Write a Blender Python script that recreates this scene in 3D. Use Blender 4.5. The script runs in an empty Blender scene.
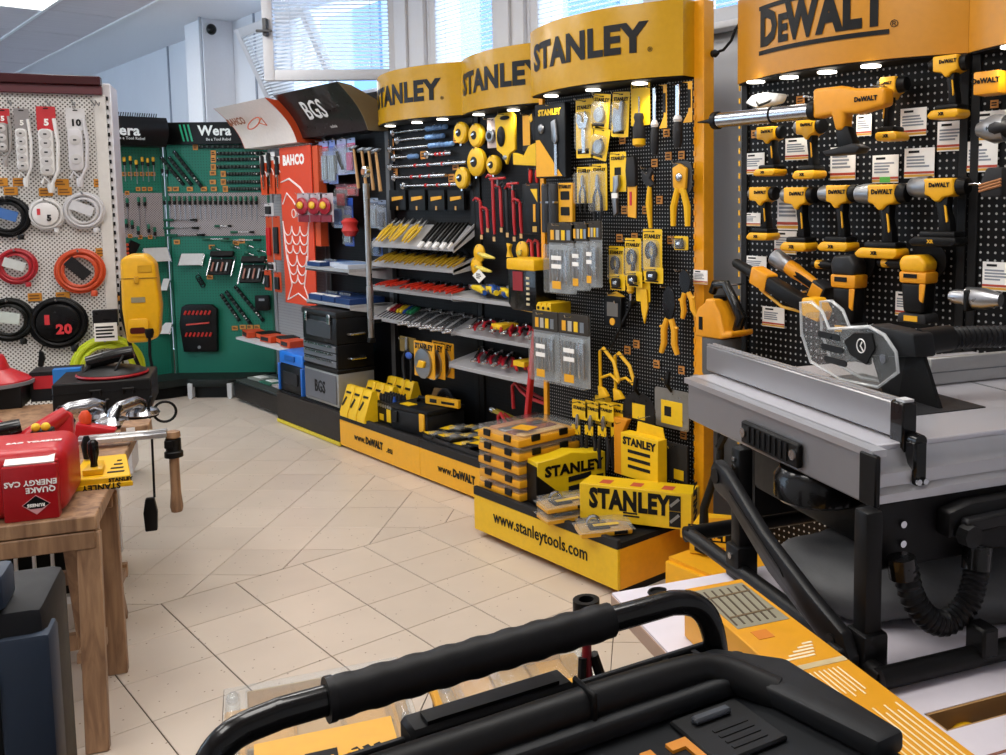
import bpy, bmesh, math, random
from mathutils import Vector, Matrix
random.seed(7)
SC = bpy.context.scene
COL = SC.collection
PI = math.pi

# ------------------------------------------------------------------ camera, world, exposure
CAM_F, CAM_CX, CAM_CY, CAM_H = 924.106, 617.96, 289.776, 1.6119
AX_R = Vector((0.7289102, -0.6845529, -0.0087861))
AX_D = Vector((-0.0714743, -0.0633296, -0.9954300))
AX_F = Vector((0.6808680, 0.7262071, -0.0950895))
cam_data = bpy.data.cameras.new('camera')
cam = bpy.data.objects.new('camera', cam_data)
COL.objects.link(cam)
cam_data.sensor_fit = 'HORIZONTAL'
cam_data.sensor_width = 36.0
cam_data.lens = CAM_F / 1006 * 36
cam_data.shift_x = (503 - CAM_CX) / 1006
cam_data.shift_y = -(377.5 - CAM_CY) / 1006
cam_data.clip_start = 0.02
cam.matrix_world = Matrix(((AX_R.x, -AX_D.x, -AX_F.x, 0), (AX_R.y, -AX_D.y, -AX_F.y, 0),
                           (AX_R.z, -AX_D.z, -AX_F.z, CAM_H), (0, 0, 0, 1)))
SC.camera = cam
world = bpy.data.worlds.new('sky')
SC.world = world
world.use_nodes = True
wb = world.node_tree.nodes['Background']
wb.inputs[0].default_value = (0.62, 0.80, 1.0, 1)
wb.inputs[1].default_value = 5.0
SC.view_settings.view_transform = 'Standard'
SC.view_settings.look = 'None'
SC.view_settings.gamma = 1.0
SC.view_settings.use_curve_mapping = False
SC.view_settings.exposure = 0.0

def area_light(name, loc, size, power, col=(1, 1, 1), rot=(0, 0, 0)):
    d = bpy.data.lights.new(name, 'AREA')
    d.shape = 'RECTANGLE'; d.size, d.size_y = size; d.energy = power; d.color = col
    o = bpy.data.objects.new(name, d); COL.objects.link(o)
    o.location = loc; o.rotation_euler = rot
    return o
# ceiling fluorescent troffers light the shop (their fixtures are built with the ceiling)
LAMPS = [(1.67, 8.6), (1.67, 6.2), (1.67, 3.8), (0.47, 8.6), (0.47, 6.2), (0.47, 3.8), (1.67, 1.4), (.47, 1.4), (-.73, 3.8), (-.73, 1.4)]
for lx, ly in LAMPS:
    area_light('ceiling_lamp_light', (lx, ly, 3.255), (0.5, 1.1), 15, (1.0, 0.95, 0.88))

# ------------------------------------------------------------------ projection helpers (pixel -> real plane)
def ray(u, v):
    return AX_R * ((u - CAM_CX) / CAM_F) + AX_D * ((v - CAM_CY) / CAM_F) + AX_F
def onz(u, v, z):
    d = ray(u, v); t = (z - CAM_H) / d.z
    return Vector((d.x * t, d.y * t, z))

class Frame:
    """a vertical plane: a runs to the right, d into the plane, z up"""
    def __init__(s, ox, oy, deg):
        s.o = Vector((ox, oy, 0)); s.th = math.radians(deg)
        s.r = Vector((math.cos(s.th), math.sin(s.th), 0)); s.n = Vector((-math.sin(s.th), math.cos(s.th), 0))
    def w(s, a, d, z):
        return s.o + s.r * a + s.n * d + Vector((0, 0, z))
    def at(s, u, v, d=0.0):
        q = ray(u, v)
        t = ((s.o + s.n * d) - Vector((0, 0, CAM_H))).dot(s.n) / q.dot(s.n)
        p = Vector((0, 0, CAM_H)) + q * t - s.o
        return p.dot(s.r), p.z
    def ga(s, p):
        q = p - s.o
        return q.dot(s.r), q.dot(s.n)
    def rect(s, u0, v0, u1, v1, d=0.0):
        um, vm = (u0 + u1) / 2, (v0 + v1) / 2
        return s.at(u0, vm, d)[0], s.at(u1, vm, d)[0], s.at(um, v1, d)[1], s.at(um, v0, d)[1]
    def put(s, o, a, d, z, roll=0, pitch=0, yaw=0, sc=1.0):
        m = Matrix.Translation(s.w(a, d, z)) @ Matrix.Rotation(s.th + math.radians(yaw), 4, 'Z') \
            @ Matrix.Rotation(math.radians(pitch), 4, 'X') @ Matrix.Rotation(math.radians(roll), 4, 'Y')
        if not isinstance(sc, (int, float)): m = m @ Matrix.Diagonal((sc[0], sc[1], sc[2], 1))
        else: m = m @ Matrix.Scale(sc, 4)
        o.matrix_world = m
        return o
FR = Frame(3.21, 7.67, -90)      # long tool wall: Bahco, BGS, two Stanley bays
FS = Frame(2.95, 3.67, -90)      # near Stanley bay
FD = Frame(2.96, 2.41, -93)      # power tool bay
FC = Frame(2.615, 8.45, -43.2)   # green corner board
FW = Frame(1.45, 8.45, 0)        # green far board
FL = Frame(0.35, 6.26, -21.3)    # white cable board
FG = Frame(0.0, 0.0, -21.3)      # things turned like the saw table

# ------------------------------------------------------------------ materials
def lin(h):
    h = h.lstrip('#'); o = []
    for i in (0, 2, 4):
        c = int(h[i:i + 2], 16) / 255
        o.append(c / 12.92 if c <= 0.04045 else ((c + 0.055) / 1.055) ** 2.4)
    return (o[0], o[1], o[2], 1)
MATS = {}
def mat(h, rough=0.5, metal=0.0, noise=0.06, nscale=40.0, trans=0.0, emis=0.0, alpha=1.0, bump=0.0, coat=0.0):
    key = (h, rough, metal, noise, nscale, trans, emis, alpha, bump, coat)
    if key in MATS: return MATS[key]
    m = bpy.data.materials.new('m_' + h.lstrip('#') + '_%d' % len(MATS)); m.use_nodes = True
    nt = m.node_tree; b = nt.nodes['Principled BSDF']
    c = lin(h)
    b.inputs['Base Color'].default_value = c
    b.inputs['Roughness'].default_value = rough
    b.inputs['Metallic'].default_value = metal
    if sum(c[:3]) < .12 and not metal: b.inputs['Specular IOR Level'].default_value = .22
    if trans: b.inputs['Transmission Weight'].default_value = trans; b.inputs['IOR'].default_value = 1.3
    if coat: b.inputs['Coat Weight'].default_value = coat
    if emis:
        b.inputs['Emission Color'].default_value = c; b.inputs['Emission Strength'].default_value = emis
    if alpha < 1: b.inputs['Alpha'].default_value = alpha
    if noise:
        tc = nt.nodes.new('ShaderNodeTexCoord'); n = nt.nodes.new('ShaderNodeTexNoise')
        n.inputs['Scale'].default_value = nscale; n.inputs['Detail'].default_value = 3
        nt.links.new(tc.outputs['Object'], n.inputs['Vector'])
        mx = nt.nodes.new('ShaderNodeMix'); mx.data_type = 'RGBA'; mx.blend_type = 'MULTIPLY'
        rp = nt.nodes.new('ShaderNodeMapRange'); rp.inputs['To Min'].default_value = 1 - noise * 2; rp.inputs['To Max'].default_value = 1 + noise
        nt.links.new(n.outputs['Fac'], rp.inputs['Value'])
        mx.inputs[0].default_value = 1; mx.inputs[6].default_value = c
        nt.links.new(rp.outputs['Result'], mx.inputs[7]); nt.links.new(mx.outputs[2], b.inputs['Base Color'])
        rr = nt.nodes.new('ShaderNodeMapRange'); rr.inputs['To Min'].default_value = max(0, rough - .08); rr.inputs['To Max'].default_value = min(1, rough + .08)
        nt.links.new(n.outputs['Fac'], rr.inputs['Value']); nt.links.new(rr.outputs['Result'], b.inputs['Roughness'])
        if bump:
            bp = nt.nodes.new('ShaderNodeBump'); bp.inputs['Strength'].default_value = bump; bp.inputs['Distance'].default_value = 0.002
            nt.links.new(n.outputs['Fac'], bp.inputs['Height']); nt.links.new(bp.outputs['Normal'], b.inputs['Normal'])
    MATS[key] = m
    return m

def peg_mat(name, base, hole, step, rad, stagger=False, rough=0.5, shift=0.0):
    """perforated sheet steel: a lattice of small round holes in the board's own X/Z"""
    m = bpy.data.materials.new(name); m.use_nodes = True
    nt = m.node_tree; b = nt.nodes['Principled BSDF']; b.inputs['Roughness'].default_value = rough
    b.inputs['Specular IOR Level'].default_value = .2 if sum(lin(base)[:3]) < .1 else .4
    tc = nt.nodes.new('ShaderNodeTexCoord'); sp = nt.nodes.new('ShaderNodeSeparateXYZ')
    nt.links.new(tc.outputs['Object'], sp.inputs[0])
    def mth(op, a, bb=None, c=None):
        n = nt.nodes.new('ShaderNodeMath'); n.operation = op
        for i, x in enumerate((a, bb, c)):
            if x is None: continue
            if isinstance(x, (int, float)): n.inputs[i].default_value = x
            else: nt.links.new(x, n.inputs[i])
        return n.outputs[0]
    def lattice(off):
        fx = mth('SUBTRACT', mth('FRACT', mth('ADD', mth('DIVIDE', sp.outputs[0], step), 50.0 + off)), 0.5)
        fz = mth('SUBTRACT', mth('FRACT', mth('ADD', mth('DIVIDE', sp.outputs[2], step), 50.0 + off)), 0.5)
        r = mth('SQRT', mth('ADD', mth('MULTIPLY', fx, fx), mth('MULTIPLY', fz, fz)))
        return mth('LESS_THAN', r, rad / step)
    f = lattice(shift)
    if stagger: f = mth('MAXIMUM', f, lattice(shift + 0.5))
    mx = nt.nodes.new('ShaderNodeMix'); mx.data_type = 'RGBA'
    mx.inputs[6].default_value = lin(base); mx.inputs[7].default_value = lin(hole)
    nt.links.new(f, mx.inputs[0]); nt.links.new(mx.outputs[2], b.inputs['Base Color'])
    return m

YEL = '#F0B90A'; DWY = '#F2A50F'; BLK = '#0d0d0e'; GRY = '#8d8f92'; WHT = '#EDEDED'; RED = '#C3131B'
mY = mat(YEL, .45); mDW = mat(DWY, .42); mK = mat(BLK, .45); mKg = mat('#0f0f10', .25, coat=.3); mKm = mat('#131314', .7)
mW = mat(WHT, .55); mWp = mat('#f4f2ee', .7, noise=.02); mR = mat(RED, .4); mS = mat('#c9ccd0', .25, 1.0, noise=.04); mSd = mat('#9a9da1', .38, 1.0, noise=.05)
mG = mat('#6d7074', .5); mWood = mat('#B98A58', .55, noise=.22, nscale=9); mTag = mat('#D08A1C', .6); mBl = mat('#1F4FA8', .45); mOr = mat('#D9481B', .5)
mGr = mat('#0d5a46', .45); mClear = mat('#eaf0f2', .06, trans=.9, noise=0, alpha=.55); mSteelW = mat('#d9dbde', .45, .2)
def clear_plastic(name, tint, body=.10):
    m = bpy.data.materials.new(name); m.use_nodes = True; nt = m.node_tree; nt.nodes.clear()
    out = nt.nodes.new('ShaderNodeOutputMaterial'); tr = nt.nodes.new('ShaderNodeBsdfTransparent'); gl = nt.nodes.new('ShaderNodeBsdfGlossy')
    df = nt.nodes.new('ShaderNodeBsdfDiffuse'); fr = nt.nodes.new('ShaderNodeFresnel'); fr.inputs['IOR'].default_value = 1.5
    tc = nt.nodes.new('ShaderNodeTexCoord'); no = nt.nodes.new('ShaderNodeTexNoise'); no.inputs['Scale'].default_value = 30; bp = nt.nodes.new('ShaderNodeBump'); bp.inputs['Strength'].default_value = .25; bp.inputs['Distance'].default_value = .004
    nt.links.new(tc.outputs['Object'], no.inputs['Vector']); nt.links.new(no.outputs['Fac'], bp.inputs['Height']); nt.links.new(bp.outputs['Normal'], gl.inputs['Normal'])
    gl.inputs['Roughness'].default_value = .12; df.inputs['Color'].default_value = lin(tint); tr.inputs['Color'].default_value = (.96, .97, .97, 1)
    m1 = nt.nodes.new('ShaderNodeMixShader'); m2 = nt.nodes.new('ShaderNodeMixShader'); m1.inputs[0].default_value = body
    nt.links.new(tr.outputs[0], m1.inputs[1]); nt.links.new(df.outputs[0], m1.inputs[2])
    ge = nt.nodes.new('ShaderNodeNewGeometry'); fm = nt.nodes.new('ShaderNodeMath'); fm.operation = 'SUBTRACT'; fm.use_clamp = True; nt.links.new(fr.outputs[0], fm.inputs[0]); nt.links.new(ge.outputs['Backfacing'], fm.inputs[1]); nt.links.new(fm.outputs[0], m2.inputs[0]); nt.links.new(m1.outputs[0], m2.inputs[1]); nt.links.new(gl.outputs[0], m2.inputs[2]); nt.links.new(m2.outputs[0], out.inputs[0])
    return m
mClear2 = clear_plastic('clear_plastic', '#e8ecee', .10)

# ------------------------------------------------------------------ mesh builder
class MB:
    def __init__(s): s.v = []; s.f = []; s.mi = []; s.m = 0
    def add(s, vs, fs):
        n = len(s.v); s.v += [tuple(x) for x in vs]
        for q in fs: s.f.append([n + i for i in q]); s.mi.append(s.m)
        return s
    def box(s, x0, x1, y0, y1, z0, z1):
        return s.add([(x0, y0, z0), (x1, y0, z0), (x1, y1, z0), (x0, y1, z0), (x0, y0, z1), (x1, y0, z1), (x1, y1, z1), (x0, y1, z1)],
                     [(3, 2, 1, 0), (4, 5, 6, 7), (0, 1, 5, 4), (1, 2, 6, 5), (2, 3, 7, 6), (3, 0, 4, 7)])
    def obox(s, c, size, rot=None):
        m = rot if rot else Matrix.Identity(3); c = Vector(c); h = [x / 2 for x in size]
        vs = [c + m @ Vector((sx * h[0], sy * h[1], sz * h[2])) for sz in (-1, 1) for sx, sy in ((-1, -1), (1, -1), (1, 1), (-1, 1))]
        return s.add(vs, [(3, 2, 1, 0), (4, 5, 6, 7), (0, 1, 5, 4), (1, 2, 6, 5), (2, 3, 7, 6), (3, 0, 4, 7)])
    def beam(s, p, q, w, t, up=(0, 0, 1)):
        p, q = Vector(p), Vector(q); d = (q - p); L = d.length; d.normalize()
        u = Vector(up); x = d.cross(u)
        if x.length < 1e-4: x = d.cross(Vector((1, 0, 0)))
        x.normalize(); y = x.cross(d)
        m = Matrix((x, d, y)).transposed()
        return s.obox((p + q) / 2, (w, L, t), m)
    def cyl(s, p, q, r, r2=None, n=12):
        p, q = Vector(p), Vector(q); r2 = r if r2 is None else r2
        return s.tube([p, q], [r, r2], n)
    def tube(s, path, r, n=8, close=False):
        path = [Vector(p) for p in path]; N = len(path)
        rs = r if isinstance(r, (list, tuple)) else [r] * N
        d0 = (path[1] - path[0]).normalized()
        x = d0.cross(Vector((0, 0, 1)))
        if x.length < 1e-3: x = d0.cross(Vector((0, 1, 0)))
        x.normalize(); vs = []
        for i, p in enumerate(path):
            a = path[i - 1] if (i or close) else p; b = path[(i + 1) % N] if (i < N - 1 or close) else p
            d = (b - a)
            if d.length < 1e-9: d = d0
            d = d.normalized()
            x = (x - d * x.dot(d)).normalized(); y = d.cross(x)
            for k in range(n):
                an = 2 * PI * k / n
                vs.append(p + (x * math.cos(an) + y * math.sin(an)) * rs[i])
        fs = []
        for i in range(N if close else N - 1):
            j = (i + 1) % N
            for k in range(n):
                l = (k + 1) % n
                fs.append((i * n + k, i * n + l, j * n + l, j * n + k))
        if not close:
            fs.append(tuple(range(n))[::-1]); fs.append(tuple((N - 1) * n + k for k in range(n)))
        return s.add(vs, fs)
    def lathe(s, prof, c=(0, 0, 0), ax='Z', n=16):
        vs = []; fs = []; N = len(prof)
        for r, h in prof:
            for k in range(n):
                an = 2 * PI * k / n; a, b = r * math.cos(an), r * math.sin(an)
                vs.append({'Z': (c[0] + a, c[1] + b, c[2] + h), 'Y': (c[0] + a, c[1] + h, c[2] - b), 'X': (c[0] + h, c[1] + a, c[2] + b)}[ax])
        for i in range(N - 1):
            for k in range(n):
                l = (k + 1) % n
                fs.append((i * n + k, i * n + l, (i + 1) * n + l, (i + 1) * n + k))
        fs.append(tuple(range(n))[::-1]); fs.append(tuple((N - 1) * n + k for k in range(n)))
        return s.add(vs, fs)
    def torus(s, c, R, r, ax='Y', n=28, m=8, a0=0, a1=2 * PI):
        full = abs(a1 - a0 - 2 * PI) < 1e-6; path = []
        for k in range(n if full else n + 1):
            an = a0 + (a1 - a0) * k / n; x, y = R * math.cos(an), R * math.sin(an)
            path.append({'Z': (c[0] + x, c[1] + y, c[2]), 'Y': (c[0] + x, c[1], c[2] + y), 'X': (c[0], c[1] + x, c[2] + y)}[ax])
        return s.tube(path, r, m, close=full)
    def ball(s, c, r, n=12, m=8):
        r = r if isinstance(r, (list, tuple)) else (r, r, r); vs = []; fs = []
        for i in range(m + 1):
            ph = -PI / 2 + PI * i / m; cr = max(math.cos(ph), .02)
            for k in range(n):
                an = 2 * PI * k / n
                vs.append((c[0] + r[0] * cr * math.cos(an), c[1] + r[1] * cr * math.sin(an), c[2] + r[2] * math.sin(ph)))
        for i in range(m):
            for k in range(n):
                l = (k + 1) % n; fs.append((i * n + k, i * n + l, (i + 1) * n + l, (i + 1) * n + k))
        fs.append(tuple(range(n))[::-1]); fs.append(tuple(m * n + k for k in range(n)))
        return s.add(vs, fs)
    def prism(s, pts, d0, d1, ax='Y'):
        """outline in the plane across ax (Y: x,z; Z: x,y; X: y,z) pushed from d0 to d1"""
        f = {'Y': lambda p, d: (p[0], d, p[1]), 'Z': lambda p, d: (p[0], p[1], d), 'X': lambda p, d: (d, p[0], p[1])}[ax]
        n = len(pts); ar = sum(pts[i][0] * pts[(i + 1) % n][1] - pts[(i + 1) % n][0] * pts[i][1] for i in range(n))
        if (ar < 0) != (ax == 'Y'): pts = pts[::-1]
        if d0 > d1: d0, d1 = d1, d0
        if ax == 'Y': pts = list(pts)[::-1]; fl = True
        vs = [f(p, d0) for p in pts] + [f(p, d1) for p in pts]
        if ax == 'Y':
            fs = [tuple(range(n)), tuple(range(2 * n - 1, n - 1, -1))] + [(i, i + n, (i + 1) % n + n, (i + 1) % n) for i in range(n)]
        else:
            fs = [tuple(range(n))[::-1], tuple(range(n, 2 * n))] + [(i, (i + 1) % n, (i + 1) % n + n, i + n) for i in range(n)]
        return s.add(vs, fs)
    def mesh(s, name, mats, bevel=None, smooth=40):
        me = bpy.data.meshes.new(name); me.from_pydata(s.v, [], s.f)
        if not isinstance(mats, (list, tuple)): mats = [mats]
        for m in mats: me.materials.append(m)
        for p, k in zip(me.polygons, s.mi): p.material_index = k
        bm = bmesh.new(); bm.from_mesh(me)
        bmesh.ops.recalc_face_normals(bm, faces=bm.faces[:])
        if bevel:
            ed = [e for e in bm.edges if len(e.link_faces) == 2 and e.calc_face_angle(0) > math.radians(35)]
            bmesh.ops.bevel(bm, geom=ed, offset=bevel[0], segments=bevel[1] if len(bevel) > 1 else 2, profile=0.5, affect='EDGES', clamp_overlap=True)
        bm.to_mesh(me); bm.free()
        if smooth:
            me.polygons.foreach_set('use_smooth', [True] * len(me.polygons))
            me.set_sharp_from_angle(angle=math.radians(smooth))
        me.update()
        return me
    def build(s, name, mats, parent=None, bevel=None, smooth=40):
        return link(name, s.mesh(name, mats, bevel, smooth), parent)

def link(name, me, parent=None, loc=None):
    o = bpy.data.objects.new(name, me); COL.objects.link(o)
    if parent is not None: o.parent = parent
    if loc is not None: o.location = loc
    return o
def tag(o, label, cat, group=None):
    o['label'] = label; o['category'] = cat
    if group: o['group'] = group
    return o
def thing(name, label, cat, group=None):
    o = bpy.data.objects.new(name, None); COL.objects.link(o); o.empty_display_size = .05
    return tag(o, label, cat, group)
def struct(o): o['kind'] = 'structure'; return o
KIDS = {}
def copy_tree(o, parent=None):
    c = o.copy(); COL.objects.link(c); c.parent = parent
    for ch in o.children: copy_tree(ch, c)
    return c
PROTO = {}
def inst(key, fn, label=None, cat=None, group=None):
    """first call builds the thing, later calls copy it with its parts"""
    if key in PROTO: o = copy_tree(PROTO[key]); o.matrix_world = Matrix.Identity(4)
    else: o = PROTO[key] = fn()
    if label: tag(o, label, cat, group)
    return o

TXT = {}
def text_mesh(s, size, bold=0.0, depth=0.0015, stretch=1.0, align='CENTER'):
    key = (s, round(size, 4), bold, depth, stretch, align)
    if key in TXT: return TXT[key]
    cu = bpy.data.curves.new('lettering', 'FONT'); cu.body = s; cu.size = size; cu.align_x = align; cu.align_y = 'CENTER'
    cu.extrude = depth / 2; cu.offset = bold * size; cu.resolution_u = 2; cu.space_character = 1.0 + bold * 1.5
    o = bpy.data.objects.new('lettering', cu); COL.objects.link(o)
    dg = bpy.context.evaluated_depsgraph_get(); dg.update()
    me = bpy.data.meshes.new_from_object(o.evaluated_get(dg))
    bpy.data.objects.remove(o); bpy.data.curves.remove(cu)
    # stand it up: text plane x,y -> x,z with its face to -y
    me.transform(Matrix.Diagonal((stretch, 1, 1, 1))); me.transform(Matrix.Rotation(PI / 2, 4, 'X'))
    TXT[key] = me
    return me
def text(parent, s, size, m, loc, bold=0.0, stretch=1.0, name='lettering', rot=None, depth=0.0015, align='CENTER', warp=None):
    me = text_mesh(s, size, bold, depth, stretch, align)
    if me.materials or warp: me = me.copy(); me.materials.clear()
    if warp:
        bm = bmesh.new(); bm.from_mesh(me)
        xs = [v.co.x for v in bm.verts]; x = min(xs)
        while x < max(xs):
            x += 0.03
            bmesh.ops.bisect_plane(bm, geom=bm.verts[:] + bm.edges[:] + bm.faces[:], plane_co=(x, 0, 0), plane_no=(1, 0, 0))
        for v in bm.verts: v.co = warp(v.co)
        bm.to_mesh(me); bm.free()
    me.materials.append(m)
    o = link(name, me, parent)
    if not warp: o.location = loc
    if rot: o.rotation_euler = rot
    return o
# ================================================================== THE SETTING
def tile_mat():
    m = bpy.data.materials.new('floor_tile'); m.use_nodes = True
    nt = m.node_tree; b = nt.nodes['Principled BSDF']
    tc = nt.nodes.new('ShaderNodeTexCoord'); oi = nt.nodes.new('ShaderNodeObjectInfo')
    ge = nt.nodes.new('ShaderNodeNewGeometry')
    vo = nt.nodes.new('ShaderNodeTexVoronoi'); vo.inputs['Scale'].default_value = 26
    no = nt.nodes.new('ShaderNodeTexNoise'); no.inputs['Scale'].default_value = 5; no.inputs['Detail'].default_value = 4
    nt.links.new(ge.outputs['Position'], vo.inputs['Vector']); nt.links.new(ge.outputs['Position'], no.inputs['Vector'])
    lt = nt.nodes.new('ShaderNodeMath'); lt.operation = 'LESS_THAN'; lt.inputs[1].default_value = 0.085
    nt.links.new(vo.outputs['Distance'], lt.inputs[0])
    ad = nt.nodes.new('ShaderNodeMath'); ad.operation = 'MULTIPLY_ADD'; ad.inputs[1].default_value = 0.10; ad.inputs[2].default_value = 0.92
    nt.links.new(oi.outputs['Random'], ad.inputs[0])
    a2 = nt.nodes.new('ShaderNodeMath'); a2.operation = 'MULTIPLY_ADD'; a2.inputs[1].default_value = 0.14
    nt.links.new(no.outputs['Fac'], a2.inputs[0]); nt.links.new(ad.outputs[0], a2.inputs[2])
    mx = nt.nodes.new('ShaderNodeMix'); mx.data_type = 'RGBA'; mx.blend_type = 'MULTIPLY'; mx.inputs[0].default_value = 1
    mx.inputs[6].default_value = lin('#cbbdae'); nt.links.new(a2.outputs[0], mx.inputs[7])
    m2 = nt.nodes.new('ShaderNodeMix'); m2.data_type = 'RGBA'; m2.inputs[7].default_value = lin('#8d7660')
    nt.links.new(lt.outputs[0], m2.inputs[0]); nt.links.new(mx.outputs[2], m2.inputs[6]); nt.links.new(m2.outputs[2], b.inputs['Base Color'])
    b.inputs['Roughness'].default_value = 0.34
    return m
M_TILE = tile_mat()
floor = MB().box(-2.2, 3.4, -1.6, 14.0, -0.06, -0.0035).build('floor', mat('#4d4034', .9), smooth=None)
struct(floor)
G = 0.0021
def clip(poly, nx, ny, c):
    out = []
    for i in range(len(poly)):
        p, q = poly[i], poly[(i + 1) % len(poly)]
        dp, dq = p[0] * nx + p[1] * ny - c, q[0] * nx + q[1] * ny - c
        if dp <= 0: out.append(p)
        if (dp < 0 < dq) or (dq < 0 < dp):
            t = dp / (dp - dq); out.append((p[0] + (q[0] - p[0]) * t, p[1] + (q[1] - p[1]) * t))
    return out
def area2(p): return abs(sum(p[i][0] * p[(i + 1) % len(p)][1] - p[(i + 1) % len(p)][0] * p[i][1] for i in range(len(p)))) / 2
def add_tile(poly, full=None, ang=0):
    c = (sum(p[0] for p in poly) / len(poly), sum(p[1] for p in poly) / len(poly))
    if full is not None:
        if full not in PROTO:
            h = 0.15 - G; PROTO[full] = MB().box(-h, h, -h, h, -0.010, 0).mesh('tile', M_TILE, bevel=(.0012, 1), smooth=None)
        o = link('tile', PROTO[full], floor, (c[0], c[1], 0)); o.rotation_euler.z = ang
    else:
        MB().prism([(p[0] - c[0], p[1] - c[1]) for p in poly], -0.010, 0, 'Z').build('tile', M_TILE, floor, smooth=None).location = (c[0], c[1], 0)
X0, Y0 = 0.8128, 3.9215
for j in range(4):                       # straight band
    for i in range(-3, 6):
        cx, cy = X0 + .3 * i + .15, Y0 - .3 * j - .15
        add_tile([(cx - .15, cy - .15), (cx + .15, cy - .15), (cx + .15, cy + .15), (cx - .15, cy + .15)], 'tile_full')
for j in range(-15, 9):                  # border strip along the shelving
    cx, cy = 2.613 + .15, Y0 - .3 * j - .15
    add_tile([(cx - .15, cy - .15), (cx + .15, cy - .15), (cx + .15, cy + .15), (cx - .15, cy + .15)], 'tile_full')
S2 = math.sqrt(.5)
def diag_field(x0, x1, y0, y1):
    for a in range(-4, 40):
        for b in range(-14, 30):
            s0, d0 = 0.27 + .2985 * a, 0.135 + .2985 * b      # s=(x+y)/r2, d=(y-x)/r2
            g = G
            sq = [(s0 + g, d0 + g), (s0 + .2985 - g, d0 + g), (s0 + .2985 - g, d0 + .2985 - g), (s0 + g, d0 + .2985 - g)]
            poly = [((s - d) * S2, (s + d) * S2) for s, d in sq]
            if max(p[0] for p in poly) < x0 or min(p[0] for p in poly) > x1 or max(p[1] for p in poly) < y0 or min(p[1] for p in poly) > y1: continue
            q = clip(clip(clip(clip(poly, 1, 0, x1 - G), -1, 0, -(x0 + G)), 0, 1, y1 - G), 0, -1, -(y0 + G))
            if len(q) < 3 or area2(q) < .0008: continue
            if area2(q) > area2(poly) * .999: add_tile(q, 'tile_full', PI / 4)
            else: add_tile(q)
diag_field(0.25, 2.613, Y0, 8.45)
diag_field(0.9, 2.613, 1.3, Y0 - 1.2)

mWall = mat('#e6e8ee', .85, noise=.03, nscale=2.0); mFrame = mat('#d5d4d6', .45, noise=.02)
WX = 3.4
# window wall: solid below the sill and above the head, piers between the windows
WIN = [(7.55, 5.90), (5.45, 4.66), (4.36, 3.35), (3.15, 2.1)]      # y from, y to
SILL, HEAD = 2.44, 3.16
wr = MB().box(WX, WX + .25, -1.6, 14, 0, SILL).box(WX, WX + .25, -1.6, 14, HEAD, 3.3)
ys = [14] + [y for w in WIN for y in w] + [-1.6]
for k in range(0, len(ys), 2): wr.box(WX, WX + .25, ys[k + 1], ys[k], SILL, HEAD)
struct(wr.build('wall_right', mWall, smooth=None))
struct(MB().box(-2.2, WX + .25, 14, 14.2, 0, 3.3).build('wall_back', mWall, smooth=None))
struct(MB().box(3.13, WX, 8.82, 9.29, 0, 3.3).build('wall_column', mat('#f0f0f4', .8, noise=.02), bevel=(.004, 1)))
for k, (y, w) in enumerate(((10.6, .03), (9.75, .02), (8.3, .025))):
    struct(MB().box(WX - .012, WX, y, y + w, 0, 3.3).build('trim_%d' % (k + 1), mat('#9aa0ad', .6), smooth=None))
struct(MB().cyl((3.10, 8.79, 0), (3.10, 8.79, 3.3), .014).build('trim_4', mat('#b9bdc6', .5)))
ADDED_WINDOWS = [(6.2, 8.9), (9.4, 13.2)]                                   # unseen side windows, added so daylight reaches the far walls
wl = MB().box(-2.4, -2.2, -1.8, 14.2, 0, .9).box(-2.4, -2.2, -1.8, 14.2, 3.0, 3.3).box(-2.4, -2.2, -1.8, 6.2, .9, 3.0).box(-2.4, -2.2, 8.9, 9.4, .9, 3.0).box(-2.4, -2.2, 13.2, 14.2, .9, 3.0)
struct(wl.build('wall_left', mWall, smooth=None))
struct(MB().box(-2.2, WX + .25, -1.8, -1.6, 0, 3.3).build('wall_front', mWall, smooth=None))
# ceiling
def slat_ceiling():
    m = bpy.data.materials.new('ceiling_panel'); m.use_nodes = True
    nt = m.node_tree; b = nt.nodes['Principled BSDF']; b.inputs['Roughness'].default_value = .8
    tc = nt.nodes.new('ShaderNodeTexCoord'); n = nt.nodes.new('ShaderNodeTexNoise'); mp = nt.nodes.new('ShaderNodeMapping')
    mp.inputs['Scale'].default_value = (0.6, 14, 1); n.inputs['Scale'].default_value = 1.6
    nt.links.new(tc.outputs['Object'], mp.inputs[0]); nt.links.new(mp.outputs[0], n.inputs['Vector'])
    r = nt.nodes.new('ShaderNodeValToRGB'); r.color_ramp.elements[0].color = lin('#c9bfc4'); r.color_ramp.elements[1].color = lin('#e3dcdf')
    nt.links.new(n.outputs['Fac'], r.inputs[0]); nt.links.new(r.outputs[0], b.inputs['Base Color'])
    return m
ceil = MB().box(-2.2, WX + .25, -1.6, 14.2, 3.3, 3.42).build('ceiling', mat('#f0f0f4', .9, noise=.02), smooth=None)
struct(ceil)
M_CP = slat_ceiling()
pan = MB().box(-.29, .29, -.59, .59, 0, .012).mesh('ceiling_panel', M_CP, smooth=None)
for i in range(-3, 4):
    for k in range(0, 12):
        x = 1.97 - .3 + .6 * i + (.6 if False else 0)
        cx, cy = 2.27 - .6 * (i + 3), 0.2 + 1.2 * k
        if any(abs(cx - lx) < .3 and abs(cy - ly) < .6 for lx, ly in [(1.67, 8.6), (1.67, 6.2), (1.67, 3.8), (0.47, 8.6), (0.47, 6.2), (0.47, 3.8), (1.67, 1.4), (.47, 1.4), (-.73, 3.8), (-.73, 1.4)]): continue
        link('ceiling_panel', pan, ceil, (cx, cy, 3.284))
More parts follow.
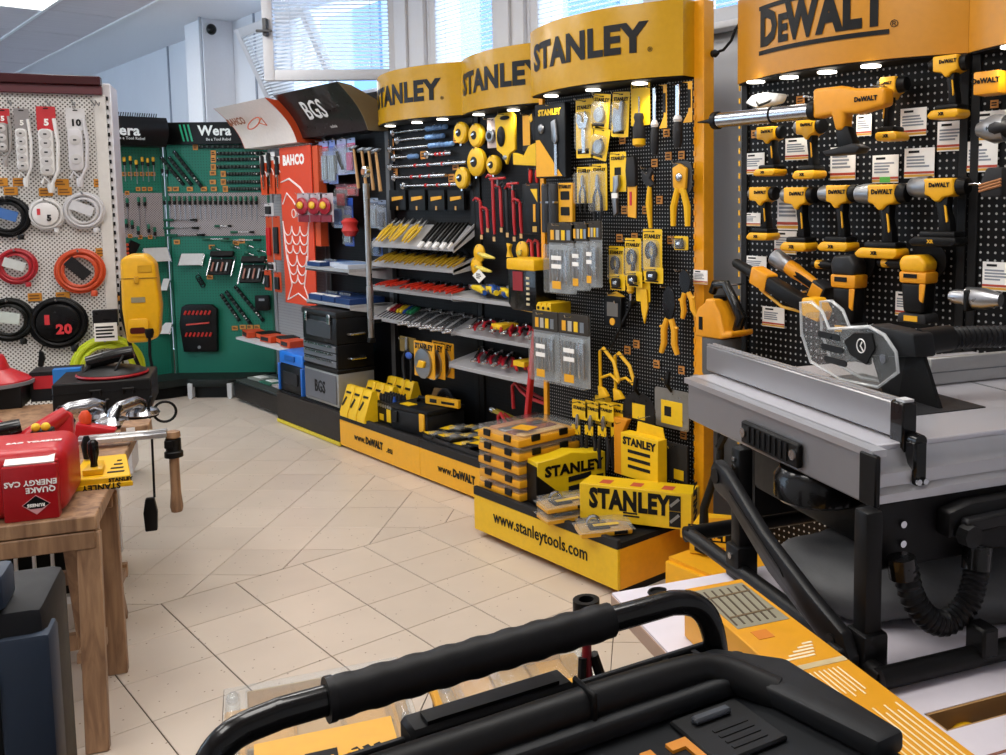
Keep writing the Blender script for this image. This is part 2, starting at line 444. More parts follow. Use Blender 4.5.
for i in range(8):
    x = 2.57 - .6 * i
    MB().box(x - .012, x + .012, -1.6, 14, 3.270, 3.3).build('ceiling_rail', mat('#f2f2f4', .5), ceil, smooth=None)
def troffer():
    t = thing('ceiling_light', 'fluorescent ceiling light panel recessed in the ceiling', 'ceiling light', 'ceiling lights')
    MB().box(-.29, .29, -.6, .6, .02, .03).build('housing', mW, t, smooth=None)
    for s in (-1, 1): MB().box(s * .29 - .01, s * .29 + .01, -.6, .6, 0, .03).box(-.29, .29, s * .6 - .01, s * .6 + .01, 0, .03).build('frame', mW, t, smooth=None)
    MB().box(-.28, .28, -.59, .59, .006, .014).build('diffuser', mat('#ffffff', .5, noise=0, emis=4.0), t, smooth=None)
    return t
for lx, ly in LAMPS:
    o = inst('troffer', troffer); o.location = (lx, ly, 3.268)

# windows: frame, glass, blind
mGlass = mat('#eef6ff', .02, noise=0, alpha=.12)
mSlat = mat('#eef1f5', .5, noise=0)
def sash(name, w, h, par=None, blind=True):
    """sash in its own x (0..w), z (0..h); room side is -y"""
    t = bpy.data.objects.new(name, None); COL.objects.link(t)
    f = .075
    MB().box(0, f, -.03, .03, 0, h).box(w - f, w, -.03, .03, 0, h).box(f, w - f, -.03, .03, 0, f).box(f, w - f, -.03, .03, h - f, h).build('window_frame', mFrame, t, bevel=(.006, 2))
    MB().box(f, w - f, .0, .006, f, h - f).build('pane', mGlass, t, smooth=None)
    if blind:
        b = MB(); z = f + .01
        while z < h - f:
            b.add([(f, -.024, z), (w - f, -.024, z), (w - f, -.012, z + .013), (f, -.012, z + .013)], [(0, 1, 2, 3)]); z += .0265
        o = b.build('blind_slats', mSlat, t, smooth=None); o['kind'] = 'stuff'
        c = MB()
        for x in (f + .12, w - f - .12): c.cyl((x, -.026, f), (x, -.026, h - f), .002, n=5)
        c.build('blind_cord', mat('#c8ccd4', .7), t)
    return struct(t)
def wall_sash(name, y0, y1, tilt=0):
    t = sash(name, y0 - y1, HEAD - SILL)
    t.matrix_world = Matrix.Translation((WX + .03, y0, SILL)) @ Matrix.Rotation(-PI / 2, 4, 'Z') @ Matrix.Rotation(math.radians(tilt), 4, 'X')
    return t
for k, (y0, y1) in enumerate(WIN[1:]): wall_sash('window_%d' % (k + 2), y0, y1)
t = wall_sash('window_1', 8.05, 6.75, 24)       # tilted inwards
w1 = sash('window_5', .95, .80)                 # swung open into the room
w1.matrix_world = Matrix.Translation((2.72, 6.50, 2.475)) @ Matrix.Rotation(math.radians(-43.2), 4, 'Z')
MB().box(.02, .05, -.075, -.03, .30, .42).obox((.035, -.085, .33), (.11, .018, .018)).build('window_handle', mat('#4a4a4c', .4, .6), w1, bevel=(.004, 1))
for k, (y0, y1) in enumerate(((5.90, 5.45), (4.66, 4.36), (3.35, 3.15))):
    struct(MB().box(WX - .03, WX, y1 + .02, y0 - .02, SILL, HEAD).box(WX - .05, WX - .03, (y0 + y1) / 2 - .012, (y0 + y1) / 2 + .012, SILL, HEAD).build('trim_%d' % (k + 5), mFrame, bevel=(.004, 1)))
struct(MB().box(WX - .10, WX, 1.9, 7.6, SILL - .045, SILL - .012).build('trim_8', mat('#e8e8ec', .4), bevel=(.008, 2)))
for k, (y0, y1) in enumerate(ADDED_WINDOWS):
    t = sash('window_%d' % (k + 6), y1 - y0, 2.1, blind=False); t.matrix_world = Matrix.Translation((-2.25, y0, .9)) @ Matrix.Rotation(PI / 2, 4, 'Z')  # added window out of view, lets daylight in from the left
# street side beyond the glass
ob = thing('office_building', 'pale blue office building across the street behind the blinds', 'building')
MB().box(14, 22, 5, 30, -2, 12).build('wall', mat('#8fb4dd', .8), ob, smooth=None)
for k in range(6):
    MB().box(13.9, 14, 8 + k * 3.4, 9.6 + k * 3.4, 3.5, 8).build('window', mat('#3f6fae', .3), ob, smooth=None)

FCo = Frame(3.13, 8.82, 0); a_, z_ = FCo.at(208, 3)
cd = thing('security_camera', 'small black dome camera on the column under the ceiling', 'camera'); MB().ball((0, -.05, 0), (.045, .045, .05)).build('dome', mKg, cd); MB().box(-.04, .04, -.02, 0, -.03, .06).build('mount', mW, cd, bevel=(.004, 1)); FCo.put(cd, max(a_, .05), 0, min(z_, 3.2))
# ================================================================== SHOP FITTINGS
M_PEG_K = peg_mat('peg_black', '#080809', '#9a9a9a', .0165, .0031)
M_PEG_KD = peg_mat('peg_black_dewalt', '#070708', '#a8a8a8', .025, .0040)
M_PEG_DK = peg_mat('peg_dark', '#08080a', '#242428', .02, .003)
M_PEG_W = peg_mat('peg_white', '#dcdad6', '#5c5650', .0235, .0048, True)
M_PEG_G = peg_mat('peg_green', '#11705a', '#0a4a3c', .024, .0042)
M_PEG_LG = peg_mat('peg_grey', '#a79f9f', '#5f5856', .020, .0045, True)
M_PEG_BG = peg_mat('peg_lightgrey', '#9b9a9c', '#6a6a6d', .024, .004)

def slots(t, x, y, z0, z1, m=None, n=None, w=.006):
    b = MB(); z = z0
    while z < z1: b.box(x - w / 2, x + w / 2, y - .002, y + .002, z, z + .022); z += .05
    b.build('slot_row', m or mK, t, smooth=None)['kind'] = 'stuff'
def arc_d(w, d0, s):
    return lambda x: -(d0 + s * (1 - (2 * x / w) ** 2))
def curved_header(t, w, z0, z1, d0, s, m, under=None):
    f = arc_d(w, d0, s); N = 24
    arc = [(-w / 2 + w * k / N, f(-w / 2 + w * k / N)) for k in range(N + 1)]
    h = MB().prism(arc + [(w / 2, 0), (-w / 2, 0)], z0, z1, 'Z').build('header', m, t, smooth=25)
    a2 = [(x * .985, y * .97) for x, y in arc]
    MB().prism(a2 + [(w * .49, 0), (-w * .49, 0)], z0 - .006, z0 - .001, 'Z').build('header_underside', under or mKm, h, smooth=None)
    return h, f
def bend(f, xo, zo, k=1.0, off=.003):
    return lambda co: Vector((co.x + xo, f(co.x + xo) - off + co.y * .5, co.z * k + zo))
def spot(t, x, y, z, power=2.0, col=(1, .93, .8)):
    o = MB().lathe([(.034, 0), (.034, .006), (.02, .008)], (x, y, z - .012), n=16).build('downlight', mat('#fff6e6', .4, noise=0, emis=5.0), t)
    d = bpy.data.lights.new('downlight_lamp', 'SPOT'); d.energy = power; d.color = col; d.spot_size = math.radians(110); d.spot_blend = .6; d.shadow_soft_size = .03
    l = bpy.data.objects.new('downlight_lamp', d); COL.objects.link(l); l.parent = o; l.location = (x, y, z - .03)
    l.rotation_euler = (math.radians(14), 0, 0)
def bay(F, a0, a1, label, cat, panel, z1=2.13, z0=.2, name='display_bay', thick=.03, post=None, postw=.05, ztop=.28):
    t = thing(name, label, cat, 'shop display bays'); w = a1 - a0
    F.put(t, (a0 + a1) / 2, 0, 0)
    MB().box(-w / 2, w / 2, 0, thick, z0, z1 + ztop).build('back_panel', panel, t, smooth=None)
    if post:
        for s in (-1, 1):
            x = s * (w / 2 - .002 - postw / 2)
            MB().box(x - postw / 2, x + postw / 2, -.012, thick + .02, 0, z1 + ztop).build('upright', post, t, bevel=(.002, 1))
    return t, w
def plinth(t, w, d, z0, z1, front, lip=None, side=None, deck=mKm):
    MB().box(-w / 2 + .01, w / 2 - .01, -d + .06, 0, 0, z0).build('kick_recess', mK, t, smooth=None)
    MB().box(-w / 2 + .001, w / 2 - .001, -d, -d + .016, z0, z1).build('kick_panel', front, t, bevel=(.002, 1))
    MB().box(-w / 2 + .001, w / 2 - .001, -d + .016, -.001, z0, z1).build('base_body', side or front, t, smooth=None)
    if lip: MB().box(-w / 2, w / 2, -d - .002, -d + .02, z1, z1 + lip).build('deck_lip', mat('#232325', .55), t, bevel=(.003, 1))
    MB().box(-w / 2, w / 2, -d + .02, -.001, z1, z1 + max(.004, (lip or .02) * .6)).build('deck', deck, t, smooth=None)

# ---- near Stanley bay
t, w = bay(FS, 0, 1.02, 'black pegboard bay with wide yellow header and yellow www.stanleytools.com base', 'display', M_PEG_K)
for s in (-1, 1):
    MB().box(s * w / 2 - .004 if s > 0 else -w / 2 - .03, s * w / 2 + .052 if s > 0 else -w / 2, -.015, .05, .2, 2.44).build('upright', mat('#EFA30F', .38), t, bevel=(.002, 1))
slots(t, w / 2 - .008, -.016, .3, 2.1)
slots(t, w / 2 + .002, -.017, .3, 2.1, mat('#EFA30F', .4), w=.010)
h, f = curved_header(t, w, 2.13, 2.44, .085, .12, mat('#C6960F', .22))
text(h, 'STANLEY', .165, mK, None, bold=.045, stretch=1.12, warp=bend(f, -.045, 2.295, 1.0))
text(h, '®', .03, mK, None, warp=bend(f, .375, 2.245))
for x in (-.3, 0, .3): spot(t, x, -.13, 2.122)
plinth(t, w, .48, .035, .207, mat('#EDBE16', .4), .04, side=mat('#F0A513', .45))
text(t, 'www.stanleytools.com', .082, mK, (-.01, -.482, .135), bold=.012, stretch=.88)
# ---- two Stanley bays further along
for k, (a0, a1) in enumerate(((2.0, 3.005), (3.005, 4.0))):
    t, w = bay(FR, a0, a1, ['black tool bay under yellow header, next to the dark BGS header, torque wrenches on top', 'black tool bay under yellow header beside the wide pegboard bay, red pry bars hanging'][k], 'display', M_PEG_DK, post=mK)
    h, f = curved_header(t, w, 2.13, 2.44, .085, .12, mat('#C6960F', .22))
    text(h, 'STANLEY', .165, mK, None, bold=.045, stretch=1.12, warp=bend(f, -.045, 2.285))
    text(h, '®', .03, mK, None, warp=bend(f, .375, 2.235))
    for x in (-.28, .05, .34): spot(t, x, -.12, 2.122, 1.5)
    plinth(t, w, .44, .018, .19, mat('#F0AE16', .4), .05)
    text(t, 'www.', .062, mK, (-.15, -.443, .11), bold=.012, align='RIGHT'); text(t, 'DeWALT', .062, mK, (-.145, -.443, .11), bold=.05, stretch=.82, align='LEFT'); text(t, '.eu', .062, mK, (.115, -.443, .105), bold=.012, align='LEFT')
    # tilted shelves: (z front, z back, depth)
    for zf, zb, dp in ([(1.345, 1.475, .165), (1.215, 1.27, .17), (1.055, 1.07, .175), (.855, .90, .19)] if k == 0 else [(1.065, 1.075, .20), (.855, .88, .21), (.66, .70, .23)]):
        sh = MB().add([(-w / 2 + .01, -dp, zf), (w / 2 - .01, -dp, zf), (w / 2 - .01, -.003, zb), (-w / 2 + .01, -.003, zb)] + [(-w / 2 + .01, -dp, zf - .022), (w / 2 - .01, -dp, zf - .022), (w / 2 - .01, -.003, zb - .022), (-w / 2 + .01, -.003, zb - .022)],
                      [(0, 1, 2, 3), (7, 6, 5, 4), (0, 4, 5, 1), (1, 5, 6, 2), (2, 6, 7, 3), (3, 7, 4, 0)]).build('shelf', mat('#a5a5a8', .5), t, bevel=(.002, 1))
        for s in (-1, 1):
            x = s * (w / 2 - .012)
            MB().prism([(-dp, zf - .03), (-dp, zf + .012), (-.003, zb + .018), (-.003, zb - .06)], x - .002, x + .002, 'X').build('bracket', mat('#b9babd', .45), sh, smooth=None)
# ---- BGS bay
t, w = bay(FR, 1.0, 2.0, 'bay with dark flared BGS header and dark base, tool chest on its base', 'display', M_PEG_DK, z1=2.10, post=mat('#5d5f62', .5))
plinth(t, w, .44, .03, .235, mat('#211c1a', .35), None)
MB().box(-w / 2, w / 2, -.446, -.436, .006, .03).build('base_strip', mat('#D9C22A', .45), t, smooth=None)
def flared(t, w, prof, front, side):
    h = MB().prism(prof, -w / 2 + .004, w / 2 - .004, 'X').build('header', front, t, smooth=30)
    c = [(sum(p[0] for p in prof) / len(prof)), (sum(p[1] for p in prof) / len(prof))]
    pr = [(c[0] + (p[0] - c[0]) * 1.01, c[1] + (p[1] - c[1]) * 1.01) for p in prof]
    for s in (-1, 1): MB().prism(pr, s * w / 2 - .004, s * w / 2 + .004, 'X').build('header_cheek', side, h, smooth=None)
    return h
def profile(dt, db, zt, zb, sag):
    pts = []
    for k in range(9):
        q = k / 8; y = -(db + (dt - db) * q) ; z = zb + (zt - zb) * q
        n = sag * math.sin(PI * q)
        pts.append((y + n * .7, z + -n * .7 if False else z - 0))
    return pts + [(-dt + .10, zt - .015), (0, zt - .14), (0, zb)]
h = flared(t, w, profile(.37, .16, 2.40, 2.10, .05), mat('#241a1b', .3, coat=.4), mat('#6d5f45', .6))
text(h, 'BGS', .20, mat('#e9e7e6', .4), (-.02, -.285, 2.26), bold=.012, stretch=.9, rot=(math.radians(35), 0, 0))
text(h, 'technic', .035, mat('#c9c7c6', .4), (.10, -.205, 2.148), rot=(math.radians(34), 0, 0))
for zf, zb, dp in ((1.175, 1.18, .33), (.935, .94, .33)):
    sh = MB().box(-.17, w / 2 - .01, -dp, -.05, zf - .02, zf).build('shelf', mat('#9fa2a6', .5), t, bevel=(.002, 1))
    for xs_ in (-.168, w / 2 - .012): MB().prism([(-dp, zf - .03), (-dp, zf), (-.003, zf), (-.003, zf - .09)], xs_ - .002, xs_ + .002, 'X').build('bracket', mat('#b9babd', .45), sh, smooth=None)
# ---- Bahco bay
t, w = bay(FR, 0.0, 1.0, 'bay with white flared Bahco header and hanging orange fish banner', 'display', M_PEG_BG, z1=2.10, post=mat('#8e8f92', .5))
plinth(t, w, .38, .03, .16, mat('#1d1b1a', .4), None, deck=mat('#3a3f3d', .6))
h = flared(t, w, profile(.43, .20, 2.38, 2.07, .06), mat('#EFE4DC', .4), mat('#C4471C', .5))
text(h, 'BAHCO', .085, mat('#9a5a3c', .5), (-.24, -.358, 2.26), bold=.03, rot=(math.radians(36), 0, 0), stretch=1.1)
MB().tube([(.12 + .10 * math.cos(a), -.365 + .045 * math.sin(a) * .55, 2.225 + .045 * math.sin(a)) for a in [k * PI / 10 for k in range(20)]], .005, 5, True).tube([(.2, -.36, 2.225), (.30, -.38, 2.25), (.30, -.34, 2.20), (.2, -.36, 2.225)], .004, 5).build('fish_emblem', mat('#C8592C', .5), h)
sh = MB().box(-w / 2 + .01, w / 2 - .01, -.35, -.003, .51, .53).build('shelf', mat('#c9c9cb', .5), t, bevel=(.002, 1))
# ---- green corner bay
def green_bay(F, a0, a1, label, zb0, zb1, hd):
    t, w = bay(F, a0, a1, label, 'display', M_PEG_G, z1=2.12, z0=.15, post=mGr, postw=.02, ztop=.18)
    MB().box(-w / 2 + .012, w / 2 - .012, -.006, 0, zb0, zb1).build('panel_band', M_PEG_LG, t, smooth=None)
    return t, w
zb1, zb0 = FC.at(200, 193)[1], FC.at(200, 236)[1]
t, w = green_bay(FC, 0.012, .90, 'green perforated corner board with row of screwdrivers and flat Wera sign', zb0, zb1, 0)
h = MB().box(-w / 2, w / 2, -.05, .03, 2.125, 2.31).build('header', mat('#0b0d0d', .35), t, bevel=(.003, 1))
text(h, 'Wera', .115, mat('#e9efec', .4), (.02, -.053, 2.235), bold=.03)
text(h, 'Be a Tool Rebel', .032, mat('#cfd6d3', .4), (.05, -.053, 2.165), bold=.01)
for k in range(3):
    MB().prism([(-.28 + k * .035, 2.29), (-.265 + k * .035, 2.29), (-.235 + k * .035, 2.15), (-.25 + k * .035, 2.15)], -.053, -.051).build('emblem_stripe', mat('#1aa57a', .4), h, smooth=None)
MB().prism([(-w / 2, 0), (w / 2, 0), (.16, -.34), (-.16, -.34)], .10, .16, 'Z').build('base_deck', mat('#1d2220', .6), t, bevel=(.003, 1))
MB().prism([(-w / 2 + .04, 0), (w / 2 - .04, 0), (.13, -.30), (-.13, -.30)], 0, .10, 'Z').build('kick_recess', mat('#0d0f0e', .7), t, smooth=None)
for x in (-.165, .165): MB().box(x - .02, x + .02, -.35, -.30, .012, .13).lathe([(.018, 0), (.018, .012)], (x, -.34, 0), n=10).build('base_bracket', mat('#c3c4c4', .5), t, bevel=(.002, 1))
# ---- green far bay
zb1, zb0 = FW.at(140, 193)[1], FW.at(140, 237)[1]
t, w = green_bay(FW, -.2, 1.165, 'green perforated board partly behind the white cable board, bulging black sign', zb0, zb1, 0)
hs = []
for k in range(13):
    q = k / 12; hs.append((-.10 - .16 * math.sin(PI * (.15 + .6 * q)), 2.10 + .235 * q))
h = MB().prism(hs + [(0, 2.33), (0, 2.10)], -w / 2, w / 2 - .02, 'X').build('header', mat('#131314', .35), t, smooth=30)
text(h, 'Wera', .115, mat('#e9efec', .4), (.30, -.262, 2.215), bold=.03)
text(h, 'Be a Tool Rebel', .032, mat('#cfd6d3', .4), (.37, -.262, 2.155), bold=.01)
b = MB()
for k in range(46): b.beam((-.2 + k * .018, -.10, 2.325), (-.2 + k * .018 + .012, -.10, 2.375), .008, .006)
b.build('header_bristles', mK, h, smooth=None)['kind'] = 'stuff'
MB().box(-w / 2, w / 2, -.36, 0, .10, .16).build('base_deck', mat('#1d2220', .6), t, bevel=(.003, 1))
MB().box(-w / 2, w / 2, -.30, 0, 0, .10).build('kick_recess', mat('#0d0f0e', .7), t, smooth=None)
# ---- white cable board
zt = FL.at(104, 77, -.05)[1]; zh = FL.at(104, 95, -.03)[1]
t, w = bay(FL, .0, 1.25, 'white perforated board with dark red top rail, hung with cables and power strips', 'display', M_PEG_W, z1=zh - .28, z0=.12, post=mat('#dedcd8', .5), postw=.06)
MB().box(-w / 2, w / 2 - .015, -.075, .0, (zh + zt) / 2, zt).build('top_rail', mat('#3c0d14', .35), t, bevel=(.004, 1))
MB().box(-w / 2, w / 2 - .015, -.045, .0, zh, (zh + zt) / 2).build('header', mat('#5a1a24', .4), t, bevel=(.003, 1))
MB().box(w / 2 - .02, w / 2 + .025, .0, .3, .05, zt - .03).build('end_panel', mat('#d7d6da', .5), t, bevel=(.004, 1))
slots(t, w / 2 + .006, -.013, .4, zh - .02, w=.011)
# ---- power tool bays
for k, (a0, a1) in enumerate(((0, .985), (.99, 2.0))):
    t, w = bay(FD, a0, a1, ['black pegboard bay of cordless tools under orange-yellow DeWALT header', 'black pegboard bay at the end of the power tool wall, yellow header without lettering'][k], 'display', M_PEG_KD, post=mat('#1a1a1b', .5), postw=.03)
    h, f = curved_header(t, w + .004, 2.075, 2.40, .03, .14, mat('#C28214', .33))
    if k == 0: slots(t, -w / 2 - .006, -.013, .3, 2.1, mat('#EFB41C', .45), w=.008)
    if k == 0:
        cx, cz = -.02, 2.245
        text(h, 'D', .172, mK, None, bold=.055, stretch=.82, warp=bend(f, cx - .225, cz))
        text(h, 'E', .128, mK, None, bold=.055, stretch=.82, warp=bend(f, cx - .14, cz - .015))
        text(h, 'WALT', .172, mK, None, bold=.055, stretch=.79, warp=bend(f, cx + .082, cz))
        text(h, '®', .035, mK, None, warp=bend(f, cx + .305, cz - .06))
        for zz in (cz - .082, cz + .082):
            b = MB(); N = 16
            for q in range(N):
                xa, xb = cx - .285 + .575 * q / N, cx - .285 + .575 * (q + 1) / N
                b.add([(xa, f(xa) - .003, zz - .008), (xb, f(xb) - .003, zz - .008), (xb, f(xb) - .003, zz + .008), (xa, f(xa) - .003, zz + .008)], [(0, 1, 2, 3)])
            b.build('logo_bar', mK, h, smooth=None)
    for x in (-.31, -.15, .02, .20): spot(t, x, -.13, 2.067, 2.6)
    plinth(t, w, .44, .02, .21, mat('#F0AE16', .4), None, side=mat('#EFA713', .45), deck=mat('#E8A517', .5))
    text(t, 'www.', .07, mK, (-.24, -.443, .12), bold=.02); text(t, 'DeWALT.eu', .07, mK, (.06, -.443, .12), bold=.05, stretch=.85)
# ================================================================== HAND TOOL SHAPES (front is -y, origin at the hanging point, hanging down -z)
def hook(t, z=0, y0=-.001, y1=-.07):
    MB().tube([(0, -y0 * 0 , z), (0, y1, z), (0, y1 - .004, z + .010)], .0025, 6).build('hook', mS, t)
def rr(w, h, r=.006, n=3, x=0, z=0):
    """rounded rectangle outline, top centre at (x, z)"""
    pts = []
    for cx, cz, a in ((w / 2 - r, -r, 0), (-w / 2 + r, -r, 1), (-w / 2 + r, -h + r, 2), (w / 2 - r, -h + r, 3)):
        for k in range(n + 1):
            an = PI / 2 * (a + k / n); pts.append((x + cx + r * math.cos(an), z + cz + r * math.sin(an)))
    return pts
def g_pliers(t, h, mh, mj=None, spread=.30, y=-.02):
    mj = mj or mSd; j = h * .30
    MB().prism([(-.002, 0), (-h * .035, -j * .2), (-h * .055, -j * .75), (-h * .02, -j), (h * .02, -j), (h * .055, -j * .75), (h * .035, -j * .2), (.002, 0)], y - .006, y + .006).lathe([(h * .035, -.009), (h * .035, .009)], (0, y, -j * .8), 'Y', 10).build('jaws', mj, t, bevel=(.0015, 1))
    for s in (-1, 1):
        MB().tube([(s * h * .015, y, -j * .85), (s * h * spread * .33, y, -j - h * .18), (s * h * spread * .36, y, -h * .72), (s * h * spread * .26, y, -h)], [h * .022, h * .034, h * .036, h * .026], 7).build('grip', mh, t)
def g_driver(t, h, mh, ms=None, frac=.42, r=None, y=-.015, up=True):
    r = r or h * .06; L = h * frac; z = 0
    MB().lathe([(r * .55, 0), (r * .9, -.06 * L), (r, -.3 * L), (r * .75, -.62 * L), (r * .95, -.8 * L), (r * .5, -L)][::1], (0, y, 0), n=10).build('handle', mh, t)
    MB().cyl((0, y, -L), (0, y, -h), max(.0022, r * .24), n=6).build('shaft', ms or mS, t)
def g_wrench(t, L, m=None, y=-.015):
    """lies along x, ring left, handle right"""
    MB().torus((0, y, 0), L * .055, L * .022, 'Y', 14, 6).beam((L * .07, y, 0), (L, y, 0), .008, L * .038).prism([(L * .98, -.03 * L), (L * 1.06, -.055 * L), (L * 1.10, -.02 * L), (L * 1.03, 0), (L * 1.10, .02 * L), (L * 1.06, .055 * L), (L * .98, .03 * L)], y - .005, y + .005).build('wrench_body', m or mS, t)
def g_knife(t, h, m1, m2, y=-.02):
    MB().prism([(-h * .04, 0), (h * .05, -h * .05), (h * .06, -h * .4), (h * .05, -h * .55), (-h * .05, -h * .55), (-h * .06, -h * .2)], y - .012, y + .010).build('handle', m1, t, bevel=(.004, 2))
    MB().prism([(-h * .045, -h * .53), (h * .045, -h * .53), (h * .03, -h * .97), (-h * .03, -h * .9)], y - .002, y + .002).build('blade', m2, t, smooth=None)
def card_on(t, w, h, m, zt=0, y=-.012, name='card', th=.0015, hole=True):
    pts = rr(w, h, min(.006, w * .15), 2, 0, zt)
    c = MB().prism(pts, y, y + th).build(name, m, t, smooth=None)
    if hole: MB().box(-min(.012, w * .2), min(.012, w * .2), y - .0006, y, zt - .014, zt - .008).build('hang_slot', mK, c, smooth=None)
    return c
def lines(t, x0, x1, z0, z1, n, m, y, name='print_line', frac=1.0):
    """printed lines on a face: thin flat strips, one part each"""
    for k in range(n):
        z = z1 - (z1 - z0) * (k + .5) / n; hh = (z1 - z0) / n * .28
        MB().box(x0, x1 - (x1 - x0) * random.random() * .35 * frac, y - .0008, y, z - hh, z + hh).build(name, m, t, smooth=None)
def hang(F, rect, d, fn, label, cat, group=None, name='carded_tool', roll=0, off=0.0):
    """thing hung on a board: built at its real size from where it meets the plane d in front of the board"""
    a0, a1, z0, z1 = F.rect(*rect, d=d + off)
    t = thing(name, label, cat, group)
    fn(t, abs(a1 - a0), z1 - z0)
    F.put(t, (a0 + a1) / 2, d, z1, roll=roll)
    return t
mDark = mat('#2a2a2c', .5); mInk = mat('#1b1b1c', .6); mCard = mat('#F2C40F', .5); mCardO = mat('#E9A81B', .5)
def blister(col=None, tool=None, brand=True, dome=True, ink=.3, mh=None):
    col = col or mCard
    def fn(t, w, h):
        hook(t, -.010)
        c = card_on(t, w, h, col)
        if brand: text(c, 'STANLEY', w * .2, mInk, (0, -.0135, -h * .10 - .012), bold=.04)
        MB().box(-w * .42, w * .42 * ink * 2, -.0128, -.012, -h * .93, -h * .84).build('print_block', mInk, c, smooth=None)
        tz = -h * .2
        if tool: tool(t, w, h * .72, tz)
        if dome: MB().prism(rr(w * .82, h * .66, w * .18, 3, 0, -h * .22), -.036, -.0135).build('blister_dome', mClear2, c, bevel=(.004, 2))
    return fn
def sub(fn, *a, **k):
    """wrap a tool builder so that it becomes the pack's tool at its own height"""
    def run(t, w, h, tz):
        e = bpy.data.objects.new('packed_tool', None); COL.objects.link(e); e.parent = t; e.location = (0, -.004, tz)
        fn(e, h, *a, **k)
    return run
def T_wrench(t, w, h, tz):
    MB().beam((0, -.022, tz - h * .35), (w * .05, -.022, tz - h), w * .2, .008, (0, 1, 0)).prism([(-w * .3, tz - h * .05), (-w * .05, tz - h * .12), (-w * .05, tz - h * .28), (w * .1, tz - h * .28), (w * .12, tz), (w * .34, tz - h * .2), (w * .2, tz - h * .42), (-w * .2, tz - h * .42), (-w * .36, tz - h * .25)], -.028, -.016).build('adjustable_wrench', mS, t, bevel=(.002, 1))
def T_wheel(t, w, h, tz):
    MB().lathe([(w * .28, -.03), (w * .3, -.026), (w * .3, -.014)], (0, 0, tz - h * .55), 'Y', 16).build('cutting_wheel', mSd, t)
    MB().beam((w * .1, -.02, tz - h * .2), (-w * .05, -.02, tz - h * .5), w * .12, .008, (0, 1, 0)).build('arm', mDark, t)
def T_cutter(t, w, h, tz):
    MB().prism([(-w * .3, tz - h * .2), (0, tz - h * .3), (w * .1, tz), (w * .25, tz), (w * .2, tz - h * .5), (w * .3, tz - h * .9), (-w * .2, tz - h), (-w * .35, tz - h * .6)], -.03, -.014).build('pipe_cutter', mSd, t, bevel=(.003, 1))
def T_block(t, w, h, tz):
    MB().prism(rr(w * .5, h * .8, w * .1, 3, 0, tz - h * .05), -.032, -.014).build('tool_body', mDark, t, bevel=(.003, 1))
    MB().box(-w * .12, w * .12, -.034, -.03, tz - h * .6, tz - h * .3).build('tool_grip', mS, t, bevel=(.002, 1))
def T_hook(t, w, h, tz):
    MB().tube([(w * .22 * math.cos(a), -.022, tz - h * .35 + h * .22 * math.sin(a)) for a in [PI * (1.35 - 1.7 * k / 8) for k in range(9)]] + [(w * .05, -.022, tz - h * .95)], w * .09, 7).build('hooked_blade', mDark, t)
G_ST = 'carded hand tools on the near Stanley pegboard'
FSd = -.05
# (rect, builder, label, category, roll)
mChrome = mS
def big_pack(t, w, h):
    hook(t, -.01)
    c = MB().prism(rr(w, h, .006), -.05, -.010).build('box', mat('#17181a', .4), t, bevel=(.003, 1))
    MB().prism([(-w * .46, -h * .98), (w * .40, -h * .98), (-w * .34, -h * .48), (-w * .46, -h * .48)], -.053, -.050).build('yellow_flash', mCardO, c, smooth=None)
    text(c, 'STANLEY', w * .17, mCard, (0, -.052, -h * .12), bold=.05)
    MB().prism([(w * .1, -h * .25), (w * .24, -h * .22), (w * .30, -h * .5), (w * .22, -h * .56), (w * .12, -h * .5)], -.064, -.05).build('knife_handle', mSd, t, bevel=(.004, 2))
    MB().box(w * .18, w * .26, -.058, -.05, -h * .97, -h * .55).build('knife_blade', mS, t, smooth=None)
    MB().ball((-w * .26, -.055, -h * .33), (w * .09, .012, h * .07)).build('knife_end', mSd, t)
hang(FS, (543, 104, 573, 178), -.03, big_pack, 'large black boxed knife with yellow corner flash beside the orange two-window box', 'boxed knife', name='boxed_knife')
hang(FS, (578, 99, 595, 158), FSd, blister(tool=T_wrench), 'yellow card holding a chrome adjustable wrench under the header', 'carded tool', G_ST)
hang(FS, (596, 94, 613, 129), FSd, blister(tool=T_wheel), 'tilted yellow card with a round grey wheel cutter', 'carded tool', G_ST, roll=7)
hang(FS, (597, 128, 613, 160), FSd, blister(tool=T_wheel, brand=False), 'strongly tilted small yellow card below the wheel cutter card', 'carded tool', G_ST, roll=14)
hang(FS, (615, 92, 632, 137), FSd, blister(tool=T_cutter), 'yellow card with a silver pipe cutter', 'carded tool', G_ST, roll=4)
def stub_driver(t, w, h):
    hook(t, -.01); c = card_on(t, w, h * .68, mCard); text(c, 'STANLEY', w * .2, mInk, (0, -.0135, -h * .09), bold=.04)
    MB().cyl((0, -.02, -h * .25), (0, -.02, -h * .5), .004, n=8).build('shaft', mS, t)
    MB().lathe([(w * .16, -h * .5), (w * .2, -h * .56), (w * .16, -h * .62), (w * .24, -h * .72), (w * .24, -h * .88)], (0, -.022, 0), n=12).build('handle', mDark, t)
    MB().lathe([(w * .25, -h * .88), (w * .25, -h * .97), (w * .12, -h)], (0, -.022, 0), n=12).build('end_cap', mY, t)
hang(FS, (633, 80, 652, 147), FSd, stub_driver, 'yellow card with a dark screwdriver ending in a yellow cap', 'carded tool', G_ST)
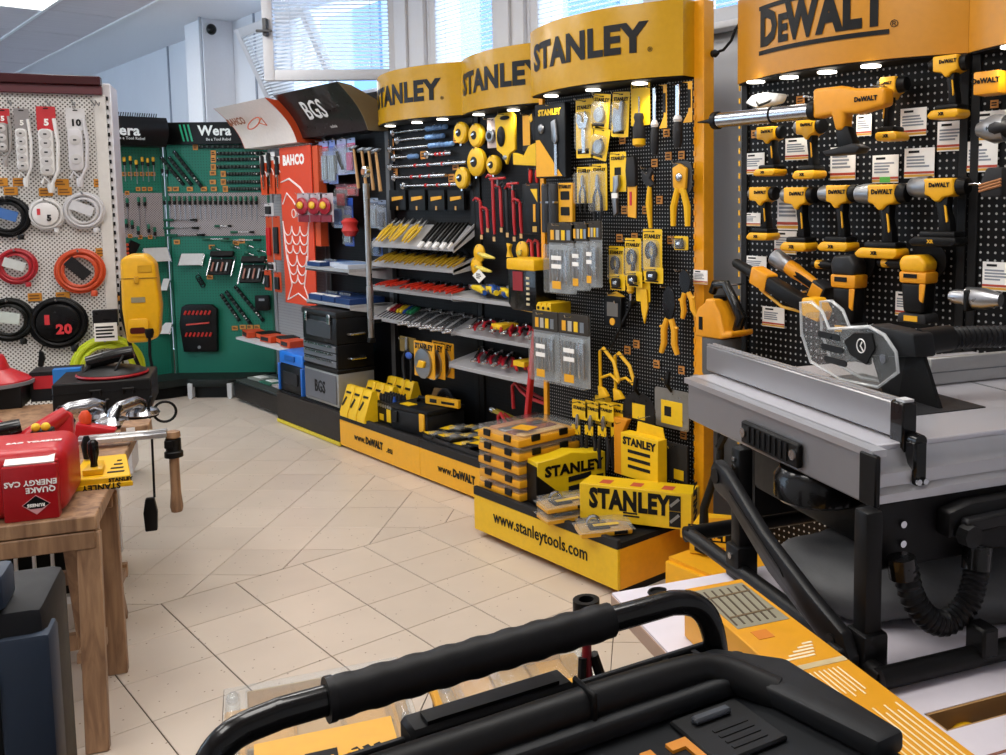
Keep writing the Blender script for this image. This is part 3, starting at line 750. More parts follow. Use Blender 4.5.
def chisel(card):
    def fn(t, w, h):
        hook(t, -.01)
        MB().box(-w * .16, w * .16, -.024, -.018, -h * .52, -h * .02).build('blade', mS, t, bevel=(.0015, 1))
        MB().lathe([(w * .18, -h * .5), (w * .3, -h * .56), (w * .22, -h * .6)], (0, -.021, 0), n=12).build('ferrule', mW, t)
        MB().lathe([(w * .2, -h * .59), (w * .32, -h * .68), (w * .3, -h * .9), (w * .2, -h)], (0, -.021, 0), n=12).build('handle', mDark, t)
        if card:
            MB().prism([(w * .3, 0), (w * 1.1, 0), (w * 1.1, -h * .62), (w * .35, -h * .62), (w * .8, -h * .45), (w * .75, -h * .02)], -.014, -.012).build('card', mCardO, t, smooth=None)
            MB().box(w * .72, w * 1.0, -.0155, -.014, -h * .4, -h * .12).build('print_block', mInk, t, smooth=None)
    return fn
for (u0, v0, u1, v1), l in (((653, 86, 663, 155), 'wood chisel with white ferrule next to the yellow-capped screwdriver'), ((675, 83, 687, 148), 'wood chisel with white ferrule and dark handle beside the yellow upright')):
    hang(FS, (u0, v0, u1, v1), FSd, chisel(True), l, 'chisel', 'chisels on the pegboard', 'chisel')
def plier_card(t, w, h):
    hook(t, -.01); c = card_on(t, w, h * .8, mCard); text(c, 'STANLEY', w * .19, mInk, (0, -.0135, -h * .1), bold=.04)
    e = bpy.data.objects.new('packed_pliers', None); COL.objects.link(e); e.parent = t; e.location = (0, -.005, -h * .18)
    g_pliers(e, h * .82, mDark, mSd, .34)
    MB().prism(rr(w * .86, h * .7, w * .15, 3, 0, -h * .12), -.045, -.013).build('blister_dome', mClear2, c, bevel=(.004, 2))
hang(FS, (579, 167, 594, 212), FSd, plier_card, 'shorter yellow carded pliers in clear blister', 'carded tool', G_ST)
hang(FS, (594, 164, 609, 222), FSd, plier_card, 'longer yellow carded pliers with dark grips sticking out below', 'carded tool', G_ST)
def orange_pack(t, w, h):
    hook(t, -.01); c = MB().prism(rr(w, h, .004), -.03, -.010).build('box', mCardO, t, bevel=(.002, 1))
    for q in (.32, .72):
        MB().prism(rr(w * .62, h * .22, .004, 2, 0, -h * (q - .11)), -.032, -.030).build('window', mInk, c, smooth=None)
    text(c, 'STANLEY', w * .2, mInk, (0, -.0315, -h * .1), bold=.05)
hang(FS, (563, 183, 577, 222), FSd, orange_pack, 'small orange-yellow box with two dark windows', 'boxed tool', G_ST, 'boxed_tool')
def knife_card(t, w, h):
    hook(t, -.01); c = card_on(t, w, h * .62, mCard); text(c, 'STANLEY', w * .19, mInk, (0, -.0135, -h * .1), bold=.04)
    MB().box(-w * .2, w * .2, -.0138, -.013, -h * .36, -h * .24).build('print_block', mInk, c, smooth=None)
    MB().prism([(-w * .12, -h * .38), (w * .2, -h * .36), (w * .24, -h * .52), (w * .06, -h * .64), (w * .12, -h * .95), (-w * .1, -h), (-w * .22, -h * .7), (-w * .12, -h * .56)], -.034, -.014).build('knife', mSd, t, bevel=(.004, 2))
    MB().box(-w * .18, w * .18, -.036, -.03, -h * .72, -h * .64).build('label', mWp, t, smooth=None)
hang(FS, (612, 152, 628, 216), FSd, knife_card, 'yellow carded grey utility knife hanging long', 'carded tool', G_ST)
def saw_knife(t, w, h):
    hook(t, -.01)
    MB().prism([(-w * .3, -h * .03), (w * .3, -h * .03), (w * .42, -h * .2), (w * .42, -h * .5), (-w * .3, -h * .5), (-w * .4, -h * .25)], -.032, -.012).build('handle', mDark, t, bevel=(.004, 2))
    MB().prism([(-w * .3, -h * .48), (w * .42, -h * .48), (w * .36, -h), (-w * .3, -h * .98)], -.024, -.018).build('sheath', mCardO, t, smooth=None)
    MB().box(-w * .12, w * .06, -.026, -.024, -h * .8, -h * .58).build('red_print', mR, t, smooth=None)
hang(FS, (629, 155, 641, 218), FSd, saw_knife, 'jab saw with black handle and yellow sheath', 'saw', G_ST, 'jab_saw')
def wire_tool(t, w, h):
    hook(t, -.01)
    MB().prism([(-w * .45, -h * .06), (-w * .1, -h * .14), (w * .05, -h * .02), (w * .3, -h * .08), (w * .1, -h * .2), (w * .4, -h * .3), (-.0, -h * .36), (-w * .4, -h * .22)], -.03, -.014).build('head', mDark, t, bevel=(.003, 1))
    MB().tube([(w * .05, -.022, -h * .32), (w * .0, -.022, -h * .6), (w * .1, -.022, -h)], [w * .1, w * .16, w * .09], 8).build('handle', mY, t)
hang(FS, (645, 166, 660, 228), FSd, wire_tool, 'glass cutter with dark head and slim yellow handle', 'cutter', G_ST, 'glass_cutter')
def strippers(t, w, h):
    hook(t, -.01); MB().prism(rr(w, h * .5, w * .3, 4), -.013, -.011).build('card', mat('#3a3a3c', .5), t, smooth=None)
    MB().prism([(-w * .35, -h * .1), (0, -h * .04), (w * .35, -h * .12), (w * .3, -h * .42), (0, -h * .5), (-w * .32, -h * .4)], -.03, -.014).build('jaws', mCardO, t, bevel=(.004, 2))
    MB().ball((w * .02, -.034, -h * .25), (w * .16, .01, h * .07)).build('pivot', mS, t)
    for s in (-1, 1): MB().tube([(s * w * .12, -.022, -h * .42), (s * w * .34, -.022, -h * .7), (s * w * .36, -.022, -h)], [w * .12, w * .13, w * .1], 8).build('grip', mY, t)
hang(FS, (674, 161, 694, 226), FSd, strippers, 'wire strippers with two long yellow handles by the upright', 'strippers', G_ST, 'wire_strippers')
for k, r in enumerate(((611, 246, 626, 284), (627, 238, 643, 281), (645, 229, 664, 277))):
    hang(FS, r, FSd, blister(tool=T_hook), 'yellow card with a dark curved knife, one of three in a row', 'carded tool', 'carded curved knives')
    hang(FS, (r[0] + 1, r[3] - 10, r[2] + 1, r[3] + 6), FSd - .02, blister(tool=T_block, brand=False, dome=False), 'small yellow card under a curved knife card', 'carded tool', 'small cards under the curved knives')
hang(FS, (676, 236, 690, 250), FSd, blister(tool=T_block, brand=False), 'little yellow card beside the upright above the snips', 'carded tool', G_ST)
def clear_case(deep, m=None):
    def fn(t, w, h):
        hook(t, -.01)
        MB().prism(rr(w, h, .008), -.012, -.010).build('backing_card', mat('#9fa4a8', .5), t, smooth=None)
        c = MB().prism(rr(w, h * .28, .006), -.02, -.012).build('header_card', mat('#3a3530', .5), t, smooth=None)
        for q in range(4): MB().box(-w * .38 + q * w * .2, -w * .25 + q * w * .2, -.0215, -.02, -h * .24, -h * .1).build('print_block', [mCardO, mat('#b9b2a4', .5), mCard, mSd][q], c, smooth=None)
        b = MB().prism(rr(w, h * .7, .01, 3, 0, -h * .3), -deep, -.012).build('clear_shell', mClear2, t, bevel=(.004, 2))
        for q in range(6):
            x = -w * .36 + q * w * .145
            MB().lathe([(w * .035, 0), (w * .035, -h * .45), (.001, -h * .5)], (x, -deep * .55, -h * .38), n=8).build('drill_bit', mSd if q % 2 else mS, b)
        MB().box(-w * .18, w * .18, -deep - .001, -deep + .001, -h * .52, -h * .46).box(-w * .18, w * .18, -deep - .001, -deep + .001, -h * .64, -h * .58).build('white_label', mWp, b, smooth=None)
        MB().box(-w * .16, w * .16, -deep - .001, -deep + .001, -h * .93, -h * .82).build('orange_label', mCardO, b, smooth=None)
    return fn
for r, l in (((551, 223, 578, 293), 'front one of three clear bit cases hung above the two lower cases'), ((575, 222, 592, 290), 'middle one of three clear bit cases hung above the two lower cases'), ((590, 221, 604, 287), 'rear one of three clear bit cases hung above the two lower cases'),
             ((536, 311, 561, 380), 'clear bit case hanging beside the red pole'), ((562, 314, 592, 386), 'clear blue-edged bit case hung lowest, next to the saw frames')):
    hang(FS, r, -.12, clear_case(.05), l, 'bit case', 'clear drill bit cases', 'drill_bit_case')
def bit_pack(t, w, h):
    hook(t, -.01); MB().box(-w * .45, w * .45, -.04, -.01, -h, -h * .14).build('black_case', mK, t, bevel=(.003, 1))
    MB().box(-w * .3, w * .3, -.042, -.04, -h * .7, -h * .3).build('window', mat('#6d6a66', .2), t, smooth=None)
    MB().lathe([(w * .14, 0), (w * .14, .004)], (0, -.044, -h * .85), 'Y', 12).build('gold_seal', mCardO, t)
    MB().prism([(-w * .45, -.02), (0, 0), (w * .45, -.02), (w * .45, -h * .14), (-w * .45, -h * .14)], -.02, -.012).build('hanger', mY, t, smooth=None)
hang(FS, (610, 291, 628, 326), FSd, bit_pack, 'small black bit set in a case with yellow hanger', 'bit set', G_ST, 'bit_set')
def long_saw(t, w, h):
    hook(t, -.01); card_on(t, w, h * .5, mCard, hole=True)
    MB().prism([(-w * .1, -h * .2), (w * .35, -h * .2), (w * .45, -h * .6), (w * .2, -h), (0, -h * .7)], -.024, -.016).build('saw_blade', mY, t, bevel=(.001, 1))
hang(FS, (638, 280, 652, 323), FSd, long_saw, 'yellow carded folding saw pointing down', 'carded tool', G_ST)
hang(FS, (629, 280, 637, 302), FSd, lambda t, w, h: g_driver(t, h, mY, frac=.6, r=w * .4), 'short yellow punch hanging beside the folding saw', 'punch', G_ST, 'punch')
def snips(t, w, h):
    hook(t, -.01)
    for s in (-1, 1):
        MB().prism([(s * .002, 0), (s * w * .28, -h * .12), (s * w * .34, -h * .3), (s * w * .12, -h * .56), (-s * w * .06, -h * .4)], -.024 - s * .004, -.016 - s * .004).build('blade', mKg, t, bevel=(.001, 1))
        MB().tube([(s * w * .10, -.02, -h * .5), (s * w * .25, -.02, -h * .66), (s * w * .24, -.02, -h * .85), (s * w * .38, -.02, -h)], [w * .1, w * .12, w * .12, w * .09], 8).build('grip', mCardO, t)
        MB().tube([(s * w * .2, -.022, -h * .6), (s * w * .42, -.022, -h * .62)], w * .05, 6).build('guard', mCardO, t)
hang(FS, (662, 284, 683, 353), FSd, snips, 'tin snips with black blades and yellow grips, lower pair', 'snips', G_ST, 'tin_snips')
hang(FS, (677, 268, 696, 317), FSd, snips, 'tin snips with black blades and yellow grips against the yellow upright', 'snips', G_ST, 'tin_snips', roll=-10)
def saw_frame(t, w, h):
    hook(t, -.01)
    MB().tube([(-w * .38, -.02, -h * .95), (-w * .40, -.02, -h * .1), (-w * .25, -.02, -h * .03), (w * .2, -.02, -h * .25), (w * .42, -.02, -h * .6)], [.008, .008, .009, .009, .008], 7).build('frame', mY, t)
    MB().tube([(-w * .38, -.02, -h * .6), (w * .05, -.02, -h * .5), (w * .42, -.02, -h * .62)], .007, 7).build('brace', mY, t)
    MB().prism([(-w * .46, -h * .75), (-w * .2, -h * .78), (w * .0, -h * .92), (-w * .42, -h)], -.03, -.012).build('handle', mY, t, bevel=(.004, 2))
hang(FS, (601, 347, 624, 400), -.07, saw_frame, 'yellow hacksaw frame hanging in front of its twin', 'hacksaw', 'yellow hacksaw frames', 'hacksaw')
hang(FS, (616, 352, 640, 402), -.05, saw_frame, 'yellow hacksaw frame behind, nearer the black trowel', 'hacksaw', 'yellow hacksaw frames', 'hacksaw')
def stick(t, w, h): MB().beam((w * .5, -.03, 0), (-w * .5, -.03, -h), .012, .012).lathe([(.014, -.05), (.014, -.01)], (w * .5, 0, 0), 'Y', 10).build('bar', mK, t, bevel=(.002, 1)); hook(t, 0)
hang(FS, (615, 302, 637, 348), FSd, stick, 'slim black bar hanging slantwise over the saw frames', 'bar', name='tension_bar')
def trowel_round(t, w, h):
    hook(t, .05)
    MB().prism([(-w * .5, -h)] + [(w * .5 * math.cos(a), -h * .6 + h * .6 * math.sin(a)) for a in [PI * (1 - k / 10) for k in range(11)]] + [(w * .5, -h)], -.014, -.012).build('blade', mat('#252322', .3, .5), t, smooth=None)
    MB().tube([(0, -.03, .07), (0, -.04, .02), (0, -.015, -.01)], [.011, .012, .006], 8).build('handle', mK, t)
    MB().box(-w * .2, w * .18, -.016, -.014, -h * .92, -h * .4).build('yellow_label', mCard, t, smooth=None)
hang(FS, (625, 392, 658, 421), -.05, trowel_round, 'dark rounded trowel with yellow label', 'trowel', G_ST, 'trowel')
def trowel_sq(t, w, h):
    hook(t, .05)
    MB().prism(rr(w, h, .012), -.014, -.012).build('blade', mat('#a5a29b', .3, .8), t, smooth=None)
    MB().tube([(0, -.03, .08), (0, -.045, .03), (0, -.015, -.01)], [.011, .012, .006], 8).build('handle', mK, t)
    MB().box(-w * .3, w * .32, -.016, -.014, -h * .9, -h * .3).build('yellow_label', mCard, t, smooth=None)
    MB().box(-w * .2, w * .0, -.017, -.016, -h * .7, -h * .45).build('print_block', mInk, t, smooth=None)
hang(FS, (657, 389, 691, 428), -.05, trowel_sq, 'square steel trowel with yellow label beside the upright', 'trowel', G_ST, 'trowel')
def big_pliers(t, w, h):
    hook(t, -.006); c = card_on(t, w * .95, h * .28, mCard); text(c, 'STANLEY', w * .18, mInk, (0, -.0135, -h * .12), bold=.04)
    e = bpy.data.objects.new('pliers', None); COL.objects.link(e); e.parent = t; e.location = (0, -.008, -h * .2)
    g_pliers(e, h * .8, mDark, mSd, .36)
    MB().box(-w * .3, w * .2, -.034, -.030, -h * .5, -h * .36).build('tag', mCard, t, smooth=None)
for k, u in enumerate((582, 595, 608, 621)):
    hang(FS, (u - 8, 400 + k, u + 8, 466 + k), -.08 if k < 3 else -.05, big_pliers, 'dark-handled carded pliers in the low row above the yellow boxes', 'carded tool', 'low row of carded pliers')
hang(FS, (597, 396, 613, 425), -.05, blister(tool=T_block, brand=False), 'yellow card behind the low row of carded pliers', 'carded tool', G_ST)
def level(t, w, h):
    hook(t, -.02); MB().prism([(-w * .5, 0), (w * .5, 0), (w * .1, -h * .25), (w * .1, -h * .75), (w * .5, -h), (-w * .5, -h)], -.04, -.012).build('frame', mat('#E99716', .45), t, bevel=(.003, 1))
hang(FS, (620, 417, 634, 473), -.05, level, 'orange-yellow mitre saw handle frame hung behind the yellow box', 'saw handle', G_ST, 'saw_handle')
def st_box(t, w, h):
    hook(t, .03)
    b = MB().box(-w / 2, w / 2, -.07, -.012, -h, -h * .2).build('box', mCard, t, bevel=(.002, 1))
    MB().prism([(-w * .3, -h * .2), (-w * .26, 0), (w * .4, -h * .02), (w * .45, -h * .2)], -.016, -.012).build('hang_tab', mCard, b, smooth=None)
    text(b, 'STANLEY', w * .2, mInk, (0, -.0715, -h * .34), bold=.05)
    for q in (.48, .62, .76): MB().box(-w * .3, w * .3, -.072, -.07, -h * (q + .06), -h * q).build('print_tool', mInk, b, bevel=(.0005, 1))
hang(FS, (632, 423, 669, 477), -.10, st_box, 'yellow STANLEY box hanging low next to the dark abrasive pack', 'box', name='hanging_box')
def abr(t, w, h):
    hook(t, -.01); MB().box(-w / 2, w / 2, -.02, -.01, -h, 0).build('pack', mat('#2b2a29', .8, bump=.4, nscale=200), t, smooth=None)
    MB().box(-w * .1, w * .35, -.022, -.02, -h * .95, -h * .68).build('label', mCard, t, smooth=None)
hang(FS, (669, 443, 690, 480), -.05, abr, 'flat dark abrasive pack with yellow label by the upright', 'abrasive pack', G_ST, 'abrasive_pack')
# price tags hanging under hooks
def price_tag(t, w, h):
    MB().box(-w / 2, w / 2, -.004, -.002, -h, 0).build('ticket', mat('#C8873C', .6), t, smooth=None)
    lines(t, -w * .36, w * .36, -h * .8, -h * .2, 2, mInk, -.004)
for u, v in ((623, 140), (667, 133), (669, 156), (682, 155), (655, 163), (620, 238), (651, 179), (671, 240), (637, 344), (628, 350), (657, 364), (682, 370), (625, 210), (660, 200), (684, 435), (646, 210), (635, 237)):
    hang(FS, (u - 3, v - 4, u + 3, v + 4), -.005, price_tag, 'small tan price ticket on the near Stanley pegboard', 'price ticket', 'price tickets on the near pegboard', 'price_ticket')
# ================================================================== THE LONG TOOL WALL
# torque wrenches lying across the first Stanley bay
def torque(L, mh, rings):
    def fn():
        t = thing('torque_wrench', 'x', 'wrench')
        MB().lathe([(.016, 0), (.02, .006), (.02, .028), (.014, .034)], (0, -.03, -.016), n=12).torus((0, -.03, 0), .019, .006, 'Y', 14, 6).build('ratchet_head', mS, t)
        MB().cyl((.016, -.03, 0), (L * .62, -.03, 0), .009, n=10).build('tube', mS, t)
        if rings:
            for q in (.35, .52, .7): MB().cyl((L * q, -.03, 0), (L * q + .018, -.03, 0), .0125, n=10).build('red_ring', mR, t)
            MB().cyl((L * .62, -.03, 0), (L, -.03, 0), .012, .013, n=10).build('handle', mS, t)
        else:
            b = MB(); N = 6
            for q in range(N): b.lathe([(.011, 0), (.016, L * .01), (.016, L * .045), (.011, L * .055)], (L * (.62 + .06 * q), -.03, 0), 'X', 10)
            b.build('blue_grip', mat('#5f86b8', .45), t)
        MB().tube([(.05, 0, .016), (.05, -.045, .016)], .003, 6).build('hook', mSd, t); MB().tube([(L * .8, 0, .018), (L * .8, -.045, .018)], .003, 6).build('hook', mSd, t)
        return t
    return fn
for k, (u0, v0, u1, v1, r) in enumerate(((393, 133, 448, 126, 0), (397, 140, 445, 136, 0), (390, 149, 455, 144, 0), (394, 158, 418, 156, 0), (427, 155, 452, 153, 1), (390, 167.5, 467, 162, 1), (394, 178, 446, 175, 1), (403, 187, 472, 183, 1))):
    a0, z0 = FR.at(u0, v0, -.03); a1, z1 = FR.at(u1, v1, -.03)
    t = torque(a1 - a0, None, r)()
    tag(t, ('torque wrench with red rings' if r else 'torque wrench with ribbed blue grip') + [' topmost on the dark board', ' second from the top of the dark board', ' with the longest blue grip', ', the shortest one, with a tan ticket', ' shortest of the red ones', ', longest of all, above two others', ' just above the lowest long one', ' lowest, over the tilted pliers shelf'][k], 'wrench', 'torque wrenches')
    FR.put(t, a0, 0, (z0 + z1) / 2)
for u, v in ((391, 143), (457, 139), (392, 154.5), (456, 166), (395, 172.5), (452, 178), (424, 155)):
    hang(FR, (u - 3, v - 4, u + 3, v + 4), -.006, price_tag, 'orange price ticket beside the torque wrenches', 'price ticket', 'price tickets among the torque wrenches', 'price_ticket')
# long tape reels: yellow discs
def reel(t, w, h):
    r = h / 2
    b = MB().lathe([(r * .9, .0), (r, -.012), (r, -.03), (r * .86, -.04), (r * .4, -.043)], (0, 0, -r), 'Y', 24).build('case', mat('#E9B915', .4), t)
    MB().lathe([(r * .36, -.041), (r * .36, -.047), (r * .15, -.05)], (0, 0, -r), 'Y', 18).build('hub', mDark, t)
    MB().beam((-r * .2, -.052, -r), (r * .2, -.052, -r * .9), .008, .01).build('crank', mS, t)
    MB().box(-.008, .008, -.03, -.012, -2 * r - .012, -2 * r + .01).build('tape_hook', mS, t, smooth=None)
    MB().tube([(0, .0, -.008), (0, -.05, -.008)], .003, 6).build('hook', mSd, t)
for (u, v, w_, h_), l in (((464.5, 133, 14, 22), 'yellow long-tape reel, next to the blue-gripped torque wrenches'), ((480, 135.5, 17, 24), 'yellow long-tape reel between two others under the second header'), ((480, 162, 20, 29), 'largest yellow long-tape reel, in the middle of the five'), ((497, 165, 15, 20), 'small yellow long-tape reel beside the largest one'), ((465.5, 178, 14, 22), 'yellow long-tape reel hanging lowest, over the tilted shelf end')):
    hang(FR, (u - w_ / 2, v - h_ / 2, u + w_ / 2, v + h_ / 2), -.03, reel, l, 'tape reel', 'yellow tape reels', 'tape_reel')
def tape_pack(t, w, h):
    hook(t, -.01); card_on(t, w, h, mat('#c9b6b0', .5)); MB().lathe([(w * .35, -.035), (w * .4, -.03), (w * .4, -.014)], (0, 0, -h * .6), 'Y', 16).build('tape_measure', mSd, t)
    MB().lathe([(w * .2, -.038), (w * .2, -.034)], (0, 0, -h * .6), 'Y', 12).build('badge', mK, t)
hang(FR, (489, 118, 499, 148), -.05, tape_pack, 'silver tape measure on a pale card behind the yellow reels', 'tape measure', name='carded_tape_measure')
def plane_pack(t, w, h):
    hook(t, -.01); MB().prism([(-w * .5, -h * .08), (-w * .3, 0), (w * .35, 0), (w * .5, -h * .06), (w * .5, -h * .72), (w * .2, -h * .8), (w * .05, -h), (-w * .15, -h * .8), (-w * .42, -h * .7)], -.03, -.012).build('card', mCard, t, bevel=(.003, 1))
    MB().ball((-w * .15, -.034, -h * .45), (w * .2, .012, h * .2)).build('black_oval', mK, t)
    MB().ball((w * .05, -.034, -h * .1), (w * .25, .006, h * .04)).build('print_oval', mK, t)
    MB().ball((0, -.03, -h * .86), (w * .1, .008, h * .05)).build('screw', mSd, t)
hang(FR, (499, 113, 519, 165), -.08, plane_pack, 'big yellow shaped pack with black oval under the header', 'boxed tool', name='boxed_tool')
def saw_pack(t, w, h):
    hook(t, -.01)
    MB().prism([(-w * .2, -.0), (w * .05, -.02), (w * .05, -h * .7), (-w * .2, -h * .7)], -.03, -.012).build('box', mDark, t, bevel=(.002, 1))
    MB().prism([(-w * .15, -h * .05), (w * .12, -h * .05), (w * .12, -h * .6), (-w * .15, -h * .6)], -.034, -.03).build('yellow_sleeve', mCardO, t, smooth=None)
    MB().prism([(w * .15, -h * .05), (w * .32, 0), (w * .48, -h * .2), (w * .5, -h * .62), (w * .3, -h * .5)], -.05, -.02).build('saw_handle', mK, t, bevel=(.006, 2))
    MB().prism([(w * .18, -h * .1), (w * .3, -h * .04), (w * .34, -h * .16), (w * .26, -h * .2)], -.054, -.05).build('grip_inlay', mY, t, bevel=(.001, 1))
    MB().prism([(-w * .5, -h * .95), (-w * .5, -h * .72), (-w * .1, -h * .8), (w * .1, -h * .62), (w * .5, -h * .55), (w * .5, -h)], -.045, -.012).build('saw_guard', mCard, t, bevel=(.003, 1))
hang(FR, (519, 113, 545, 167), -.09, saw_pack, 'hand saws with black grips and yellow sleeves beside the wide pegboard bay', 'saw', name='hand_saw')
# red pry bars
def pry(m, tick=True):
    def fn(t, w, h):
        MB().tube([(-w * .1, -.02, -.005), (w * .1, -.024, -h * .1), (w * .18, -.024, -h * .7), (w * .3, -.026, -h * .92)], [.006, .010, .010, .008], 8).build('bar', m, t)
        MB().tube([(-w * .1, -.02, -.004), (-w * .5, -.03, .006), (-w * .7, -.04, -.01)], [.009, .008, .004], 7).build('claw', m, t)
        if tick: MB().box(-.012 + w * .2, .012 + w * .2, -.028, -.026, -h - .012, -h + .014).build('ticket', mat('#D2A96E', .6), t, smooth=None)
        MB().tube([(0, 0, -.012), (0, -.05, -.012)], .003, 6).build('hook', mSd, t)
    return fn
BARS = (((480, 199, 487, 237), 0, 'red pry bar hung low beside the end of the tilted shelves'), ((487, 208, 493, 230), 0, 'shortest red pry bar'), ((493, 176, 499, 239), 0, 'longest red pry bar'), ((500.5, 186, 506.5, 230), 0, 'slim red pry bar beside the dark one'), ((506.5, 184, 512.5, 235), 1, 'dark grey pry bar among the red ones'), ((512, 187, 520, 239), 0, 'long red pry bar hung just past the dark one'), ((519, 200, 527, 236), 0, 'red pry bar next to the dark packs'))
for r, k, l in BARS: hang(FR, r, -.06, pry(mat('#2c2c30', .4) if k else mat('#B5121C', .4)), l, 'pry bar', 'pry bars', 'pry_bar')
def t_bar(t, w, h):
    MB().cyl((-w / 2, -.04, 0), (w / 2, -.04, .004), .007, n=8).build('cross_bar', mat('#c02028', .4), t); MB().cyl((0, -.04, 0), (0, -.04, -h), .006, n=8).build('stem', mSd, t); MB().tube([(0, 0, .01), (0, -.05, .01)], .003, 6).build('hook', mSd, t)
hang(FR, (496, 179, 511, 186), -.10, t_bar, 'red T-handle lying above the pry bars', 'T-handle', name='t_handle')
hang(FR, (513, 184, 524, 190), -.10, t_bar, 'grey-stemmed red T-handle above the pry bars, beside the dark packs', 'T-handle', name='t_handle')
for u, l in ((535, 'left'), (541.5, 'right')):
    hang(FR, (u - 2.5, 170, u + 2.5, 183), -.10, lambda t, w, h: (MB().lathe([(.009, 0), (.012, -h * .3), (.011, -h * .8), (.006, -h)], (0, -.03, 0), n=10).build('handle', mat('#d8312a', .4), t), MB().tube([(0, 0, .004), (0, -.045, .004)], .003, 6).build('hook', mSd, t)), 'short red handle hanging over the dark packs', 'handle', 'short red handles', 'short_chisel')
    hang(FR, (u - 2, 241, u + 2, 262), -.06, pry(mat('#d8312a', .4)), 'short red bar hanging under the dark packs', 'pry bar', 'short red bars', 'pry_bar')
def dark_pack(t, w, h):
    hook(t, -.006); b = MB().box(-w / 2, w / 2, -.045, -.010, -h, 0).build('case', mat('#1a1b1e', .4), t, bevel=(.004, 2))
    MB().prism([(0, -h * .1), (w * .4, -h * .1), (w * .4, -h * .36)], -.047, -.045).build('yellow_flash', mCard, b, smooth=None)
    MB().box(w * .15, w * .28, -.047, -.045, -h * .75, -h * .4).build('yellow_bar', mCardO, b, smooth=None)
    MB().box(w * .1, w * .34, -.047, -.045, -h * .95, -h * .84).build('label', mat('#c9a24a', .6), b, smooth=None)
hang(FR, (529, 184, 546, 234), -.12, dark_pack, 'dark case with small yellow triangle hanging beside the pry bars', 'tool case', name='tool_case')
def twin_tube(t, w, h):
    hook(t, -.006)
    for s in (-1, 1): MB().lathe([(w * .2, 0), (w * .24, -.01), (w * .24, -h), (w * .1, -h - .004)], (s * w * .25, -.03, 0), n=12).build('tube', mat('#34363a', .35), t)
    MB().box(-w * .5, w * .5, -.05, -.02, -h * .4, -h * .36).build('clip', mSd, t, smooth=None)
hang(FS, (548, 184, 562, 232), -.06, twin_tube, 'pair of dark tubes hung between the dark case and the orange box', 'tube set', name='tube_set')
# suction pads with yellow discs
def pad_tool(t, w, h):
    r = h / 2
    MB().lathe([(r * .3, -.05), (r, -.03), (r, -.02), (r * .5, -.01)], (0, 0, -r), 'Y', 20).build('disc', mY, t)
    MB().tube([(r * .2, -.04, -r), (w * .55, -.06, -r - .01), (w, -.06, -r - .02)], [.008, .016, .006], 8).build('handle', mat('#E6D056', .4), t)
    MB().cyl((r * .3, -.042, -r), (w * .5, -.056, -r - .006), .009, n=8).build('collar', mSd, t)
    MB().tube([(0, 0, -.01), (0, -.04, -.01)], .003, 6).build('hook', mSd, t)
hang(FR, (478, 244, 488, 262), -.05, lambda t, w, h: pad_tool(t, .20, h), 'yellow round pad with pale handle, upper of two', 'pad tool', 'yellow pad tools', 'pad_tool')
hang(FR, (475, 257, 485, 275), -.05, lambda t, w, h: pad_tool(t, .20, h), 'yellow round pad with pale handle, lower one with a white tag', 'pad tool', 'yellow pad tools', 'pad_tool')
hang(FR, (519, 241, 533, 260), -.06, lambda t, w, h: pad_tool(t, .03, h), 'yellow disc pad hanging over the yellow blade stand', 'pad tool', 'yellow pad tools', 'pad_tool')
hang(FR, (510, 243, 515, 257), -.06, lambda t, w, h: MB().prism([(-w * .4, 0), (w * .4, -h * .1), (w * .1, -h * .4), (w * .1, -h * .6), (w * .5, -h), (-w * .5, -h), (-w * .2, -h * .5)], -.03, -.01).build('bracket', mY, t, bevel=(.002, 1)), 'narrow yellow bracket beside the yellow disc pad', 'bracket', name='yellow_bracket')
hang(FR, (473, 269, 486, 283), -.12, lambda t, w, h: (MB().prism([(0, 0), (w / 2, -h / 2), (0, -h), (-w / 2, -h / 2)], -.004, -.002).build('ticket', mWp, t, smooth=None), lines(t, -w * .2, w * .2, -h * .7, -h * .3, 3, mInk, -.004)), 'white diamond-shaped hang tag', 'tag', name='hang_tag')
# yellow blade stand, free in front of the shelf
def blade_stand(t, w, h):
    MB().box(-w / 2, w / 2, -.10, .06, -h * .22, 0).build('tray', mY, t, bevel=(.008, 2))
    MB().prism([(-w * .5, -h * .2), (w * .5, -h * .2), (w * .5, -h * .95), (w * .36, -h), (-w * .36, -h), (-w * .5, -h * .9)], -.09, .05).build('body', mKg, t, bevel=(.006, 2))
    MB().box(-w * .3, w * .05, -.094, -.09, -h * .62, -h * .25).build('red_blades', mat('#8d1a22', .4), t, smooth=None)
    for k in range(6): MB().box(w * .18, w * .28, -.094, -.09, -h * (.34 + .1 * k) - .012, -h * (.34 + .1 * k)).build('print_letter', mat('#d9c9a0', .5), t, smooth=None)
    MB().tube([(-w * .5, -.02, -h * .05), (-w * .56, -.02, -h * .5), (-w * .45, -.02, -h * 1.02), (w * .62, -.02, -h * 1.06)], .008, 6).build('rim', mY, t)
    for k in range(3): MB().prism([(w * (.5 + .17 * k), -h * 1.08), (w * (.5 + .17 * k), -h * .86), (w * (.55 + .17 * k), -h * .8), (w * (.65 + .17 * k), -h * .8), (w * (.65 + .17 * k), -h * 1.08)], -.09, .04).build('pocket', mCard, t, bevel=(.002, 1)); MB().lathe([(.008, 0), (.008, .003)], (w * (.58 + .17 * k), -.094, -h * .9), 'Y', 8).build('pocket_hole', mInk, t)
hang(FR, (522, 258, 550, 309), -.30, blade_stand, 'yellow and black blade stand at the end of the blue tool shelf', 'display stand', name='blade_stand')
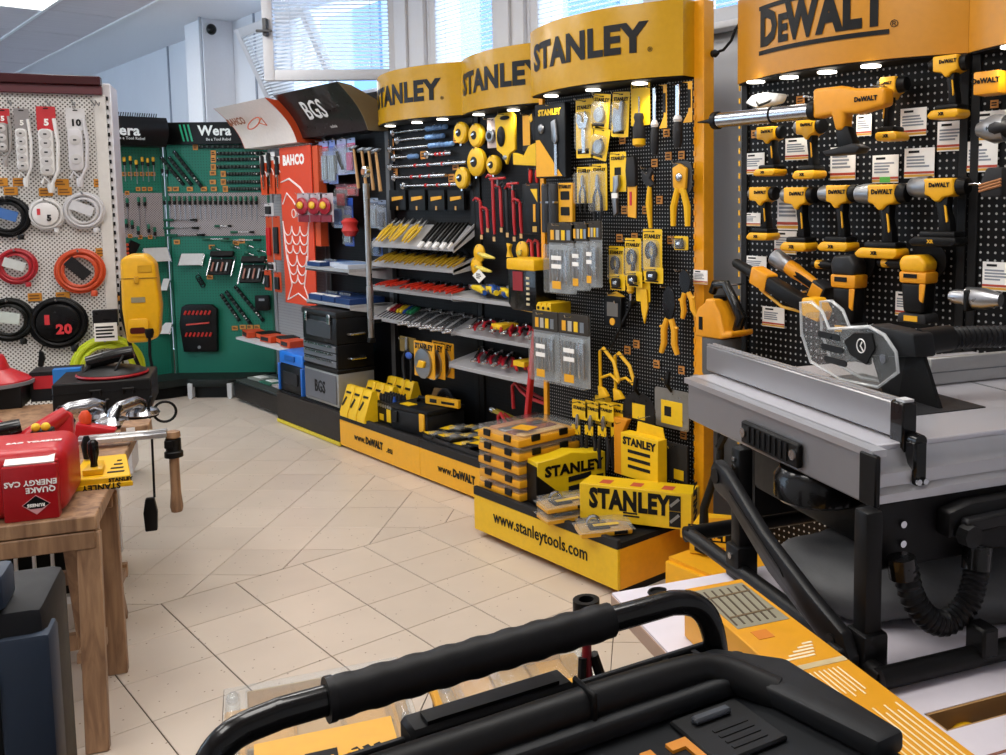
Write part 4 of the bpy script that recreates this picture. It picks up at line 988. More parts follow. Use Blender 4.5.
# tools lying on the tilted shelves
def lying(key, fn, label, cat, group, a, sh, roll=0, lift=.004, back=.01, sc=1.28):
    zf, zb, dp = sh; al = math.degrees(math.atan2(zb - zf, dp))
    o = inst(key, fn, label, cat, group)
    FR.put(o, a, -back, zb + lift, pitch=-(90 - al), yaw=0, roll=roll, sc=sc)
    return o
def mk(name, fn):
    def f():
        t = thing(name, 'x', 'tool'); fn(t); return t
    return f
P_YB = mk('pliers', lambda t: g_pliers(t, .17, mat('#d9b21c', .45), mSd)); P_KY = mk('pliers', lambda t: g_pliers(t, .175, mat('#a8871a', .45), mat('#3a3a3c', .4, .6)))
P_R = mk('pliers', lambda t: g_pliers(t, .185, mat('#C9301C', .4), mat('#57585c', .4, .8)))
P_RS = mk('pliers', lambda t: g_pliers(t, .22, mat('#B5182A', .4), mS)); P_S = mk('wrench', lambda t: (MB().beam((0, -.012, -.03), (0, -.012, -.22), .014, .007, (0, 1, 0)).torus((0, -.012, -.02), .013, .006, 'Y', 12, 6).torus((0, -.012, -.225), .013, .006, 'Y', 12, 6).build('spanner_body', mS, t)))
P_PEN = mk('carpenter_pencil', lambda t: (MB().box(-.006, .006, -.016, -.004, -.15, 0).build('shaft', mK, t, bevel=(.002, 1)), MB().box(-.006, .006, -.0165, -.0035, -.19, -.15).build('cap', mW, t, bevel=(.002, 1))))
def P_D(col): return mk('screwdriver', lambda t: g_driver(t, .20, mat(col, .4), frac=.5, r=.013))
S1, S2_, S3, S4 = (1.345, 1.475, .165), (1.215, 1.27, .17), (1.055, 1.07, .175), (.855, .90, .19)
B1, B2, B3 = (1.065, 1.075, .20), (.855, .88, .21), (.66, .70, .23)
for k in range(9): lying('p_yb', P_YB, 'yellow-handled pliers on the top tilted shelf', 'pliers', 'yellow pliers on the top shelf', 2.05 + .055 * k, S1, roll=-22 + (k % 3) * 9, lift=.006 + .012 * (k % 2))
for k in range(9): lying('p_pen', P_PEN, 'black pencil with white end on the top tilted shelf', 'pencil', 'black pencils on the top shelf', 2.60 + .042 * k, S1, roll=-14 + (k % 2) * 5)
for k in range(15): lying('p_ky', P_KY, 'yellow-gripped dark pliers on the second shelf', 'pliers', 'dark pliers on the second shelf', 2.07 + .062 * k, S2_, roll=-24, lift=.004 + .010 * (k % 2))
for k in range(13): lying('p_r', P_R, 'red-handled pliers on the third shelf', 'pliers', 'red pliers on the third shelf', 2.08 + .066 * k + (.05 if k > 3 else 0), S3, roll=-26, lift=.004 + .010 * (k % 2))
for k, c in enumerate(('#e9e5df', '#8a1420', '#7a1a28', '#d7b41e', '#d9b92a', '#1c3f8a', '#1d6a43', '#1f7a4e')): lying('p_d' + c, P_D(c), ['white', 'dark red', 'maroon', 'yellow', 'pale yellow', 'blue', 'green', 'light green'][k] + '-handled screwdriver on the fourth shelf', 'screwdriver', 'coloured screwdrivers', 2.05 + .042 * k, S4, roll=-28)
for k in range(14): lying('p_s', P_S, 'chrome spanner on the fourth shelf', 'spanner', 'spanners on the fourth shelf', 2.40 + .043 * k, S4, roll=-26, lift=.004 + .006 * (k % 3))
def big_grip(c1, c2):
    def fn(t):
        MB().tube([(0, -.02, -.02), (.006, -.022, -.12), (-.004, -.02, -.24)], [.010, .017, .012], 8).build('handle', mat(c1, .4), t)
        MB().tube([(.02, -.02, -.05), (.03, -.02, -.14), (.02, -.02, -.22)], [.008, .012, .009], 8).build('grip', mat(c2, .4), t)
        MB().box(-.01, .03, -.03, -.01, -.03, .02).build('head', mSd, t, bevel=(.003, 1))
    return fn
for k in range(4): lying('p_bl', mk('crimping_pliers', big_grip('#1e4f9e', '#1a3f80')), 'blue crimping pliers on the shelf by the yellow blade stand', 'pliers', 'blue crimping pliers', 3.10 + .10 * k, B1, roll=-62, lift=.012 + .012 * (k % 2), back=.06)
for k in range(5): lying('p_ye', mk('crimping_pliers', big_grip('#e6c71e', '#cfae18')), 'yellow crimping pliers on the shelf by the yellow blade stand', 'pliers', 'yellow crimping pliers', 3.08 + .12 * k, B1, roll=-70, lift=.016, back=.10)
for k in range(9): lying('p_rs', P_RS, 'long red-handled pliers on the shelf under the blue tools', 'pliers', 'red pliers below', 3.08 + .085 * k, B2, roll=-48, lift=.006 + .014 * (k % 2))
for k in range(7): lying('p_s', P_S, 'chrome spanner on the shelf under the blue tools', 'spanner', 'spanners below', 3.06 + .11 * k, B2, roll=-40, lift=.03)
for k in range(7): lying('p_rs', P_RS, 'red-handled pliers on the lowest shelf behind the red pole', 'pliers', 'red pliers on the lowest shelf', 3.08 + .12 * k, B3, roll=-52, lift=.006)
for k in range(4): lying('p_s', P_S, 'chrome spanner on the lowest shelf behind the red pole', 'spanner', 'spanners on the lowest shelf', 3.05 + .10 * k, B3, roll=-45, lift=.025)
for k, (a, sh) in enumerate(((3.42, B2), (3.62, B3))):
    t = tag(MB().box(-.05, .05, -.06, .06, 0, .03).build('yellow_box', mCard, bevel=(.002, 1)), ['small yellow carton on the shelf under the blue tools', 'small yellow carton on the lowest shelf behind the red pole'][k], 'carton'); FR.put(t, a, -.11, (sh[0] + sh[1]) / 2 + .03)
# pack row behind the top shelf
for k in range(4):
    u = 400 + k * 19.5
    hang(FR, (u - 8, 190, u + 8, 210), -.02, lambda t, w, h: (MB().box(-w / 2, w / 2, -.02, -.004, -h, 0).build('card', mK, t, smooth=None), MB().prism([(-w * .3, -h * .35), (w * .35, -h * .3), (w * .35, -h * .45), (-w * .3, -h * .55)], -.026, -.02).build('blade', mCardO, t, smooth=None), MB().box(-.008, .008, -.024, -.02, -h, -h * .8).build('ticket', mat('#c79a5a', .6), t, smooth=None)), 'black card with a yellow strip behind the top tilted shelf', 'carded tool', 'black cards behind the top shelf')
# carded rolls in the recess under the shelves
def roll_card(t, w, h):
    hook(t, -.006); c = card_on(t, w, h, mCardO, th=.006)
    text(c, 'STANLEY', w * .2, mInk, (0, -.0135, -h * .14), bold=.05)
    MB().lathe([(w * .4, -.012), (w * .4, -.026), (w * .26, -.03)], (0, 0, -h * .6), 'Y', 18).build('hose_coil', mSd, t)
    MB().prism([(-w * .2, -h * .72), (-w * .05, -h * .5), (w * .22, -h * .52), (w * .15, -h * .7)], -.045, -.028).build('yellow_tool', mY, t, bevel=(.003, 1))
for k, (r, d) in enumerate((((416, 342, 436, 377), -.30), ((424, 343, 446, 377), -.24), ((434, 342, 455, 376), -.18))):
    hang(FR, r, d, roll_card, ['foremost', 'middle', 'rearmost'][k] + ' one of three yellow cards with coiled hose under the shelves', 'carded tool', 'carded hoses')
hang(FR, (402, 337, 418, 380), -.28, lambda t, w, h: (hook(t, -.006), card_on(t, w, h * .35, mat('#6d5a20', .5)), g_pliers(t, h, mDark, mSd, .5), MB().ball((w * .2, -.03, -h * .4), (w * .2, .012, h * .08)).build('blue_knob', mBl, t)), 'dark tool with blue knob hanging beside the coiled hose cards', 'carded tool')
# ================================================================== BGS AND BAHCO BAYS
def hammer(t, w, h):
    MB().tube([(0, -.03, -h * .12), (w * .06, -.03, -h * .6), (w * .1, -.03, -h)], [.009, .010, .012], 9).build('handle', mat('#C99A62', .5, noise=.15, nscale=12), t)
    MB().cyl((-.05, -.03, -h * .1), (.02, -.03, -h * .1), .014, n=10).prism([(.015, -h * .1 + .012), (.06, -h * .1 + .003), (.06, -h * .1 - .003), (.015, -h * .1 - .012)], -.04, -.02).build('head', mSd, t, bevel=(.002, 1))
    MB().tube([(0, 0, -h * .1 - .02), (0, -.06, -h * .1 - .02)], .003, 6).build('hook', mS, t)
for k, (u, v) in enumerate(((358, 143), (366, 145), (373, 145), (380, 146))):
    hang(FR, (u - 4, v, u + 4, v + 46), -.10 + .0 * k, hammer, ['hammer with wooden handle right behind the giant ratchet', 'hammer with wooden handle second from the giant ratchet', 'hammer with wooden handle, third from the giant ratchet', 'hammer with wooden handle next to the first Stanley bay'][k], 'hammer', 'hammers', 'hammer', roll=-8)
def bag_pack(c1, c2, shape=0):
    def fn(t, w, h):
        hook(t, -.006); c = card_on(t, w, h, mat(c1, .5)); MB().box(-w * .5, w * .5, -.0135, -.012, -h * .25, -h * .14).build('print_band', mat(c2, .5), c, smooth=None)
        if shape == 0: MB().tube([(-w * .2, -.025, -h * .35), (0, -.03, -h * .6), (w * .22, -.025, -h * .85)], w * .06, 6).build('tool', mDark, t)
        elif shape == 1: MB().box(-w * .3, w * .3, -.03, -.014, -h * .9, -h * .4).build('tool', mat(c2, .4), t, bevel=(.004, 1))
        else:
            for q in range(3): MB().cyl((-w * .25 + q * w * .25, -.022, -h * .35), (-w * .25 + q * w * .25, -.022, -h * .92), w * .08, n=7).build('tool', mSd, t)
        MB().prism(rr(w * .96, h * .8, w * .1, 2, 0, -h * .17), -.034, -.0145).build('bag', mClear2, c, bevel=(.003, 1))
    return fn
for r, c1, c2, sh, l in (((321, 141, 331, 183), '#8a97c9', '#c2335a', 2, 'pale blue and pink bagged bits beside the orange banner'), ((330, 140, 339, 184), '#6f83c0', '#2a4fae', 2, 'deep blue bagged bits beside the lilac pack'), ((337, 139, 349, 175), '#98a0c4', '#8f7fb8', 0, 'lilac pack with a dark curved tool'), ((348, 138, 357, 174), '#8fa6cf', '#b0487a', 1, 'pale blue pack beside the hammers'),
                         ((338, 184, 349, 208), '#5a3540', '#a32032', 1, 'dark red pack under the lilac pack'), ((349, 184, 360, 196), '#7a2a35', '#b5202c', 1, 'row pack of red parts under the blue packs'), ((335, 196, 346, 228), '#9fb0c4', '#3c6aa8', 1, 'clear pack with blue part above the upper blue shelf'), ((346, 198, 355, 246), '#1d4aa5', '#17377a', 2, 'deep blue tall pack above the upper shelf'), ((372, 198, 380, 228), '#8290a8', '#33415c', 2, 'grey-blue pack between the giant ratchet and the dark upright'), ((380, 200, 388, 230), '#6c7890', '#2c3850', 1, 'dark blue pack next to the dark upright'), ((375, 238, 384, 256), '#1f4d9c', '#16386e', 1, 'small blue pack low behind the giant ratchet')):
    hang(FR, r, -.09, bag_pack(c1, c2, sh), l, 'bagged tool', 'bagged tools on the BGS board', 'bagged_tool')
hang(FR, (350, 218, 358, 236), -.12, lambda t, w, h: (MB().lathe([(w * .3, 0), (w * .5, -h * .2), (w * .4, -h * .45), (w * .5, -h * .7), (w * .3, -h)], (0, -.03, 0), n=12).build('grip', mat('#C8302C', .4), t), hook(t, -.002)), 'short red grip hanging by the deep blue pack', 'grip', name='red_grip')
def bob(t, w, h):
    hook(t, -.006); card_on(t, w, h, mat('#b7a9ad', .5))
    MB().ball((0, -.03, -h * .45), (w * .45, .022, h * .3)).build('red_body', mat('#a8152c', .35), t); MB().ball((w * .12, -.055, -h * .42), (w * .22, .014, h * .13)).build('yellow_ball', mat('#E3B21C', .35), t)
    MB().box(-w * .4, w * .4, -.02, -.012, -h, -h * .75).build('red_base', mat('#7d1024', .4), t, bevel=(.002, 1))
for k, u in enumerate((306, 318, 329)):
    hang(FR, (u - 7, 193, u + 6, 222), -.20, bob, 'red carded gauge with yellow ball, ' + ['hanging over the fish banner', 'middle of three', 'farthest from the fish banner'][k], 'carded tool', 'red gauges with yellow balls')
# Bahco fish banner
def banner(t, w, h):
    MB().box(-w / 2, w / 2, -.012, -.004, -h, 0).build('cloth', mat('#D6421E', .6), t, smooth=None)
    MB().box(w * .5, w * .66, .0, .06, -h * .62, -.01).build('side_flap', mat('#CC4A1C', .6), t, smooth=None)
    text(t, 'BAHCO', w * .19, mWp, (-w * .05, -.0135, -h * .085), bold=.05)
    mF = mat('#efe6e2', .6)
    MB().tube([(-w * .48, -.014, -h * .22), (-w * .2, -.014, -h * .2), (w * .15, -.014, -h * .26), (w * .42, -.014, -h * .36), (w * .44, -.014, -h * .42)], [.004, .008, .009, .008, .004], 6).build('fish_head', mF, t)
    MB().tube([(-w * .45, -.014, -h * .36), (-w * .3, -.014, -h * .29), (-w * .1, -.014, -h * .34), (w * .1, -.014, -h * .42), (-w * .02, -.014, -h * .44), (w * .02, -.014, -h * .40)], .006, 6).build('fish_gill', mF, t)
    MB().torus((-w * .1, -.014, -h * .42), w * .06, .004, 'Y', 12, 5).build('fish_eye', mF, t)
    for k in range(6):
        z = -h * (.50 + .062 * k); ww = w * (.40 - .030 * k); n = 3 if k < 3 else 2
        for q in range(n):
            x = -w * .05 - ww + 2 * ww * (q + .5) / n
            MB().torus((x, -.014, z), ww / n, .0055, 'Y', 10, 5, PI, 2 * PI).build('fish_scale', mF, t)
    for s in (-1, 1): MB().tube([(-w * .05 + s * w * .42, -.014, -h * .47), (-w * .05 + s * w * .34, -.014, -h * .7), (-w * .05 + s * w * .2, -.014, -h * .88), (-w * .05 + s * w * .36, -.014, -h * .98)], .0055, 6).build('fish_side', mF, t)
    MB().tube([(-w * .41, -.014, -h * .98), (-w * .05, -.014, -h * .93), (w * .31, -.014, -h * .98)], .0055, 6).build('fish_tail', mF, t)
    MB().cyl((-w * .5, -.008, .004), (w * .5, -.008, .004), .008, n=8).build('rod', mS, t)
    MB().tube([(0, .13, .01), (0, -.012, .01)], .004, 6).build('rod_arm', mS, t)
hang(FR, (284, 146, 315, 304), -.14, banner, 'orange Bahco banner with white fish outline hanging between the bays', 'banner', name='fish_banner')
for k, (r, l) in enumerate((((262, 155, 270, 195), 'left'), ((268, 152, 277, 194), 'middle'), ((276, 156, 285, 194), 'right'))):
    hang(FR, r, -.12, lambda t, w, h: (hook(t, -.006), card_on(t, w, h, mat('#D4491C', .5)), MB().box(-w * .5, w * .5, -.014, -.012, -h * .2, 0).build('white_top', mWp, t, smooth=None), g_knife(t, h * .9, mDark, mS, -.026), MB().torus((0, -.014, -h * .55), w * .3, .004, 'Y', 10, 5, 0, PI).build('print_arc', mWp, t)), 'orange carded knife with white top beside the green corner board', 'carded tool', 'orange carded knives')
for k, (r, c) in enumerate((((266, 203, 275, 216), 'white'), ((268, 216, 274, 262), 'a'), ((275, 216, 282, 260), 'b'), ((270, 262, 277, 270), 'w'), ((266, 270, 273, 290), 'c'), ((276, 272, 283, 292), 'd'))):
    cc = {'white': '#c9c4c4', 'w': '#d6cfcf'}.get(c, '#C2441C')
    hang(FR, r, -.12, lambda t, w, h: (hook(t, -.004), card_on(t, w, h, mat(cc, .5)), MB().box(-w * .25, w * .25, -.03, -.013, -h * .85, -h * .25).build('tool', mDark if k != 1 else mR, t, bevel=(.003, 1))), ['pale card under the orange knives', 'tall orange card with red saw under the orange knives', 'tall orange card beside the fish banner', 'little pale card half way down the fish banner', 'orange card low beside the green board', 'orange card low beside the fish tail'][k], 'carded tool', 'orange cards under the knives')
# goods on the BGS shelves
def blue_case(t, w, d, h, inner=True):
    MB().box(-w / 2, w / 2, -d, 0, 0, h).build('case', mat('#17376e', .4), t, bevel=(.003, 1))
    if inner:
        for q in range(5): MB().lathe([(.011, 0), (.011, .014)], (-w * .38 + q * w * .19, -d * .5, h), n=10).build('socket', mSd, t)
        MB().box(-w * .46, w * .46, -d * .94, -d * .8, h, h + .004).build('label', mWp, t, smooth=None)
def sheet_case(t, w, d, h):
    MB().box(-w / 2, w / 2, -d, 0, 0, h).build('case', mat('#c6cedb', .35), t, bevel=(.002, 1)); MB().box(-w * .4, w * .4, -d * .9, -d * .2, h, h + .002).build('print', mat('#7a98c4', .5), t, smooth=None)
for k, (a, z, fn, w_, l) in enumerate(((1.44, 1.176, blue_case, .20, 'open blue socket case on the upper shelf, close to the fish banner'), (1.65, 1.176, sheet_case, .18, 'pale flat case on the upper shelf behind the giant ratchet'), (1.86, 1.176, sheet_case, .20, 'pale blue flat case on the upper shelf by the dark upright'), (1.44, .936, blue_case, .20, 'blue socket case on the lower shelf, close to the fish banner'), (1.65, .936, blue_case, .18, 'blue socket case on the lower shelf, in the middle'), (1.86, .936, lambda t, w, d, h: blue_case(t, w, d, h, False), .20, 'plain closed blue case on the lower shelf'))):
    t = thing('tool_case', l, 'tool case', 'cases on the BGS shelves'); fn(t, w_, 0.265 if k != 1 else .2, .03 if k < 3 else .04); FR.put(t, a, -.055, z)
# giant display ratchet
t = thing('giant_ratchet', 'man-high chrome ratchet standing upright in front of the shelves', 'ratchet')
a0, z0 = FR.at(374, 338, -.40); a1, z1 = FR.at(361.5, 172, -.40)
MB().tube([(0, 0, 0), (0, 0, (z1 - z0) * .3), (0, 0, (z1 - z0) * .32), (0, 0, (z1 - z0) * .72), (0, 0, (z1 - z0) * .93)], [.019, .022, .018, .018, .021], 12).build('shaft', mat('#b4b2ae', .3, 1.0), t)
MB().lathe([(.028, -.018), (.036, -.012), (.036, .012), (.028, .018)], (0, 0, z1 - z0), 'Y', 18).build('ratchet_head', mS, t); MB().lathe([(.02, -.022), (.02, .022)], (0, 0, z1 - z0), 'Y', 14).build('drive', mat('#b0764a', .4), t)
MB().box(-.02, .02, -.02, .02, -.03, 0).build('foot', mK, t, bevel=(.003, 1)); MB().beam((0, 0, .10), (0, .07, .10), .02, .02).build('clamp', mK, t)
FR.put(t, (a0 + a1) / 2 + .01, -.40, z0)
# tool chest of three stacked units, each its own thing
A0, A1 = FR.at(304, 345, -.42)[0], FR.at(336, 345, -.42)[0]
cw = A1 - A0 + .02; cxm = (A0 + A1) / 2
def latch(t, x, y, z): MB().box(x - .02, x + .02, y - .012, y, z - .03, z + .03).build('latch', mS, t, bevel=(.003, 1))
D0 = -.42; dd = .27
t = thing('rolling_chest', 'silver bottom chest with BGS letters, lowest unit of the tool tower', 'tool chest', 'tool tower')
MB().box(-cw / 2, cw / 2, 0, dd, .0, .21).build('body', mat('#a3a39f', .35, .5), t, bevel=(.012, 2)); MB().box(-cw / 2 + .02, cw / 2 - .02, -.008, .0, .02, .19).build('front_panel', mat('#6f7178', .4, .4), t, bevel=(.003, 1))
text(t, 'BGS', .10, mK, (0, -.010, .10), bold=.02, stretch=.9); MB().box(-cw / 2 - .003, cw / 2 + .003, -.003, dd + .003, .20, .225).build('rim', mK, t, bevel=(.004, 1)); FR.put(t, cxm, D0, .248, sc=(1, 1, 1.15))
t = thing('drawer_chest', 'black middle chest with three grey drawers in the tool tower', 'tool chest', 'tool tower')
MB().box(-cw / 2, cw / 2, 0, dd, 0, .145).build('body', mK, t, bevel=(.008, 2))
for k in range(3):
    dr = MB().box(-cw / 2 + .012, cw / 2 - .012, -.006, 0, .010 + .044 * k, .046 + .044 * k).build('drawer', mat('#7b7e85', .35, .4), t, bevel=(.002, 1)); MB().box(-cw * .4, cw * .4, -.014, -.006, .038 + .044 * k, .046 + .044 * k).build('pull', mS, dr, smooth=None)
MB().tube([(cw / 2, .08, .06), (cw / 2 + .03, .09, .06), (cw / 2 + .03, .19, .06), (cw / 2, .20, .06)], .008, 7).build('side_handle', mS, t); FR.put(t, cxm, D0, .509, sc=(1, 1, 1.15))
t = thing('top_chest', 'black lidded top chest with chrome latches, uppermost in the tool tower', 'tool chest', 'tool tower')
MB().box(-cw / 2, cw / 2, 0, dd, 0, .16).build('body', mat('#17181a', .4), t, bevel=(.008, 2)); MB().box(-cw / 2 - .006, cw / 2 + .006, -.006, dd + .006, .16, .20).build('lid', mat('#232426', .4), t, bevel=(.010, 2))
MB().box(-cw * .36, cw * .36, -.008, 0, .03, .13).build('front_panel', mat('#3b3e44', .4), t, bevel=(.003, 1))
for x in (-cw * .34, cw * .34): latch(t, x, -.006, .15)
MB().tube([(cw / 2, .08, .06), (cw / 2 + .03, .09, .06), (cw / 2 + .03, .19, .06), (cw / 2, .20, .06)], .008, 7).build('side_handle', mS, t); FR.put(t, cxm, D0, .678, sc=(1, 1, 1.1))
# blue-edged cases beside of the tower
aL, aR = FR.at(280, 380, -.42)[0], FR.at(303, 380, -.42)[0]; bw = aR - aL
for k in range(2):
    t = thing('blue_tool_case', ['black case with blue frame standing beside the tool tower', 'low blue case lying on the blue-framed black case'][k], 'tool case')
    if k == 0:
        MB().box(-bw / 2, bw / 2, 0, .33, 0, .20).build('body', mK, t, bevel=(.01, 2))
        for x in (-bw / 2 - .004, bw / 2 - .018): MB().box(x, x + .022, -.012, .33, 0, .20).build('blue_frame', mat('#1b66c4', .4), t, bevel=(.004, 1))
        MB().box(-bw * .3, bw * .3, -.010, 0, .06, .15).build('front_panel', mat('#202124', .5), t, bevel=(.003, 1))
    else:
        MB().box(-bw / 2, bw / 2, 0, .33, 0, .09).build('body', mat('#1f74d6', .4), t, bevel=(.01, 2)); MB().box(-bw * .2, bw * .2, -.012, 0, .03, .07).build('latch', mat('#1558a8', .4), t, bevel=(.003, 1))
    FR.put(t, (aL + aR) / 2, -.42, .250 + .202 * k)
# Bahco shelf goods
for k in range(5):
    t = thing('boxed_saw_blade', 'black and orange boxed tool on the low shelf beside the blue cases', 'boxed tool', 'boxes on the low Bahco shelf')
    MB().box(-.09, .09, -.14, 0, 0, .05).build('box', mK if k % 2 else mat('#C9461C', .5), t, bevel=(.003, 1)); MB().box(-.07, .05, -.142, -.14, .01, .04).build('label', mat('#D8582A', .5) if k % 2 else mDark, t, smooth=None)
    FR.put(t, .12 + .19 * k, -.17 + .04 * (k % 2), .533, yaw=-8 + 6 * (k % 3))
for k in range(4):
    t = thing('flat_pack', 'flat pack lying on the dark base of the fish banner bay', 'pack', 'packs on the Bahco base'); MB().box(-.10, .10, -.16, 0, 0, .016).build('card', [mat('#8a8f88', .5), mat('#2f6b57', .5), mat('#b3a9a4', .5), mat('#40505a', .5)][k], t, bevel=(.002, 1)); MB().box(-.07, .05, -.12, -.05, .016, .02).build('label', mWp, t, smooth=None)
    FR.put(t, .14 + .24 * k, -.12, .175, yaw=5 - 4 * k)

# ================================================================== WERA BOARDS
mGH = mat('#0b5a44', .4); mGK = mat('#101312', .45)
def wdriver(top, low, h, hh=.075):
    def fn():
        t = thing('screwdriver', 'x', 'screwdriver')
        MB().lathe([(.008, 0), (.012, -.006), (.0125, -hh * .45), (.009, -hh * .55)], (0, -.02, 0), n=10).build('handle', mat(top, .4), t)
        MB().lathe([(.009, -hh * .55), (.0125, -hh * .62), (.012, -hh * .95), (.006, -hh)], (0, -.02, 0), n=10).build('grip', mat(low, .45), t)
        MB().cyl((0, -.02, -hh), (0, -.02, -h), .0035, n=6).build('shaft', mSd, t)
        MB().tube([(0, 0, -hh - .012), (0, -.024, -hh - .012)], .003, 5).build('hook', mS, t)
        return t
    return fn
def put_px(F, o, u, v, d=-.004, **k):
    a, z = F.at(u, v, d - .02); return F.put(o, a, d, z, **k)
for k in range(19): put_px(FC, inst('wd1', wdriver('#12684f', '#0c0f0e', .20 + 0 * k), 'green and black screwdriver in the long row on the corner board', 'screwdriver', 'row of green screwdrivers'), 164 + 5.1 * k, 196)
for u, v in ((120, 198), (127, 198), (138.5, 197), (144.5, 197)): put_px(FW, inst('wd2', wdriver('#12684f', '#0c0f0e', .24), 'green and black screwdriver high on the grey band beside the corner', 'screwdriver', 'upper screwdrivers on the far green board'), u, v)
for u, v in ((119.5, 219), (126, 219), (132, 220), (138, 226), (148.5, 224), (154.5, 227)): put_px(FW, inst('wd3', wdriver('#12684f', '#0c0f0e', .10), 'short green and black screwdriver low on the grey band', 'screwdriver', 'lower screwdrivers on the far green board'), u, v)
for u, v in ((117.5, 157), (124, 157), (130, 156), (136, 160), (142, 157), (147.5, 158), (153, 157)): put_px(FW, inst('wd4', wdriver('#E2AE22', '#131412', .20, .07), 'yellow and black screwdriver under the bulging black sign', 'screwdriver', 'yellow screwdrivers on the green board'), u, v)
for k, (u, v) in enumerate(((162, 164), (166.5, 165))): put_px(FC, inst('wd3', wdriver('#12684f', '#0c0f0e', .10), 'short screwdriver beside the slanting bit rails', 'screwdriver', 'short screwdrivers by the slanting rails'), u, v)
def bit_rail(L, n=8):
    def fn():
        t = thing('bit_rail', 'x', 'bit rail')
        MB().box(0, L, -.02, -.004, -.014, .014).build('rail', mat('#0c1311', .45), t, bevel=(.003, 1))
        for k in range(n): MB().lathe([(.009, 0), (.010, .012), (.006, .022)], (L * (k + .8) / (n + .6), -.022, -.008), n=8).build('socket', mat('#3d4a46', .35, .6), t)
        MB().box(L * .74, L * .84, -.0215, -.02, -.006, .006).build('white_mark', mWp, t, smooth=None)
        MB().tube([(.012, 0, .008), (.012, -.025, .008)], .003, 5).build('hook', mS, t)
        return t
    return fn
for k, (u0, v) in enumerate(((199, 147), (217, 153.5), (217, 159.5), (217, 167), (227, 174), (227, 182), (229, 189))):
    a0, z = FC.at(u0, v, -.01); a1, _ = FC.at(264, v, -.01)
    t = bit_rail(a1 - a0, 12)(); tag(t, 'horizontal black bit rail, ' + ['topmost and longest, right under the sign', 'second from the top', 'third from the top', 'fourth from the top', 'fifth, shorter, with tan ticket', 'sixth, shorter, above the lowest', 'lowest, just over the screwdriver row'][k], 'bit rail', 'horizontal bit rails'); FC.put(t, a0, -.004, z)
    hang(FC, (u0 - 6, v - 3, u0 - 1, v + 3), -.003, price_tag, 'tan ticket at the end of a horizontal bit rail', 'price ticket', 'tickets at the bit rails', 'price_ticket')
for k, (u0, v0, u1, v1) in enumerate(((161, 157, 184, 185), (169, 157, 192, 185), (174, 151, 202, 187), (221, 294, 240, 321), (226, 291, 251, 324), (235, 286, 264, 321))):
    a0, z0 = FC.at(u0, v0, -.01); a1, z1 = FC.at(u1, v1, -.01); L = math.hypot(a1 - a0, z1 - z0)
    t = bit_rail(L, 8)(); tag(t, ['slanting bit rail nearest the yellow screwdrivers under the sign', 'slanting bit rail, middle of the three under the sign', 'slanting bit rail, longest, topmost of the three under the sign', 'thin slanting socket rail beside the red and black case', 'slanting socket rail between two others, low on the board', 'longest slanting socket rail, beside the black pouch'][k], 'bit rail', 'slanting bit rails'); FC.put(t, a0, -.004, z0, roll=math.degrees(math.atan2(z0 - z1, a1 - a0)))
def t_driver(t, w, h):
    MB().tube([(-w / 2, -.022, 0), (-w * .2, -.022, 0)], [.012, .010], 8).build('handle', mGH, t); MB().tube([(w * .3, -.022, 0), (w * .5, -.022, 0)], [.008, .011], 8).build('grip', mGK, t)
    MB().cyl((-w * .2, -.022, 0), (w * .3, -.022, 0), .004, n=6).build('shaft', mS, t); MB().tube([(0, 0, .004), (0, -.03, .004)], .003, 5).build('hook', mS, t)
for k, (u0, v, u1) in enumerate(((165, 222, 198), (165, 230, 200), (167, 237, 206), (204, 241, 230), (216, 228, 232), (232, 234, 255), (222, 242, 262))):
    hang(FC, (u0, v - 2, u1, v + 2), -.006, t_driver, ['cross-handled driver lying on the grey band, uppermost', 'cross-handled driver lying on the grey band, second from the top', 'long cross-handled driver along the lower edge of the grey band', 'driver lying below the grey band over the silver plate', 'short driver lying on the grey band over the black sets', 'driver lying on the grey band by the orange cards', 'long driver along the lower edge of the band under the orange cards'][k], 'driver', 'drivers lying across the band', 'cross_driver')
for k, (u, v) in enumerate(((217, 249), (236, 247), (250, 246), (250, 254), (262, 251), (263, 259))):
    hang(FC, (u - 6, v - 6, u + 6, v + 6), -.006, lambda t, w, h: (MB().ball((-w * .2, -.02, -h * .4), (.022, .014, .018)).build('grip', mGH, t), MB().cyl((-w * .2, -.02, -h * .4), (w * .4, -.02, -h * .6), .004, n=6).build('shaft', mS, t), MB().tube([(0, 0, -h * .4), (0, -.02, -h * .4)], .003, 5).build('hook', mS, t)), 'stubby green driver hung below the grey band', 'driver', 'stubby drivers', 'stubby_driver')
def set_case(open_, red=False):
    def fn(t, w, h):
        sl = Matrix.Rotation(math.radians(-35), 3, 'X')
        if open_:
            MB().obox((0, -.02, -h * .12), (w * .8, .03, h * .24), sl).build('lid', mK, t, bevel=(.004, 1)); MB().obox((0, -.06, -h * .62), (w * .72, .02, h * .72), sl).build('tray', mK, t, bevel=(.004, 1))
            for q in range(4): MB().obox((-w * .24 + q * w * .16, -.082, -h * .6), (w * .06, .012, h * .4), sl).build('bit', mSd if q % 2 else mat('#a06a5a', .5), t, bevel=(.002, 1))
        else:
            MB().obox((0, -.05, -h * .5), (w * .8, .008, h * .95), sl).build('plate', mat('#d5d3d0', .5), t, bevel=(.002, 1))
        for s in (-1, 1): MB().obox((s * w * .42, -.05, -h * .6), (.008, .012, h * .9), sl).build('bracket_arm', mS, t)
        MB().tube([(0, 0, -h * .3), (0, -.03, -h * .3)], .004, 6).build('hook', mS, t)
    return fn
